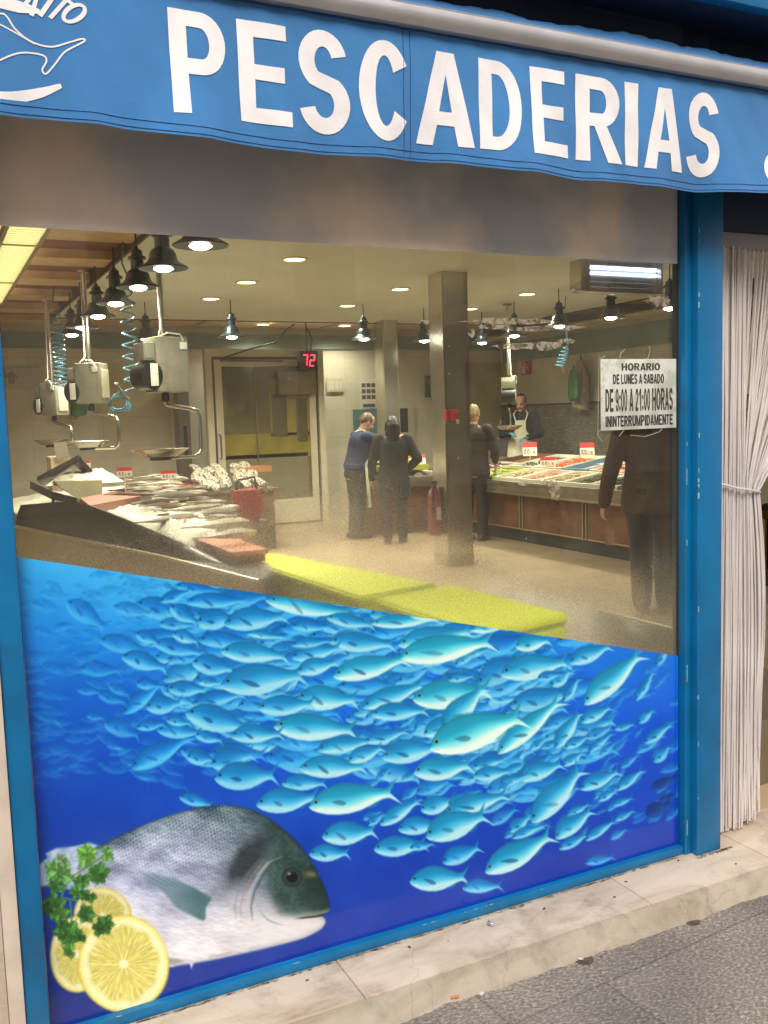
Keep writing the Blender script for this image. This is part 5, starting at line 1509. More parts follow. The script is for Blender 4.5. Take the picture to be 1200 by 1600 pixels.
wr.tube([P(485, 550, Y=9.85), P(488, 530, Y=9.85), P(478, 510, Y=9.85)], 0.010, 5)
wr.build('cable', M_black, cd)
# wall beside it, filling to the back wall, and the dark niche by the scale
nc = thing('dark_wall_panel', 'narrow dark grey panel on the wall beside the cold room door frame', 'panel', P(290, 690, Y=10.6))
a, b_ = P(277, 600, Y=10.6), P(303, 770, Y=10.6)
MB().box((a.x, 10.6, 0.2), (b_.x, 10.89, a.z), 0.004).build('panel', mat('grey_panel', (0.13, 0.115, 0.09), 0.4, var=0.2, scale=2), nc)
MB().box((a.x+0.05, 10.595, 1.0), (b_.x-0.05, 10.5998, 1.45), 0.002).build('dark_window', M_black, nc, smooth=False)

# red number display: 72
nd = thing('number_display', 'small black number display showing a lit red 72', 'display', P(482, 563, Y=9.8))
a, b_ = P(467, 548, Y=9.8), P(497, 578, Y=9.8)
MB().box((a.x, 9.8, b_.z), (b_.x, 9.88, a.z), 0.006).build('case', mat('dark_red_case', (0.035, 0.008, 0.006), 0.35), nd)
MB().tube([((a.x+b_.x)/2, 9.85, a.z), ((a.x+b_.x)/2, 9.85, CZ)], 0.008, 6).build('hanger', M_black, nd)
sgm = MB()
w = b_.x-a.x; hh = a.z-b_.z
def seg(x0, z0, x1, z1):
    sl = 0.14
    f = lambda x, z: (a.x+w*(x+sl*(z-0.5)), 9.793, b_.z+hh*z)
    sgm.tube([f(x0, z0), f(x1, z1)], 0.009, 6)
for x0, segs in ((0.20, 'abc'), (0.58, 'abged')):
    xs = x0; xe = x0+0.22; zt, zm, zb = 0.78, 0.5, 0.22
    D = dict(a=(xs, zt, xe, zt), b=(xe, zt-0.03, xe, zm+0.03), c=(xe, zm-0.03, xe, zb+0.03), d=(xs, zb, xe, zb), e=(xs, zm-0.03, xs, zb+0.03), f=(xs, zt-0.03, xs, zm+0.03), g=(xs, zm, xe, zm))
    for c in segs: seg(*D[c])
sgm.build('red_digit', mat('lit_red_segment', (0.6, 0.01, 0.02), 0.5, emit=(1.0, 0.03, 0.08), estr=3.0), nd)

# ------------------------------------------------------------------ things on the walls
def wall_card(name, label, cat, x0, y0, x1, y1, Y, m, th=0.01):
    a, b = P(x0, y0, Y=Y), P(x1, y1, Y=Y)
    t = thing(name, label, cat, ((a.x+b.x)/2, Y, (a.z+b.z)/2))
    MB().box((a.x, Y, b.z), (b.x, Y+th, a.z), 0.002).build('sheet', m, t, smooth=False)
    return t, a, b
YW = 10.86
M_paper = mat('off_white_paper', (0.56, 0.54, 0.46), 0.6, var=0.05)
M_print = mat('grey_print', (0.06, 0.06, 0.055), 0.6, var=0.2, scale=40)
t, a, b_ = wall_card('wall_notice', 'white notice with a grid of nine dark pictures left of the slim column', 'poster', 563, 592, 589, 638, YW, M_paper)
pm = MB()
for i in range(3):
    for j in range(3):
        x = a.x+(b_.x-a.x)*(0.06+0.31*i); z = a.z-(a.z-b_.z)*(0.15+0.20*j)
        pm.box((x, YW-0.004, z-(a.z-b_.z)*0.13), (x+(b_.x-a.x)*0.25, YW-0.0005, z), 0.001)
pm.box((a.x+0.03, YW-0.004, b_.z+(a.z-b_.z)*0.05), (b_.x-0.03, YW-0.0005, b_.z+(a.z-b_.z)*0.16), 0.001)
pm.build('print', M_print, t, smooth=False)
t, a, b_ = wall_card('wall_notice', 'small pale notice with framed lines on the wall right of the cold room door', 'poster', 510, 591, 537, 612, YW, mat('cream_paper', (0.50, 0.45, 0.35), 0.6))
pm = MB()
for x0, z0, x1, z1 in ((0.1, 0.15, 0.42, 0.8), (0.5, 0.15, 0.7, 0.8), (0.75, 0.2, 0.9, 0.75)):
    pm.box((a.x+(b_.x-a.x)*x0, YW-0.003, b_.z+(a.z-b_.z)*z0), (a.x+(b_.x-a.x)*x1, YW-0.0004, b_.z+(a.z-b_.z)*z1), 0.001)
pm.build('print', M_paper, t, smooth=False)
t, a, b_ = wall_card('wall_notice', 'large faint grey notice on the wall at the far left, beside the blue frame', 'poster', 8, 574, 64, 607, YW, mat('faint_grey_sheet', (0.44, 0.43, 0.40), 0.6))
c_ = P(18, 590, Y=YW-0.002)
MB().slab([(c_.x-0.09, YW-0.003, c_.z), (c_.x, YW-0.003, c_.z+0.09), (c_.x+0.09, YW-0.003, c_.z), (c_.x+0.04, YW-0.003, c_.z), (c_.x+0.04, YW-0.003, c_.z-0.08), (c_.x-0.04, YW-0.003, c_.z-0.08), (c_.x-0.04, YW-0.003, c_.z)], (0, 0.002, 0)).build('arrow_mark', mat('faint_mark', (0.28, 0.27, 0.25), 0.6), t, smooth=False)
t, a, b_ = wall_card('teal_wall_board', 'teal board on the back wall behind the head of the man in navy', 'board', 552, 640, 600, 700, YW, mat('teal_board', (0.07, 0.19, 0.20), 0.4, var=0.1), 0.02)
t, a, b_ = wall_card('dark_cabinet', 'tall dark cabinet door with pale frame on the wall right of the woman in black', 'cabinet', 625, 638, 638, 675, YW, M_black, 0.02)
MB().box((a.x-0.03, YW+0.005, b_.z-0.2), (b_.x+0.12, YW+0.03, a.z+0.02), 0.004).build('frame', M_frame, t)
t, a, b_ = wall_card('wall_dispenser', 'dark rounded dispenser on the wall just left of the big mirrored column', 'dispenser', 668, 587, 678, 621, YW-0.1, M_black, 0.1)
MB().ball(((a.x+b_.x)/2, YW-0.11, (a.z+b_.z)/2), ((b_.x-a.x)*0.5, 0.03, (a.z-b_.z)*0.42)).build('cover', M_black, t)
# emergency sign, red with a white extinguisher mark
fp = P(820, 575, X=8.55)
t = thing('extinguisher_sign', 'small red sign with white fire extinguisher mark on the right wall', 'sign', fp)
MB().box((8.56, fp.y-0.11, fp.z-0.11), (8.575, fp.y+0.11, fp.z+0.11), 0.003).build('plate', M_red, t)
ex = MB(); ex.tube([(8.552, fp.y+0.02, fp.z-0.085), (8.552, fp.y+0.02, fp.z+0.03)], 0.03, 10).tube([(8.552, fp.y+0.02, fp.z+0.03), (8.552, fp.y+0.02, fp.z+0.075)], [0.022, 0.008], 8).tube([(8.552, fp.y+0.0, fp.z+0.07), (8.552, fp.y-0.05, fp.z+0.05), (8.552, fp.y-0.06, fp.z-0.02)], 0.007, 6)
ex.build('mark', M_white, t)
# bags hanging on walls
def bag(label, cx, cy, wpx, hpx, Y, m, seed, plane='Y'):
    c = P(cx, cy, X=8.5) if plane == 'X' else P(cx, cy, Y=Y)
    w, h = s_at(wpx, c)/2, s_at(hpx, c)/2
    t = thing('hanging_bag', label, 'bag', c)
    m_ = MB()
    m_.tube([c+Vector((0, 0, h*k)) for k in (1.15, 1.0, 0.7, 0.2, -0.4, -0.9, -1.0)], [w*0.12*0.6, w*0.2, w*0.35, w*0.5, w*0.55, w*0.5, w*0.3], 20, flat=[w*0.25, w*0.5, w*0.85, w*0.95, w*1.0, w*0.95, w*0.8], side=(0, 1, 0) if plane == 'X' else (1, 0, 0))
    m_.jitter(w*0.35, 2.2/w*0.5, seed).jitter(w*0.12, 2.5/w, seed+3)
    m_.build('sack', m, t)
    g = MB(); g.tube([c+Vector((0, 0, h*1.05)), c+Vector((0.02, 0.02, h*1.4))], 0.012, 6); g.build('hook', M_black, t)
    return t
M_greenbag = mat('green_plastic_bag', (0.035, 0.17, 0.03), 0.4, var=0.3, scale=12)
M_clearbag = mat('beige_plastic_bag', (0.36, 0.29, 0.18), 0.4, var=0.25, scale=12)
bag('beige plastic bag hanging on the right wall behind the green bag', 908, 606, 38, 72, 0, M_clearbag, 5.0, 'X')
bb = bag('green plastic bag hanging on the right wall, left of the opening hours sign', 916, 602, 26, 44, 0, M_greenbag, 2.0, 'X')
bb.location.x -= 0.22
bag('beige plastic bag hanging on the back wall at the far left, behind the hanging scales', 103, 622, 36, 60, 10.7, M_clearbag, 7.0)
bag('green plastic bag hanging on the back wall behind the middle hanging scale', 122, 628, 26, 44, 10.45, M_greenbag, 9.0)
# red telephone-like ticket roll and red tube on the big column
tp = thing('ticket_dispenser', 'red queue ticket dispenser on the big mirrored column', 'dispenser', P(706, 648, Y=5.42))
c = P(708, 648, Y=5.40)
m_ = MB(); m_.tube([(c.x-0.03, 5.40, c.z), (c.x+0.035, 5.40, c.z)], 0.055, 18); m_.box((c.x-0.075, 5.395, c.z-0.05), (c.x-0.031, 5.449, c.z+0.05), 0.008); m_.build('red_body', M_red, tp)
MB().box((c.x+0.0, 5.335, c.z-0.085), (c.x+0.03, 5.345, c.z-0.045), 0.002).build('paper_tongue', M_paper, tp)
fe = thing('fire_extinguisher', 'red fire extinguisher mounted low on the big mirrored column', 'fire extinguisher', (4.30, 5.55, FZ))
c = P(689, 800, Y=5.5)
MB().lathe([(0.062, 0.35), (0.068, 0.36), (0.068, 0.72), (0.055, 0.77), (0.022, 0.80), (0.022, 0.83)], c=(4.312, 5.55, 0.0), seg=20).build('cylinder', mat('dull_extinguisher_red', (0.20, 0.022, 0.02), 0.45, var=0.2), fe)
MB().box((4.287, 5.535, 0.83), (4.337, 5.565, 0.87), 0.006).tube([(4.312, 5.53, 0.84), (4.267, 5.50, 0.80), (4.252, 5.49, 0.55)], 0.010, 6).build('valve_hose', M_black, fe)
MB().box((4.297, 5.475, 0.50), (4.337, 5.4835, 0.62), 0.001).build('paper_label', M_paper, fe)
MB().box((4.380, 5.52, 0.36), (4.3945, 5.58, 0.8), 0.001).build('bracket', M_black, fe)
# ------------------------------------------------------------------ people
def remeshed(mb, voxel, it=6, fold=0.0, fscale=9.0, seed=0.0, stretch=(1, 1, 0.6)):
    me = bpy.data.meshes.new('rough_form')
    bmesh.ops.recalc_face_normals(mb.bm, faces=mb.bm.faces[:])
    mb.bm.to_mesh(me); mb.bm.free()
    o = bpy.data.objects.new('rough_form', me)
    COL.objects.link(o)
    r = o.modifiers.new('remesh', 'REMESH'); r.mode = 'VOXEL'; r.voxel_size = voxel; r.adaptivity = 0
    s = o.modifiers.new('smooth', 'SMOOTH'); s.factor = 0.5; s.iterations = it
    dg = bpy.context.evaluated_depsgraph_get()
    out = bpy.data.meshes.new_from_object(o.evaluated_get(dg))
    bpy.data.objects.remove(o); bpy.data.meshes.remove(me)
    if fold > 0:
        for v in out.vertices:
            p = Vector((v.co.x*fscale*stretch[0]+seed, v.co.y*fscale*stretch[1], v.co.z*fscale*stretch[2]))
            k = mnoise.noise(p) + 0.5*abs(mnoise.noise(p*2.1))
            v.co += v.normal*k*fold
    out.polygons.foreach_set('use_smooth', [True]*len(out.polygons))
    return out
def mesh_obj(name, me, mats, parent):
    o = bpy.data.objects.new(name, me)
    for m in mats: me.materials.append(m)
    COL.objects.link(o); o.parent = parent
    return o
def lerp(a, b, t): return Vector(a)*(1-t)+Vector(b)*t
def limb(mb, a, b, r0, r1, bulge=0.0, n=7, flat=1.0):
    pts = [lerp(a, b, k/(n-1)) for k in range(n)]
    rad = [r0+(r1-r0)*k/(n-1)+bulge*math.sin(PI*min(1, (k/(n-1))*1.4)) for k in range(n)]
    mb.tube(pts, rad, 14, flat=[r*flat for r in rad])
    mb.ball(a, r0*0.98).ball(b, r1*0.98)
def hand(mb, w, d, nrm, curl=0.5, s=1.0, side=1):
    """palm and five bent fingers: w wrist, d along the hand, nrm out of the palm"""
    w, d, nrm = Vector(w), Vector(d).normalized(), Vector(nrm)
    nrm = (nrm-d*nrm.dot(d)).normalized()
    x = d.cross(nrm)*side
    k = w+d*0.085*s
    mb.tube([w-d*0.02*s, w+d*0.02*s, w+d*0.055*s, k], [0.020*s, 0.019*s, 0.018*s, 0.014*s], 12, flat=[0.027*s, 0.034*s, 0.042*s, 0.041*s], side=x)
    for i, (off, L) in enumerate(((0.030, 0.070), (0.010, 0.078), (-0.011, 0.073), (-0.031, 0.058))):
        p = k+x*off*s-d*0.006*s
        an = 0.15*curl
        pts = [p-d*0.015*s, p]
        for j, f in enumerate((0.45, 0.32, 0.23)):
            an += curl*(0.55+0.2*j)+0.03*i
            p = p+(d*math.cos(an)+nrm*math.sin(an)+x*off*0.8)*L*f*s
            pts.append(p)
        mb.tube(pts, [0.0095*s, 0.0098*s, 0.0090*s, 0.0082*s, 0.0070*s], 8)
        mb.ball(pts[-1], 0.0075*s, 1)
    p = w+d*0.025*s+x*0.026*s
    pts = [p, p+(x*0.75+d*0.6+nrm*0.25)*0.034*s, p+(x*0.75+d*0.6+nrm*0.25)*0.034*s+(d*0.85+x*0.15+nrm*(0.3+0.5*curl))*0.032*s]
    pts.append(pts[-1]+(d*0.8-x*0.2+nrm*0.6*curl)*0.024*s)
    mb.tube(pts, [0.014*s, 0.0115*s, 0.0100*s, 0.008*s], 8)
    mb.ball(pts[-1], 0.008*s, 1)
M_skin = mat('skin', (0.46, 0.25, 0.16), 0.5, var=0.08, scale=18, sub=0.1)
M_eye = mat('eye', (0.02, 0.015, 0.012), 0.2)
M_lip = mat('lips', (0.32, 0.12, 0.09), 0.45)
M_shoe = mat('dark_shoe', (0.02, 0.016, 0.013), 0.5)
def person(label, loc, rz, h, pose, top, top_kind='jacket', legs_m=None, hair_m=None, hair='short', apron=None, gloves=None, build=1.0, hem=0.80, group=None):
    """local frame: the person faces +y, own right hand on +x; built 1.70 m tall, then scaled to h"""
    k = h/1.70
    t = thing('person', label, 'person', loc, rz)
    t.scale = (k, k, k)
    J = dict(bend=0.0, sL=(-0.185, 0, 1.395), sR=(0.185, 0, 1.395), eL=(-0.235, -0.02, 1.10), eR=(0.235, -0.02, 1.10), wL=(-0.245, 0.06, 0.86), wR=(0.245, 0.06, 0.86),
             hL=(0, 0.15, -1), hR=(0, 0.15, -1), nL=(1, 0, 0), nR=(-1, 0, 0), kL=(-0.10, 0.02, 0.49), kR=(0.10, 0.02, 0.49), aL=(-0.10, -0.02, 0.09), aR=(0.10, -0.02, 0.09),
             head=(0, 0.02, 1.585), nod=0.0, turn=0.0, cL=0.4, cR=0.4)
    J.update(pose)
    B = J['bend']
    def sp(z, y=0.0):
        """spine leans forward above the waist"""
        return Vector((0, y+B*max(0, z-0.98), z-0.25*B*B*max(0, z-0.98)))
    w = build
    # ---- body, one continuous surface
    mb = MB()
    rings = [(0.80, 0.11, 0.145), (0.90, 0.115, 0.165), (1.0, 0.10, 0.150), (1.08, 0.095, 0.138), (1.18, 0.105, 0.150), (1.28, 0.112, 0.165), (1.36, 0.10, 0.165), (1.41, 0.075, 0.12), (1.45, 0.055, 0.062)]
    mb.tube([sp(z) for z, a, b in rings], [a*w for z, a, b in rings], 20, flat=[b*w for z, a, b in rings], side=(1, 0, 0))
    hc = Vector(J['head']) + Vector((0, B*0.6, -0.25*B*B*0.6))
    mb.tube([sp(1.40, -0.01), lerp(sp(1.45), hc, 0.35), hc-Vector((0, 0.01, 0.03))], [0.060, 0.054, 0.052], 14)
    Rm = Matrix.Rotation(J['turn'], 4, 'Z') @ Matrix.Rotation(-J['nod'], 4, 'X')
    hm = MB()
    prof = [(-0.115, 0.018, 0.020, 0.060), (-0.105, 0.036, 0.034, 0.050), (-0.085, 0.050, 0.060, 0.028), (-0.055, 0.060, 0.078, 0.010), (-0.02, 0.068, 0.088, 0.0), (0.02, 0.073, 0.095, -0.004), (0.06, 0.073, 0.095, -0.008), (0.09, 0.062, 0.080, -0.012), (0.108, 0.040, 0.054, -0.014), (0.117, 0.014, 0.02, -0.014)]
    hm.tube([(0, y, z) for z, a, b, y in prof], [b for z, a, b, y in prof], 20, flat=[a for z, a, b, y in prof], side=(1, 0, 0))
    hm.tube([(0, 0.082, 0.020), (0, 0.094, 0.0), (0, 0.108, -0.022), (0, 0.098, -0.034)], [0.008, 0.011, 0.016, 0.011], 10)
    for sx in (-1, 1):
        hm.ball((sx*0.074, -0.005, -0.008), (0.010, 0.020, 0.030), 2)
        hm.ball((sx*0.028, 0.082, -0.040), (0.026, 0.016, 0.018), 2)
        hm.ball((sx*0.028, 0.080, 0.024), (0.022, 0.014, 0.008), 2)
    hm.ball((0, 0.086, -0.058), (0.024, 0.014, 0.008), 2)
    hm.ball((0, 0.080, -0.098), (0.022, 0.018, 0.016), 2)
    hm.xf(Matrix.Translation(hc) @ Rm)
    me = bpy.data.meshes.new('tmp'); hm.bm.to_mesh(me); hm.bm.free(); mb.bm.from_mesh(me); bpy.data.meshes.remove(me)
    for s_ in 'LR':
        S, E, W_ = (Vector(J[q+s_]) for q in 'sew')
        S = S + Vector((0, B*0.4, -0.05*B))
        limb(mb, S, E, 0.050*w, 0.038*w, 0.006); limb(mb, E, W_, 0.038*w, 0.024*w, 0.006)
        hand(mb, W_, J['h'+s_], J['n'+s_], J['c'+s_], 1.0, 1 if s_ == 'R' else -1)
        hip = Vector((-0.085 if s_ == 'L' else 0.085, 0, 0.88)); K_, A_ = Vector(J['k'+s_]), Vector(J['a'+s_])
        limb(mb, hip, K_, 0.085*w, 0.052*w, 0.004); limb(mb, K_, A_, 0.052*w, 0.034*w, 0.010)
        mb.tube([A_+Vector((0, -0.05, -0.045)), A_+Vector((0, 0.0, -0.045)), A_+Vector((0, 0.09, -0.058)), A_+Vector((0, 0.15, -0.066))], [0.035, 0.040, 0.026, 0.018], 12, flat=[0.032, 0.038, 0.042, 0.030], side=(1, 0, 0))
    body = remeshed(mb, 0.0075, 4)
    bo = mesh_obj('body', body, [M_skin, M_eye, M_lip] + ([gloves] if gloves else []), t)
    Mi = (Matrix.Translation(hc) @ Rm).inverted()
    wr = [Vector(J['wL']), Vector(J['wR'])]
    for p in body.polygons:
        q = Mi @ p.center
        if abs(abs(q.x)-0.030) < 0.013 and abs(q.z-0.005) < 0.0065 and q.y > 0.05: p.material_index = 1
        elif abs(q.x) < 0.022 and abs(q.z+0.060) < 0.006 and q.y > 0.05: p.material_index = 2
        elif gloves:
            for s_ in 'LR':
                W_, E = Vector(J['w'+s_]), Vector(J['e'+s_])
                if (p.center-W_).dot((W_-E).normalized()) > -0.05 and (p.center-W_).length < 0.24: p.material_index = 3
    # ---- trousers
    mb = MB()
    mb.tube([(0, 0, z) for z in (0.82, 0.88, 0.96, 1.03)], [0.125*w, 0.135*w, 0.122*w, 0.115*w], 20, flat=[0.160*w, 0.182*w, 0.170*w, 0.158*w], side=(1, 0, 0))
    for s_ in 'LR':
        hip = Vector((-0.088 if s_ == 'L' else 0.088, 0, 0.86)); K_, A_ = Vector(J['k'+s_]), Vector(J['a'+s_])
        limb(mb, hip, K_, 0.100*w, 0.072*w); limb(mb, K_, A_+Vector((0, 0, -0.035)), 0.072*w, 0.058*w)
    mesh_obj('trousers', remeshed(mb, 0.013, 6, 0.008, 10, 3.0), [legs_m or M_dark], t)
    # ---- shoes
    for s_ in 'LR':
        A_ = Vector(J['a'+s_])
        m_ = MB()
        m_.tube([A_+Vector((0, -0.09, -0.055)), A_+Vector((0, -0.06, -0.045)), A_+Vector((0, 0.02, -0.038)), A_+Vector((0, 0.10, -0.052)), A_+Vector((0, 0.17, -0.062)), A_+Vector((0, 0.19, -0.068))], [0.020, 0.042, 0.048, 0.036, 0.026, 0.012], 14, flat=[0.025, 0.040, 0.043, 0.050, 0.042, 0.022], side=(1, 0, 0))
        m_.box(A_+Vector((-0.043, -0.09, -0.0895)), A_+Vector((0.043, 0.18, -0.070)), 0.01)
        m_.build('shoe', M_shoe, t, world=False)
    # ---- upper garment
    mb = MB()
    z0 = hem
    tr = [(z0, 0.148, 0.200), (z0+0.08, 0.150, 0.200), (0.98, 0.138, 0.182), (1.08, 0.130, 0.172), (1.18, 0.134, 0.182), (1.28, 0.138, 0.196), (1.35, 0.126, 0.196), (1.40, 0.098, 0.155), (1.435, 0.072, 0.085)]
    if top_kind != 'coat': tr = [(z, a*0.95, b*0.95) for z, a, b in tr]
    mb.tube([sp(z) for z, a, b in tr], [a*w for z, a, b in tr], 24, flat=[b*w for z, a, b in tr], side=(1, 0, 0))
    if top_kind != 'tee': mb.tube([sp(1.42, -0.005), sp(1.47, -0.005)], [0.075, 0.068], 16, flat=[0.078, 0.066], side=(1, 0, 0))
    else: mb.tube([sp(1.42, -0.01), sp(1.462, -0.012)], [0.072, 0.064], 16)
    th = {'coat': 1.35, 'jacket': 1.25, 'tee': 1.2}[top_kind]
    for s_ in 'LR':
        S, E, W_ = (Vector(J[q+s_]) for q in 'sew')
        S = S + Vector((0, B*0.4, -0.05*B))
        if top_kind == 'tee':
            limb(mb, S, lerp(S, E, 0.80), 0.066*w, 0.058*w)
        else:
            limb(mb, S, E, 0.056*w*th, 0.044*w*th); limb(mb, E, lerp(E, W_, 0.93), 0.044*w*th, 0.032*w*th)
    mesh_obj('coat' if top_kind == 'coat' else ('jacket' if top_kind == 'jacket' else 'polo_shirt'), remeshed(mb, 0.012, 5, 0.011, 8.5, loc[0]), [top], t)
    # ---- hair
    mb = MB()
    mb.ball((0, -0.018, 0.030), (0.080, 0.100, 0.098), 3)
    if hair == 'long':
        mb.tube([(0, -0.05, 0.06), (0, -0.085, 0.0), (0, -0.095, -0.10), (0, -0.105, -0.20), (0.005, -0.115, -0.32), (0.0, -0.118, -0.42)], [0.06, 0.065, 0.055, 0.045, 0.038, 0.018], 16, flat=[0.07, 0.085, 0.088, 0.080, 0.065, 0.032], side=(1, 0, 0))
        for sx in (-1, 1): mb.tube([(sx*0.06, -0.02, 0.04), (sx*0.076, -0.02, -0.04), (sx*0.078, -0.05, -0.14)], [0.035, 0.03, 0.02], 10)
    else:
        mb.tube([(0, -0.07, 0.04), (0, -0.082, -0.02), (0, -0.075, -0.06)], [0.04, 0.035, 0.02], 12, flat=[0.07, 0.066, 0.05], side=(1, 0, 0))
        for sx in (-1, 1): mb.ball((sx*0.064, -0.01, 0.01), (0.018, 0.035, 0.035))
    hmz = remeshed(mb, 0.007, 2)
    # trim the front so that the face stays clear
    bm = bmesh.new(); bm.from_mesh(hmz)
    kill = [v for v in bm.verts if v.co.y > 0.045 and v.co.z < 0.062 and abs(v.co.x) < 0.085]
    bmesh.ops.delete(bm, geom=kill, context='VERTS')
    for v in bm.verts:
        n_ = mnoise.noise(Vector((v.co.x*70, v.co.y*70, v.co.z*14)))
        v.co += v.normal*n_*0.0045
    bm.to_mesh(hmz); bm.free()
    hmz.transform(Matrix.Translation(hc) @ Rm)
    mesh_obj('hair', hmz, [hair_m], t)
    if apron is not None:
        m_ = MB()
        def ap(u, v, off=0.0):
            z = 0.42 + (1.33-0.42)*v
            half = (1.15 if z < 1.02 else 1.15-0.75*min(1, (z-1.02)/0.16))
            a = (u*2-1)*half
            rx = float(np.interp(z, [0.4, 0.8, 1.0, 1.2, 1.35], [0.225, 0.21, 0.19, 0.185, 0.18]))*w
            ry = float(np.interp(z, [0.4, 0.8, 1.0, 1.2, 1.35], [0.190, 0.175, 0.158, 0.152, 0.148]))*w
            q = sp(z)
            wob = 0.008*mnoise.noise(Vector((u*5, z*3, loc[0])))+0.010*(1-v)*math.sin(u*14)
            return Vector((q.x+(rx+off+wob)*math.sin(a), q.y+(ry+off+wob)*math.cos(a), z))
        m_.grid(ap, 22, 26); m_.grid(lambda u, v: ap(u, v, 0.004), 22, 26)
        m_.build('apron', apron, t, world=False)
        m_ = MB()
        for sx in (-1, 1): m_.tube([ap(0.5+0.45*sx, 1.0)+Vector((0, 0, -0.01)), sp(1.40)+Vector((sx*0.10, 0.09, 0.02)), sp(1.46)+Vector((sx*0.07, -0.01, 0.01)), sp(1.45)+Vector((0, -0.085, 0))], 0.009, 6)
        m_.build('apron_strap', apron, t, world=False)
    return t
M_navyshirt = mat('navy_polo_cotton', (0.020, 0.026, 0.070), 0.85, var=0.2, scale=20)
M_blackcoat = mat('black_coat_cloth', (0.009, 0.009, 0.009), 0.85, var=0.3, scale=18)
M_brown = mat('dark_brown_jacket', (0.070, 0.036, 0.019), 0.8, var=0.25, scale=14)
M_maroon = mat('dark_maroon_jacket', (0.020, 0.009, 0.008), 0.8, var=0.25, scale=14)
M_trous = mat('dark_trousers', (0.014, 0.013, 0.013), 0.85, var=0.25, scale=18)
M_greyc = mat('grey_knit', (0.10, 0.095, 0.085), 0.9, var=0.2, scale=30)
M_hblack = mat('black_hair', (0.010, 0.007, 0.006), 0.4, var=0.3, scale=50)
M_hbrown = mat('brown_hair', (0.09, 0.045, 0.022), 0.5, var=0.3, scale=60)
M_hblond = mat('grey_blond_hair', (0.26, 0.175, 0.09), 0.5, var=0.25, scale=60)
M_apron = mat('white_apron_cloth', (0.62, 0.58, 0.42), 0.7, var=0.10, scale=9)
M_glove = mat('blue_rubber_glove', (0.10, 0.30, 0.42), 0.4, var=0.1)
def fc(x, y): return math.atan2(-x, y)     # rotation that faces a local +y figure towards (x, y)

p = P(1006, 900, Y=3.05)
person('person in a dark brown jacket holding a pink paper, head hidden behind the white card', (P(1020, 953, Y=2.95).x, 2.95, FZ), fc(0.55, 0.8), 1.63,
       dict(eL=(-0.30, -0.05, 1.07), wL=(-0.35, 0.03, 0.78), hL=(-0.10, 0.1, -1), nL=(0.9, 0.3, 0), cL=0.75, eR=(0.25, 0.10, 1.13), wR=(0.08, 0.29, 1.02), kL=(-0.09, -0.05, 0.49), aL=(-0.10, -0.17, 0.12), kR=(0.10, 0.10, 0.49), aR=(0.10, 0.10, 0.09)),
       M_brown, 'jacket', M_trous, M_hbrown, build=1.20, hem=0.72)
x7 = P(740, 700, Y=6.9).x
person('fair haired person in a dark maroon jacket, half hidden by the big mirrored column', (x7, 6.9, FZ), fc(0.75, 0.65), P(742, 633, Y=6.9).z-FZ,
       dict(eR=(0.27, 0.02, 1.12), wR=(0.22, 0.22, 0.98), nod=0.25), M_maroon, 'jacket', M_trous, M_hblond, build=1.08, hem=0.82)
xw = P(614, 700, Y=7.3).x
person('person with long black hair in a long black coat seen from behind beside the counter', (xw, 7.3, FZ), fc(0.42, 0.9), P(612, 651, Y=7.3).z-FZ,
       dict(eR=(0.33, -0.02, 1.13), wR=(0.20, 0.16, 0.98), hR=(-0.6, 0.6, 0), nR=(0, -0.5, -1), eL=(-0.28, -0.02, 1.12), wL=(-0.30, 0.05, 0.86), kL=(-0.10, 0.0, 0.49), aL=(-0.11, -0.03, 0.09)),
       M_blackcoat, 'coat', M_trous, M_hblack, hair='long', build=1.10, hem=0.62)
xm = P(553, 700, Y=8.0).x
person('person in a navy polo shirt bending forward with one arm stretched out', (xm, 8.0, FZ), fc(0.95, -0.05), P(560, 651, Y=8.0).z-FZ+0.05,
       dict(bend=0.24, head=(0, 0.06, 1.575), nod=0.55, eR=(0.16, 0.40, 1.30), wR=(0.12, 0.64, 1.36), hR=(0, 1, 0.1), nR=(0, -0.1, -1), cR=0.3, eL=(-0.20, 0.28, 1.12), wL=(-0.12, 0.46, 1.14), hL=(0.2, 1, 0.1), nL=(0.3, 0, -1)),
       M_navyshirt, 'tee', mat('dark_green_trousers', (0.022, 0.026, 0.020), 0.85, var=0.3, scale=18), M_hbrown, apron=M_apron, build=1.05, hem=0.93)
xf_ = P(815, 680, Y=9.1).x
person('person in a white apron and blue gloves standing behind the right fish counter', (xf_, 9.1, FZ), fc(-0.62, -0.78), P(819, 616, Y=9.1).z-FZ,
       dict(bend=0.08, nod=0.40, turn=-0.2, eL=(-0.27, 0.05, 1.13), wL=(-0.10, 0.27, 1.08), hL=(0.7, 0.6, 0), nL=(0, 0.2, -1), cL=0.7, eR=(0.27, 0.08, 1.13), wR=(0.14, 0.28, 1.14), hR=(-0.5, 0.8, 0.1), nR=(0, 0, -1), cR=0.7),
       mat('black_navy_jumper', (0.010, 0.012, 0.022), 0.85, var=0.2, scale=20), 'jacket', M_trous, M_hblack, apron=M_apron, gloves=M_glove, build=1.05, hem=0.88)
xg = P(788, 690, Y=9.75).x
person('person in a grey top partly hidden between the maroon jacket and the white apron', (xg, 9.75, FZ), fc(-0.8, -0.6), P(786, 655, Y=9.75).z-FZ,
       dict(nod=0.3), M_greyc, 'jacket', M_trous, M_hblack, build=1.0, hem=0.85)
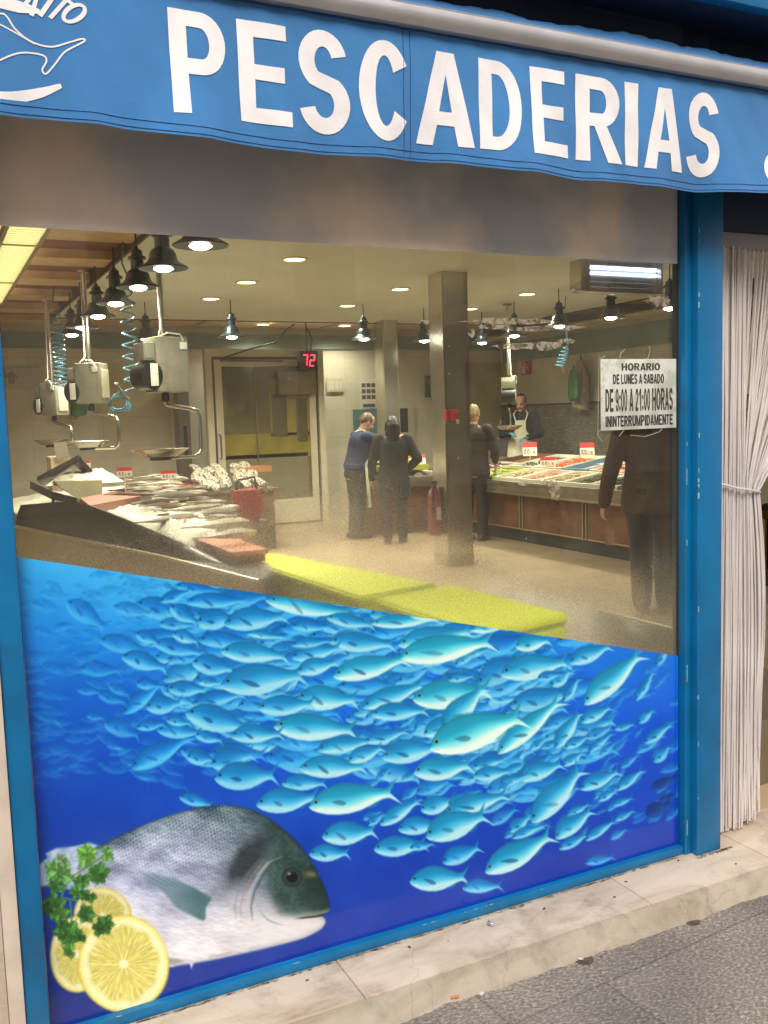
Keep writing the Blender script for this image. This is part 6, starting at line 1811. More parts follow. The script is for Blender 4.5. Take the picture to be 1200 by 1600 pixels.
# the pink paper in the hand
pk = P(950, 838, Y=2.80)
t = thing('pink_paper', 'small pink folded paper held in the hand of the person in the brown jacket', 'paper', pk)
def pap(u, v, o=0):
    c = P(944+13*u+3*(1-v), 826+26*(1-v), Y=2.80)
    return c+Vector((0, 0.010*math.sin(u*3+v*2)+o, 0))
m_ = MB(); m_.grid(pap, 8, 8); m_.grid(lambda u, v: pap(u, v, 0.002), 8, 8)
m_.build('sheet', mat('pink_paper', (0.85, 0.46, 0.38), 0.7, var=0.08, scale=20), t)
# ------------------------------------------------------------------ fish counters
M_granite = mat('black_granite', (0.018, 0.017, 0.016), 0.30, var=0.5, scale=90, dark=(0.13, 0.115, 0.09), dpos=(0.54, 0.64), dscale=70)
M_panelw = mat('reddish_wood_panel', (0.15, 0.055, 0.022), 0.35, var=0.3, scale=5, dark=(0.24, 0.11, 0.05), dpos=(0.5, 0.7), dscale=4)
M_steeld = mat('dull_counter_steel', (0.30, 0.26, 0.19), 0.38, 0.85, var=0.15, scale=6)
M_ice = mat('crushed_ice', (0.70, 0.66, 0.54), 0.45, var=0.12, scale=40, bump=0.7, bscale=120)
# right counter and the piece returning along the back
rc = thing('fish_counter', 'long fish counter on the right with reddish panels, dark steel lip and seafood on top', 'counter', (6.3, 6, FZ))
MB().box((5.66, 3.0, 0.60), (7.05, 8.6, 0.70), 0.008).box((5.655, 3.0, 0.695), (5.70, 8.6, 0.745), 0.004).build('steel_lip', M_steeld, rc)
MB().box((5.645, 3.0, 0.612), (5.654, 8.6, 0.626), 0.002).build('bright_edge', M_steel, rc)
MB().box((5.86, 3.02, 0.20), (7.0, 8.6, 0.599)).build('carcass', M_dark, rc, smooth=False)
MB().slab([(5.70, 3.0, 0.702), (5.70, 8.6, 0.702), (7.05, 8.6, 0.90), (7.05, 3.0, 0.90)], (0, 0, -0.04)).build('sloping_bed', M_steeld, rc, smooth=False)
for i in range(5):
    y0 = 3.05+i*1.1
    MB().box((5.84, y0+0.05, 0.215), (5.859, y0+1.05, 0.585), 0.004).build('front_panel', M_panelw, rc)
m_ = MB()
for i in range(6):
    y0 = 3.05+i*1.1
    for d in (-0.035, 0.02): m_.box((5.835, y0+d, 0.205), (5.8585, y0+d+0.018, 0.595), 0.002)
m_.build('trim_strip', mat('pale_gold_trim', (0.46, 0.36, 0.2), 0.3, 0.6), rc)
MB().box((5.93, 3.02, FZ), (7.0, 8.6, 0.1995)).build('plinth', mat('dark_green_plinth', (0.012, 0.022, 0.018), 0.4, var=0.3), rc, smooth=False)
MB().box((5.84, 3.02, 0.2), (5.93, 8.6, 0.214)).build('bottom_rail', MATS['pale_gold_trim'], rc, smooth=False)
bc = thing('fish_counter', 'short fish counter return behind the woman in the black coat, with yellow trays', 'counter', (5.5, 8.3, FZ))
MB().box((4.9, 7.95, 0.62), (5.65, 8.9, 0.745), 0.006).build('steel_lip', M_steeld, bc)
MB().slab([(4.9, 8.0, 0.747), (5.65, 8.0, 0.747), (5.65, 8.9, 0.93), (4.9, 8.9, 0.93)], (0, 0, -0.03)).build('sloping_bed', M_steeld, bc, smooth=False)
MB().box((4.92, 8.05, FZ), (5.65, 8.85, 0.618)).build('front_panel', M_panelw, bc, smooth=False)

def bedz(x): return 0.702+(x-5.70)/1.35*0.198
M_tray = mat('white_fish_box', (0.72, 0.68, 0.55), 0.5, var=0.06, scale=9)
M_trayg = mat('yellow_green_tray', (0.42, 0.47, 0.05), 0.45, var=0.1)
M_traydk = mat('dark_wood_tray', (0.16, 0.075, 0.035), 0.5, var=0.2)
M_trayb = mat('blue_grey_tray', (0.20, 0.30, 0.38), 0.5, var=0.1)
def tray(label, x0, x1, y0, y1, m, h=0.055, z=None, tilt=True, group='trays on the fish counters', lift=0.003):
    zf = (bedz if z is None else (lambda x: z))
    t = thing('seafood_tray', label, 'tray', ((x0+x1)/2, (y0+y1)/2, zf((x0+x1)/2)), 0, group)
    q = lambda x, y, d: Vector((x, y, zf(x)+lift+d))
    b = MB(); e = 0.018
    b.slab([q(x0, y0, 0), q(x1, y0, 0), q(x1, y1, 0), q(x0, y1, 0)], (0, 0, 0.012)).build('base', m, t, smooth=False)
    b = MB()
    b.slab([q(x0, y0, 0.0125), q(x1, y0, 0.0125), q(x1, y0+e, 0.0125), q(x0, y0+e, 0.0125)], (0, 0, h))
    b.slab([q(x0, y1-e, 0.0125), q(x1, y1-e, 0.0125), q(x1, y1, 0.0125), q(x0, y1, 0.0125)], (0, 0, h))
    b.slab([q(x0, y0+e+0.0002, 0.0125), q(x0+e, y0+e+0.0002, 0.0125), q(x0+e, y1-e-0.0002, 0.0125), q(x0, y1-e-0.0002, 0.0125)], (0, 0, h))
    b.slab([q(x1-e, y0+e+0.0002, 0.0125), q(x1, y0+e+0.0002, 0.0125), q(x1, y1-e-0.0002, 0.0125), q(x1-e, y1-e-0.0002, 0.0125)], (0, 0, h))
    b.build('rim', m, t, smooth=False)
    return t, q
def fish_shape(b, c, d, L, wd, th=None, seed=0.0):
    """small lying fish: tapering body with a tail"""
    d = Vector(d).normalized(); th = th or wd*0.7
    c = Vector(c); sd = Vector((-d.y, d.x, 0)).normalized()
    pts = [c+d*(L*(k-0.5))+sd*0.06*L*math.sin(k*3+seed) for k in (0, 0.06, 0.18, 0.35, 0.55, 0.72, 0.84, 0.90, 1.0)]
    b.tube(pts, [th*q for q in (0.1, 0.5, 0.85, 1, 0.8, 0.45, 0.22, 0.18, 0.10)], 8, flat=[wd*q for q in (0.1, 0.5, 0.85, 1, 0.8, 0.45, 0.24, 0.45, 0.95)], side=sd)
def heap(name, label, cat, q, x0, x1, y0, y1, m, n, L, wd, h=0.05, kind='fish', base=None, seed=1):
    rs = random.Random(seed)
    b = MB()
    for i in range(n):
        x, y = rs.uniform(x0, x1), rs.uniform(y0, y1)
        e = min((x-x0)/(x1-x0), (x1-x)/(x1-x0), (y-y0)/(y1-y0), (y1-y)/(y1-y0))*2
        z = 0.02+h*min(1, e*1.6+0.2)*rs.uniform(0.5, 1.0)
        c = q(x, y, z)
        a = rs.uniform(0, PI) if kind != 'row' else PI/2+rs.uniform(-0.25, 0.25)
        if kind == 'blob': b.ball(c, (wd*rs.uniform(0.7, 1.2), L*rs.uniform(0.4, 0.7), wd*0.7), 1)
        elif kind == 'prawn':
            p0 = Vector((math.cos(a), math.sin(a), 0)); s0 = Vector((-p0.y, p0.x, 0.3))
            b.tube([c+p0*L*(math.sin(k)*0.5)+s0*L*(0.4*math.cos(k)) for k in np.linspace(-1.2, 1.3, 6)], [wd*0.5, wd, wd, wd*0.8, wd*0.55, wd*0.2], 6)
        else: fish_shape(b, c, (math.cos(a), math.sin(a), rs.uniform(-0.15, 0.15)), L*rs.uniform(0.8, 1.15), wd, seed=i)
    # bed of ice or fish under them
    o = b.build(name, m, None)
    return tag(o, label, cat, None, 'stuff')
F_pur = mat('purple_squid_skin', (0.16, 0.085, 0.075), 0.25, var=0.4, scale=25)
F_grn = mat('olive_shellfish', (0.075, 0.080, 0.028), 0.3, var=0.4, scale=30)
F_org = mat('orange_shellfish', (0.48, 0.13, 0.04), 0.3, var=0.35, scale=30)
F_pnk = mat('pink_prawn', (0.60, 0.28, 0.17), 0.3, var=0.25, scale=30)
F_beg = mat('beige_shellfish', (0.42, 0.33, 0.18), 0.3, var=0.3, scale=30)
F_dk = mat('black_mussel', (0.022, 0.018, 0.015), 0.25, var=0.4, scale=30)
F_red = mat('red_crayfish', (0.52, 0.09, 0.035), 0.3, var=0.25, scale=30)
F_slv = mat('silver_fish_skin', (0.42, 0.37, 0.29), 0.35, 0.0, var=0.4, scale=14)
F_gry = mat('grey_fish_skin', (0.20, 0.165, 0.125), 0.35, 0.0, var=0.4, scale=14)
F_brn = mat('brown_fish_skin', (0.17, 0.105, 0.06), 0.35, var=0.5, scale=22)
def rt(lab, y0, y1, x0, x1, tm, hl, cat, fm, n, L, wd, kind='fish', h=0.045, seed=1):
    t, q = tray(lab, x0, x1, y0, y1, tm)
    if hl: heap('seafood_heap', hl, cat, q, x0+0.03, x1-0.03, y0+0.03, y1-0.03, fm, n, L, wd, h, kind, seed=seed)
# front row (near edge of the bed), then the back row; y runs away from the window
rt('white tray of black mussels nearest the person in the brown jacket', 4.62, 5.00, 5.73, 6.20, M_tray, 'black mussels heaped in the nearest white tray', 'mussels', F_dk, 150, 0.05, 0.018, 'blob', seed=3)
rt('white tray of olive shellfish beside the mussels', 5.03, 5.45, 5.73, 6.22, M_tray, 'olive grey shellfish in a front tray beside the black mussels', 'shellfish', F_grn, 120, 0.05, 0.018, 'blob', seed=4)
rt('white tray of pale shellfish in the front row, third from the brown jacket', 5.48, 5.85, 5.73, 6.22, M_tray, 'pale beige shellfish in the third front tray', 'shellfish', F_beg, 110, 0.05, 0.018, 'blob', seed=5)
rt('white tray of pink prawns in the middle of the front row', 5.88, 6.27, 5.73, 6.22, M_tray, 'pink prawns in the middle front tray', 'prawns', F_pnk, 130, 0.055, 0.011, 'prawn', seed=6)
rt('white tray of beige cockles between the pink prawns and the green tray', 6.30, 6.72, 5.73, 6.22, M_tray, 'beige cockles beside the pink prawns', 'cockles', F_beg, 120, 0.045, 0.018, 'blob', seed=7)
rt('yellow green tray at the far end of the front row beside the maroon jacket', 6.75, 7.30, 5.73, 6.20, M_trayg, 'green bundles of leaves in the yellow green tray', 'greens', mat('pale_green_leaf', (0.35, 0.42, 0.08), 0.5, var=0.3, scale=20), 40, 0.16, 0.018, 'row', seed=8)
rt('big white tray of red crayfish at the back row, right of the blue grey tray', 4.75, 5.75, 6.30, 6.98, M_tray, 'red crayfish laid on the big white tray', 'crayfish', F_red, 34, 0.15, 0.017, 'prawn', 0.03, seed=9)
rt('blue grey tray in the back row between the crayfish and the orange shellfish', 5.80, 6.22, 6.30, 6.98, M_trayb, 'pale fillets lying in the blue grey tray', 'fillets', mat('pale_fillet', (0.46, 0.36, 0.28), 0.35, var=0.2, scale=12), 14, 0.20, 0.035, 'row', 0.02, seed=10)
rt('white tray of orange shellfish in the back row', 6.26, 6.75, 6.30, 6.98, M_tray, 'orange shellfish in the back row tray', 'shellfish', F_org, 110, 0.05, 0.02, 'blob', seed=11)
rt('white tray of dark olive shellfish in the back row, left of the orange shellfish', 6.79, 7.25, 6.30, 6.98, M_tray, 'dark olive shellfish in the back row tray', 'shellfish', F_grn, 110, 0.05, 0.02, 'blob', seed=12)
rt('empty dark wooden tray in front of the person in the white apron', 7.30, 7.85, 6.50, 7.0, M_traydk, None, None, None, 0, 0, 0)
rt('white tray of purple squid at the far end of the counter', 7.28, 8.45, 5.75, 6.46, M_tray, 'heap of purple brown squid at the far end of the right counter', 'squid', F_pur, 90, 0.24, 0.032, 'row', 0.11, seed=13)
q2 = lambda x, y, d: Vector((x, y, 0.75+(y-8.0)*0.2+d))
for i, (lab, hl, m, kk_, x0, x1, y0, y1) in enumerate((('yellow green tray in front on the counter return right of the black coat', 'pale fish on the front yellow green tray', F_beg, 'fish', 4.95, 5.62, 8.02, 8.38),
                                 ('yellow green tray behind on the counter return right of the black coat', 'orange shellfish on the rear yellow green tray', F_org, 'blob', 5.0, 5.62, 8.42, 8.85))):
    zc = 0.75+(((y0+y1)/2)-8.0)*0.2
    t, q = tray(lab, x0, x1, y0, y1, M_trayg, 0.05, z=zc+0.03)
    heap('seafood_heap', hl, 'fish', q, x0+0.03, x1-0.03, y0+0.03, y1-0.03, m, 60, 0.11 if kk_ == 'fish' else 0.05, 0.022, 0.05, kk_, seed=20+i)

# price tags: red headed white cards on little stakes
def price_tag(label, base, w, h, yaw, lean=0.25, stake=0.06):
    t = thing('price_tag', label, 'price tag', base, yaw, 'red and white price tags')
    M = Matrix.Translation((0, 0, stake)) @ Matrix.Rotation(-lean, 4, 'X')
    W = dict(world=False, smooth=False)
    MB().box((-w/2, -0.002, 0), (w/2, 0.002, h*0.62)).xf(M).build('card', M_tagw, t, **W)
    MB().box((-w/2, -0.0022, h*0.622), (w/2, 0.0022, h)).xf(M).build('red_header', M_tagr, t, **W)
    m_ = MB(); rs = random.Random(int(base[0]*1000))
    x = -w*0.40
    for k in range(4):
        ww = w*(0.13 if k != 2 else 0.06); hh = h*(0.36 if k < 2 else 0.24)
        m_.box((x, -0.0034, h*0.12), (x+ww*0.35, -0.0022, h*0.12+hh)); m_.box((x+ww*0.4, -0.0034, h*0.12+hh*0.7), (x+ww, -0.0022, h*0.12+hh)); m_.box((x+ww*0.65, -0.0034, h*0.12), (x+ww, -0.0022, h*0.12+hh*0.5))
        x += w*0.21
    m_.xf(M).build('worn_print', M_tagk, t, **W)
    MB().tube([(0, 0.004, -0.02), (0, 0.004, stake+h*0.3)], 0.004, 5).build('stake', M_tagw, t, world=False)
    return t
M_tagw = mat('white_tag_card', (0.72, 0.68, 0.58), 0.5); M_tagr = mat('red_tag_header', (0.55, 0.03, 0.02), 0.5); M_tagk = mat('red_black_tag_print', (0.16, 0.02, 0.02), 0.5)
face = 0.55
for lab, x, y, w, h in (('price tag with red header standing behind the squid and left of the orange shellfish', 6.62, 7.28, 0.17, 0.17), ('price tag with red header standing at the back of the blue grey tray', 6.70, 6.28, 0.16, 0.16),
                        ('price tag standing among the squid beside the maroon jacket', 6.20, 7.75, 0.16, 0.12), ('price tag lying low among the crayfish, nearest the brown jacket', 6.36, 4.95, 0.26, 0.11), ('price tag among the front trays beside the pink prawns', 6.16, 6.28, 0.17, 0.10)):
    price_tag(lab, (x, y, bedz(x)+0.06), w, h, -face)
price_tag('price tag with red header on the counter return right of the black coat', (5.45, 8.45, 0.92), 0.2, 0.15, -0.3)
price_tag('white and red price tag in front on the counter return, lower than the other', (5.48, 8.05, 0.83), 0.2, 0.13, -0.3, 0.5)

# left counter: its granite edge runs obliquely away from the window
lc = thing('fish_counter', 'fish counter at the left behind the window, black granite edge with a steel front', 'counter', (1.2, 4.5, FZ))
EDGE = [(1.245, 1.60), (1.06, 2.65), (0.80, 3.73), (0.55, 4.81), (0.30, 5.85)]
TZ = 0.80
poly = EDGE + [(0.25, 7.9), (3.25, 7.9), (3.25, 8.9), (3.5, 8.9)]
def inner(d): return [(x+d*0.975, y+d*0.22) for x, y in EDGE]
g = inner(0.0); g2 = [(x+(0.10, 0.24, 0.32, 0.26, 0.2)[i], y+0.1) for i, (x, y) in enumerate(EDGE)]
m_ = MB()
for i in range(len(EDGE)-1):
    a, b_, c, d = EDGE[i], EDGE[i+1], g2[i+1], g2[i]
    m_.slab([(a[0]+0.012, a[1], TZ), (d[0], d[1], TZ+0.02), (c[0], c[1], TZ+0.02), (b_[0]+0.012, b_[1], TZ)], (0, 0, -0.03))
m_.build('granite_edge', M_granite, lc, smooth=False)
gd = MB()
GB = [(22, 821, 790), (45, 826, 788), (70, 832, 786), (100, 838, 785), (125, 843, 789), (165, 851, 805), (200, 858, 820), (230, 865, 833), (260, 871, 846), (290, 877, 860), (330, 885, 879)]
rows = []
for x, yb, yt in GB:
    p = P(x, yb, Z=TZ)
    hgt = max(0.004, (yb-yt)*float(np.dot(np.array(p)-CAM, _fw))/FPX)
    rows.append((p+Vector((0.012, 0.004, 0)), p+Vector((0.03, 0.01, hgt*0.6)), p+Vector((0.055, 0.02, hgt)), p+Vector((0.085, 0.03, hgt-0.01)), p+Vector((0.085, 0.03, 0))))
vs = [[gd.bm.verts.new(q) for q in r_] for r_ in rows]
for a_, b_ in zip(vs, vs[1:]):
    for k in range(5): gd.bm.faces.new((a_[k], b_[k], b_[(k+1) % 5], a_[(k+1) % 5]))
gd.bm.faces.new(vs[0]); gd.bm.faces.new(vs[-1][::-1])
gd.build('black_guard', M_granite, lc, angle=60)
m_ = MB(); m_.tube([(x, y, TZ-0.004) for x, y in EDGE], 0.011, 8); m_.build('bright_edge', mat('pale_steel_edge', (0.7, 0.62, 0.48), 0.3, 0.7), lc)
m_ = MB()
for i in range(len(EDGE)-1):
    a, b_ = EDGE[i], EDGE[i+1]
    m_.slab([(a[0]-0.004, a[1], FZ), (b_[0]-0.004, b_[1], FZ), (b_[0]-0.004, b_[1], TZ-0.016), (a[0]-0.004, a[1], TZ-0.016)], (0.03, 0.006, 0))
m_.build('steel_front', mat('beige_steel_front', (0.52, 0.45, 0.33), 0.45, 0.1, var=0.15, scale=3), lc, smooth=False)
BED = g2 + [(1.9, 6.2), (1.95, 4.0), (1.60, 3.0), (1.42, 2.3), (1.36, 1.72)]
MB().prism([(p_[0]+0.003, p_[1]) for p_ in BED], 0.60, TZ+0.015).build('steel_bed', M_steeld, lc, smooth=False)
MB().prism([(1.28, 1.72), (1.33, 1.74), (1.40, 2.3), (1.57, 3.0), (1.90, 4.0), (1.86, 6.1), (0.5, 6.0)], FZ, 0.599).build('carcass', M_dark, lc, smooth=False)
# piece of the left counter returning along the back, with its tall front
f0 = P(292, 771, Y=7.7); f1 = P(436, 758, Y=7.7)
lb = thing('fish_counter', 'counter return at the back left with dark mottled front below the shellfish nets', 'counter', ((f0.x+f1.x)/2, 8.2, FZ))
zt = f0.z
MB().box((f0.x-0.3, 7.7, zt-0.03), (f1.x, 8.7, zt), 0.004).build('top', M_steeld, lb)
MB().box((f0.x-0.25, 7.74, FZ), (f1.x-0.05, 8.65, zt-0.031)).build('front_panel', mat('mottled_dark_front', (0.16, 0.12, 0.07), 0.5, var=0.5, scale=8), lb, smooth=False)

# ice bank with whole fish
def mound(name, label, pts, zfun, m, seed, amp=0.03):
    b = MB()
    n = len(pts); c = sum((Vector((p[0], p[1], 0)) for p in pts), Vector())/n
    R, S = 14, 72
    ring = []
    for j in range(R+1):
        f = j/R
        row = []
        for i in range(S):
            u = i/S*n; k = int(u); ff = u-k
            p0 = Vector((*pts[k % n], 0)); p1_ = Vector((*pts[(k+1) % n], 0))
            e = p0.lerp(p1_, ff)
            q = e.lerp(c, f)
            zz = zfun(q.x, q.y, f)+amp*(mnoise.noise(Vector((q.x*7+seed, q.y*7, 0)))+0.5*mnoise.noise(Vector((q.x*22+seed, q.y*22, 3)))+0.45*abs(mnoise.noise(Vector((q.x*55+seed, q.y*55, 3)))))*min(1, f*4)
            row.append(b.bm.verts.new((q.x, q.y, zz)))
        ring.append(row)
    for j in range(R):
        for i in range(S): b.bm.faces.new((ring[j][i], ring[j][(i+1) % S], ring[j+1][(i+1) % S], ring[j+1][i]))
    b.bm.faces.new(ring[R]); b.bm.faces.new(ring[0][::-1])
    return tag(b.build(name, m, None, angle=80), label, 'ice', None, 'stuff')
mound('ice_bank', 'bank of crushed ice along the left fish counter', [(1.36, 2.20), (1.24, 2.75), (1.02, 3.75), (0.80, 4.80)]+[(1.25, 5.2), (1.55, 4.2), (1.58, 3.2), (1.50, 2.5)], lambda x, y, f: TZ+0.018+0.095*min(1, f*2.4), M_ice, 3.0, 0.045)
def lie(label, x, y, z, ang, L, wd, m, tilt=0.0):
    b = MB()
    fish_shape(b, (0, 0, 0), (1, 0, 0), L, wd, wd*0.62)
    r = thing('whole_fish', label, 'fish', (x, y, z), ang, 'whole fish lying on the left counter')
    o = b.build('fish_body', m, r, world=False); 
    f = MB(); f.slab([(-0.05*L, 0, wd*0.5), (0.18*L, 0, wd*0.55), (0.12*L, 0, wd*0.8), (-0.02*L, 0, wd*0.85)], (0, 0.004, 0)); f.build('dorsal_fin', m, r, world=False, smooth=False)
    e = MB(); e.ball((-0.40*L, wd*0.4, wd*0.25), wd*0.10, 1).ball((-0.40*L, -wd*0.4, wd*0.25), wd*0.10, 1); e.build('eye', M_black, r, world=False)
    r.rotation_euler = (tilt, 0, ang)
    return r
fz = TZ+0.125
a = P(250, 806, Z=fz)
for lab, px_, py_, ang, L, wd, m in (('dark spotted fish lying alone on the near crushed ice', 262, 812, 0.5, 0.42, 0.045, F_gry), ('long silver fish behind the dark spotted fish', 300, 795, 0.35, 0.5, 0.04, F_slv),
                                     ('grey fish pointing at the pink board', 235, 786, 0.2, 0.45, 0.045, F_gry), ('small silver fish beside the grey fish', 275, 783, 0.5, 0.4, 0.038, F_slv),
                                     ('silver fish at the misty end of the ice bank', 338, 820, 0.45, 0.40, 0.05, F_slv), ('brown grey fish farther right near the mottled counter front', 320, 803, 0.3, 0.42, 0.045, F_gry),
                                     ('pale fish in the mist right of the ice bank', 352, 836, 0.5, 0.35, 0.04, F_slv)):
    c = P(px_, py_, Z=fz)
    lie(lab, c.x, c.y, fz, ang+PI*0.9, L, wd, m, 0.2)
# second bank of fish, farther along
b2 = mound('ice_bank', 'thin sheet of crushed ice under the far fish of the left counter', [(0.62, 5.2), (1.3, 5.25), (1.88, 4.4), (1.9, 6.0), (1.85, 7.2), (0.6, 7.2)], lambda x, y, f: TZ+0.018+0.10*min(1, f*2), M_ice, 8.0, 0.03)
for i, (lab, px_, py_) in enumerate((('large grey fish behind the first price tag', 215, 757), ('curled silver fish right of the first price tag', 245, 745), ('large grey fish between the two price tags', 228, 768), ('grey fish left of the second price tag', 252, 757),
                                     ('pale fish below the second price tag', 290, 765), ('grey fish lying behind the second price tag', 275, 748), ('dark fish touching the pink board', 205, 766), ('silver fish in front of the mottled counter front', 270, 775))):
    c = P(px_, py_, Z=TZ+0.17)
    lie(lab, c.x, c.y, TZ+0.17, 2.6+0.5*math.sin(i*2.1), 0.38+0.08*math.sin(i), 0.038, (F_gry, F_slv)[i % 2], 0.3)
rs = random.Random(11)
for i in range(34):
    if i < 20: c = P(rs.uniform(205, 345), 0, Z=fz) if False else P(205+140*(i/19), 766+36*(i/19)**1.2+rs.uniform(-14, 12), Z=fz+rs.uniform(-0.015, 0.03))
    else: c = P(rs.uniform(190, 300), rs.uniform(742, 774), Z=TZ+0.17)
    lie('grey brown fish in the jumbled heap along the left counter', c.x, c.y, c.z, 2.9+rs.uniform(-0.7, 0.7), rs.uniform(0.20, 0.34), rs.uniform(0.022, 0.036), (F_gry, F_slv, F_brn)[i % 3], rs.uniform(-0.4, 0.4))
# tipped dark wooden box full of ice
dx = P(95, 760, Y=5.3)
wbx = thing('fish_box', 'dark wooden box with tilted lid and crushed ice at the far left of the counter', 'box', (dx.x, 5.3, TZ))
Pn = lambda x, y, Y: P(x, y, Y=Y)
M_boxdk = mat('wet_dark_wood', (0.030, 0.018, 0.012), 0.5, var=0.4, scale=12)
MB().slab([Pn(58, 745, 5.2), Pn(122, 711, 5.2), Pn(128, 714, 5.6), Pn(66, 752, 5.6)], (0, 0.02, -0.035)).build('tilted_lid', M_boxdk, wbx, smooth=False)
MB().slab([Pn(122, 712, 5.3), Pn(148, 738, 5.3), Pn(140, 740, 5.6), Pn(120, 722, 5.6)], (-0.02, 0.02, -0.02)).build('side_board', M_boxdk, wbx, smooth=False)
MB().slab([Pn(48, 752, 5.1), Pn(82, 768, 5.1), Pn(120, 778, 5.0), Pn(120, 789, 5.0), Pn(80, 780, 5.1), Pn(48, 764, 5.1)], (0.0, 0.05, 0)).build('front_board', M_boxdk, wbx, smooth=False)
MB().slab([Pn(85, 752, 5.12), Pn(160, 750, 5.12), Pn(160, 776, 5.12), Pn(122, 778, 5.12), Pn(95, 762, 5.12)], (0.0, 0.3, 0.0)).build('inner_tray', mat('olive_white_tray', (0.42, 0.38, 0.24), 0.5, var=0.1), wbx, smooth=False)
c = P(125, 745, Y=5.35)
ic = mound('ice_bank', 'crushed ice heaped in the dark wooden box', [(c.x-0.28, 5.16), (c.x+0.30, 5.14), (c.x+0.30, 5.75), (c.x-0.1, 5.75)], lambda x, y, f: c.z-0.045+0.075*min(1, f*2.2), M_ice, 12.0, 0.03)
MB().tube([Pn(83, 770, 5.2), (Pn(83, 790, 5.2).x, 5.2, TZ-0.02)], 0.012, 8).build('foot', M_black, wbx)
c0, c1, c2, c3 = P(125, 778, Z=TZ+0.17), P(200, 764, Z=TZ+0.17), P(222, 775, Z=TZ+0.17), P(140, 790, Z=TZ+0.17)
t = thing('pink_board', 'dull pink board lying over the ice on the left counter', 'board', (c0+c2)/2)
MB().slab([c0, c1, c2, c3], (0, 0, -0.05)).build('board', mat('dull_pink_plastic', (0.34, 0.15, 0.11), 0.5, var=0.1), t, smooth=False)
c = P(105, 727, Y=6.6)
t = thing('foam_box', 'open pale foam box with a grey sheet behind the dark wooden fish box', 'box', c)
a, b_ = P(78, 714, Y=6.6), P(112, 745, Y=6.6)
MB().box((a.x, 6.6, b_.z-0.2), (b_.x, 6.9, a.z), 0.02).build('box', mat('pale_pink_foam', (0.58, 0.44, 0.32), 0.7, var=0.08), t)
MB().slab([P(84, 692, Y=6.55), P(104, 690, Y=6.55), P(109, 716, Y=6.55), P(88, 718, Y=6.55)], (0, 0.012, 0)).build('grey_sheet', mat('grey_card', (0.34, 0.29, 0.22), 0.6), t, smooth=False)
for lab, px0, py0, wpx, hpx, Y in (('price tag with red header nearest the dark wooden box, on a tall white stake', 195, 745, 24, 14, 4.9), ('price tag with red header in front of the shellfish nets', 264, 748, 24, 12, 5.6), ('small red tag standing behind the dark wooden box', 139, 730, 6, 10, 5.9)):
    c = P(px0, py0, Y=Y)
    s = s_at(1, c)
    price_tag(lab, (c.x, c.y, c.z-0.16), wpx*s, hpx*s*1.05, 0.15, 0.1, 0.16)
# nets of shellfish on the return counter: separate little bags
M_net = mat('netted_shellfish', (0.56, 0.50, 0.40), 0.25, var=0.4, scale=22, bump=0.8, bscale=30, dark=(0.08, 0.06, 0.045), dpos=(0.44, 0.54), dscale=38)
nb = MB(); nb.tube([(0, -0.09, 0), (0, -0.07, 0.02), (0, 0.0, 0.03), (0, 0.07, 0.02), (0, 0.10, 0.005)], [0.01, 0.035, 0.04, 0.035, 0.01], 12, flat=[0.02, 0.06, 0.072, 0.06, 0.015], side=(1, 0, 0))
nb.jitter(0.014, 30).jitter(0.006, 90, 3)
net0 = nb.build('shellfish_net', M_net, None)
tag(net0, 'netted bag of shellfish in the pile on the counter return at the back left', 'shellfish net', 'netted bags of shellfish')
nk = 0
for r_ in range(5):
    for c_ in range(8):
        x = f0.x+0.20+c_*0.155+0.05*random.uniform(-1, 1)+0.03*r_; y = 7.82+r_*0.18+random.uniform(-0.02, 0.02)
        if x > f1.x-0.12: continue
        o = net0 if nk == 0 else net0.copy()
        if nk: COL.objects.link(o)
        o.location = (x, y, zt+0.03+0.035*r_+random.uniform(0, 0.03)); o.rotation_euler = (0.35+random.uniform(-0.2, 0.2), random.uniform(-0.3, 0.3), random.uniform(-0.7, 0.7))
        nk += 1
t, q = tray('red tray of salmon coloured fillets at the left end of the shellfish nets', f0.x-0.22, f0.x+0.12, 7.75, 8.25, mat('red_tray', (0.42, 0.06, 0.035), 0.4), 0.04, z=zt+0.02)
heap('seafood_heap', 'salmon coloured fillets in the red tray', 'fillets', q, f0.x-0.19, f0.x+0.09, 7.79, 8.2, F_org, 10, 0.16, 0.03, 0.03, 'row', seed=31)
c = P(392, 733, Y=8.3)
t, q = tray('orange tray at the right end of the shellfish nets', c.x-0.14, c.x+0.25, 8.28, 8.62, mat('orange_tray', (0.45, 0.20, 0.08), 0.4), 0.05, z=zt+0.15)
# red shopping basket with a dark handle
c = P(391, 790, Y=6.6)
a, b_ = P(361, 768, Y=6.6), P(424, 812, Y=6.6)
t = thing('shopping_basket', 'red box shaped basket with a dark handle in front of the shellfish nets', 'basket', ((a.x+b_.x)/2, 6.75, b_.z))
m_ = MB(); m_.tube([((a.x+b_.x)/2, 6.75, z) for z in (b_.z, b_.z+0.02, a.z-0.03, a.z)], [0.13, 0.145, 0.17, 0.17], 4, flat=[0.16, 0.175, 0.2, 0.2], side=(1, 1, 0))
m_.build('tub', mat('dull_red_plastic', (0.28, 0.040, 0.036), 0.45, var=0.1), t, angle=30)
m_ = MB(); m_.tube([((a.x+b_.x)/2-0.11, 6.74, a.z-0.02), ((a.x+b_.x)/2-0.07, 6.74, a.z+0.10), ((a.x+b_.x)/2+0.09, 6.74, a.z+0.12), ((a.x+b_.x)/2+0.11, 6.74, a.z-0.02)], 0.014, 8); m_.build('handle', M_black, t)

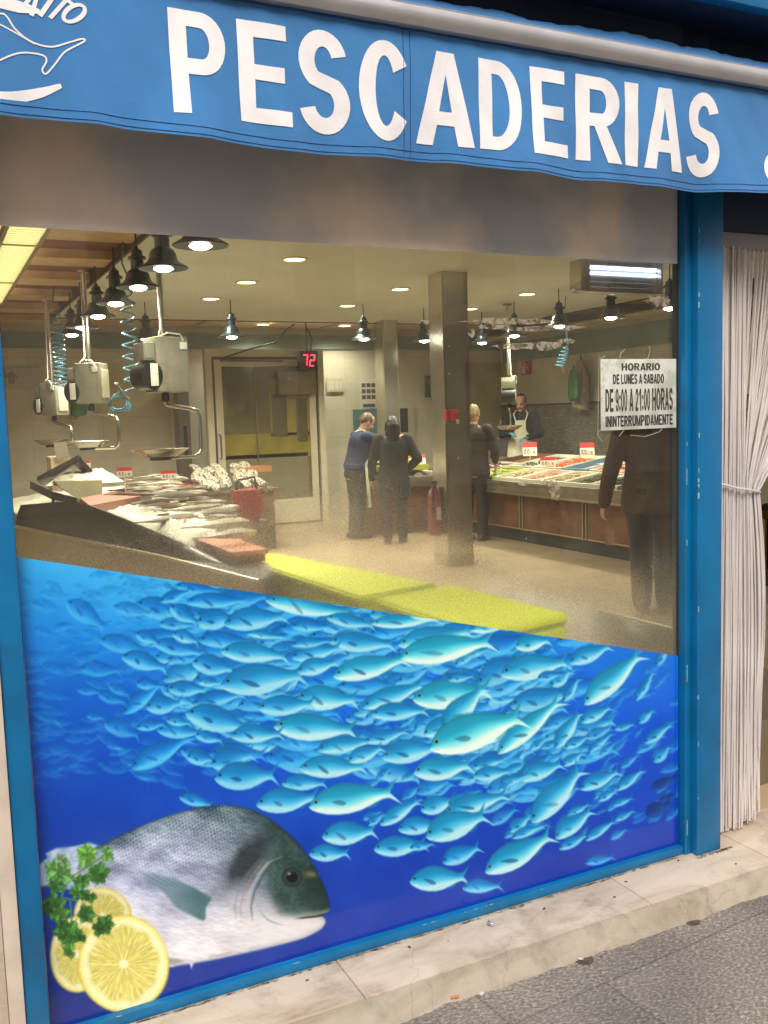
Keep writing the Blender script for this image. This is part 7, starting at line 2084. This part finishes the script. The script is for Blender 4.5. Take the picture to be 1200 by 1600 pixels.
sx_ = (a.x+b_.x)/2
t = thing('steel_stand', 'low steel stand under the red basket, lost in the mist', 'stand', (sx_, 6.75, FZ))
MB().box((sx_-0.17, 6.58, b_.z-0.03), (sx_+0.17, 6.92, b_.z-0.002), 0.004).build('top', M_steeld, t)
for dx_ in (-0.15, 0.15):
    for dy_ in (-0.15, 0.15): MB().tube([(sx_+dx_, 6.75+dy_, FZ), (sx_+dx_, 6.75+dy_, b_.z-0.031)], 0.012, 8).build('leg', M_steeld, t)

# long yellow green crates on the floor close to the glass, and the low steel ledge they stand on
M_crate = mat('yellow_green_crate', (0.68, 0.76, 0.030), 0.45, var=0.10, scale=3, dark=(0.60, 0.68, 0.030), dpos=(0.5, 0.7), dscale=2)
lg = thing('steel_ledge', 'low brown grey steel ledge inside the window at the right of the yellow green crates', 'ledge', (3.2, 1.5, FZ))
MB().slab([(3.50, 2.9, 0.30), (3.54, 1.2, 0.30), (3.1, 0.3, 0.30), (1.60, 0.12, 0.30), (1.65, 2.9, 0.30)], (0, 0, -0.25)).build('plinth', M_steeld, lg, smooth=False)
MB().tube([(3.51, 2.9, 0.302), (3.55, 1.2, 0.302)], 0.006, 6).build('edge_strip', M_steeld, lg)
def crate(label, a, b, a2, b2, z0, z1):
    c = (a+b+a2+b2)/4
    t = thing('plastic_crate', label, 'crate', (c.x, c.y, z0), 0, 'yellow green crates by the window')
    off = Vector((0.008, 0.002, 0))
    body = [a, b, b2, a2]
    m_ = MB(); 
    lo = [bm_.lerp(c, 0.06) for bm_ in body]
    va = [m_.bm.verts.new((p_.x, p_.y, z0)) for p_ in lo]; vb = [m_.bm.verts.new((p_.x, p_.y, z1-0.035)) for p_ in body]
    for i in range(4): m_.bm.faces.new((va[i], va[(i+1) % 4], vb[(i+1) % 4], vb[i]))
    m_.bm.faces.new(va[::-1]); m_.bm.faces.new(vb)
    bmesh.ops.bevel(m_.bm, geom=m_.bm.edges[:], offset=0.015, segments=2, affect='EDGES')
    m_.build('tub', M_crate, t)
    m_ = MB(); m_.prism([(bm_+(bm_-c)*0.008).xy for bm_ in body], z1-0.034, z1); bmesh.ops.bevel(m_.bm, geom=m_.bm.edges[:], offset=0.01, segments=2, affect='EDGES')
    m_.build('rim', M_crate, t)
    return t
za = 0.80
n1, n2, n3 = P(888, 958, Z=za), P(694, 912, Z=za), P(418, 862, Z=za)
wv = Vector((-0.24, -0.05, 0))
crate('nearer yellow green crate behind the misted glass, at the right', n1, n2+Vector((0.015, -0.03, 0)), n1+wv*1.65, n2+wv*1.6+Vector((0.015, -0.03, 0)), 0.302, za)
crate('farther yellow green crate behind the misted glass, at the left', n2+Vector((-0.015, 0.04, 0)), n3, n2+wv*1.6+Vector((-0.015, 0.04, 0)), n3+wv*0.8, 0.302, za)
c = P(366, 862, Z=0.84)
t = thing('plastic_crate', 'reddish crate blurred by the mist, left of the yellow green crates', 'crate', (c.x, c.y, TZ))
MB().box((c.x-0.09, c.y-0.25, TZ+0.05), (c.x+0.09, c.y+0.45, TZ+0.075), 0.006).box((c.x-0.08, c.y-0.24, TZ+0.016), (c.x+0.08, c.y+0.44, TZ+0.0495), 0.006).build('tub', mat('dull_red_crate', (0.46, 0.17, 0.09), 0.5, var=0.1), t)

# ------------------------------------------------------------------ litter and small marks on the step and pavement
c = P(766, 1446, Z=0.057)
t = thing('foil_wrapper', 'tiny crumpled silver and blue wrapper lying on the marble step', 'litter', c)
m_ = MB(); m_.ball(c+Vector((0, 0, 0.006)), (0.006, 0.011, 0.007), 2); m_.jitter(0.005, 160, 2); m_.build('wrapper', mat('crumpled_foil', (0.5, 0.52, 0.6), 0.3, 0.7, var=0.4, scale=200), t, smooth=False)
c = P(711, 1562, Z=0.002)
t = thing('cigarette_butt', 'orange cigarette butt lying at the foot of the marble step', 'litter', c, 0)
m_ = MB(); m_.tube([c+Vector((-0.011, 0.004, 0.0055)), c+Vector((0.011, -0.001, 0.0055))], 0.0042, 10); m_.build('filter', mat('cork_paper', (0.45, 0.17, 0.06), 0.7, var=0.2, scale=200), t)
c = P(752, 1553, Z=0.002)
t = thing('paper_scrap', 'small white scrap of paper on the pavement beside the step', 'litter', c)
m_ = MB(); m_.box(c+Vector((-0.008, -0.005, 0.0005)), c+Vector((0.008, 0.005, 0.003)), 0.001, 0.4); m_.jitter(0.002, 120); m_.build('scrap', M_paper, t, smooth=False)
for i, (x, y, r, lab) in enumerate(((912, 1499, 0.027, 'round dark iron plug with a pale crumb on it beside the step'), (1082, 1440, 0.022, 'small round rusty plug in the pavement at the foot of the step, at the right'))):
    c = P(x, y, Z=0.0)
    t = thing('pavement_plug', lab, 'plug', c)
    MB().lathe([(r, -0.002), (r, 0.0012), (r*0.9, 0.0016), (r*0.82, 0.0008), (r*0.3, 0.001)], c=(c.x, c.y, 0.0005), seg=18).build('lid', mat('rusty_iron', (0.09, 0.062, 0.045), 0.7, var=0.4, scale=120, bump=0.6, bscale=200), t)
    if i == 0:
        m_ = MB(); m_.ball((c.x-0.012, c.y-0.002, 0.007), (0.008, 0.006, 0.004), 1); m_.jitter(0.003, 150); m_.build('crumb', M_paper, t)
rs = random.Random(5)
M_crumb = mat('dry_leaf_crumb', (0.09, 0.05, 0.025), 0.8, var=0.4, scale=100)
k = 0
for x, y, z in ((960, 1402, 0.056), (978, 1378, 0.056), (818, 1400, 0.056), (770, 1421, 0.056), (640, 1480, 0.056), (850, 1420, 0.056), (1010, 1480, 0.001), (800, 1530, 0.001), (1110, 1445, 0.001), (940, 1495, 0.001), (1060, 1345, 0.056), (480, 1532, 0.056), (1150, 1350, 0.056), (700, 1470, 0.056)):
    c = P(x, y, Z=z)
    m_ = MB(); r = rs.uniform(0.0016, 0.0038)
    m_.ball((0, 0, r*0.4), (r*1.6, r, r*0.5), 1); m_.jitter(r*0.5, 200, k)
    o = m_.build('leaf_crumb', M_crumb, None, smooth=False)
    o.location = c; o.rotation_euler = (0, 0, rs.uniform(0, 3))
    tag(o, 'tiny brown crumb of dry leaf or dirt scattered on the step and pavement', 'litter', 'crumbs on the step')
    k += 1
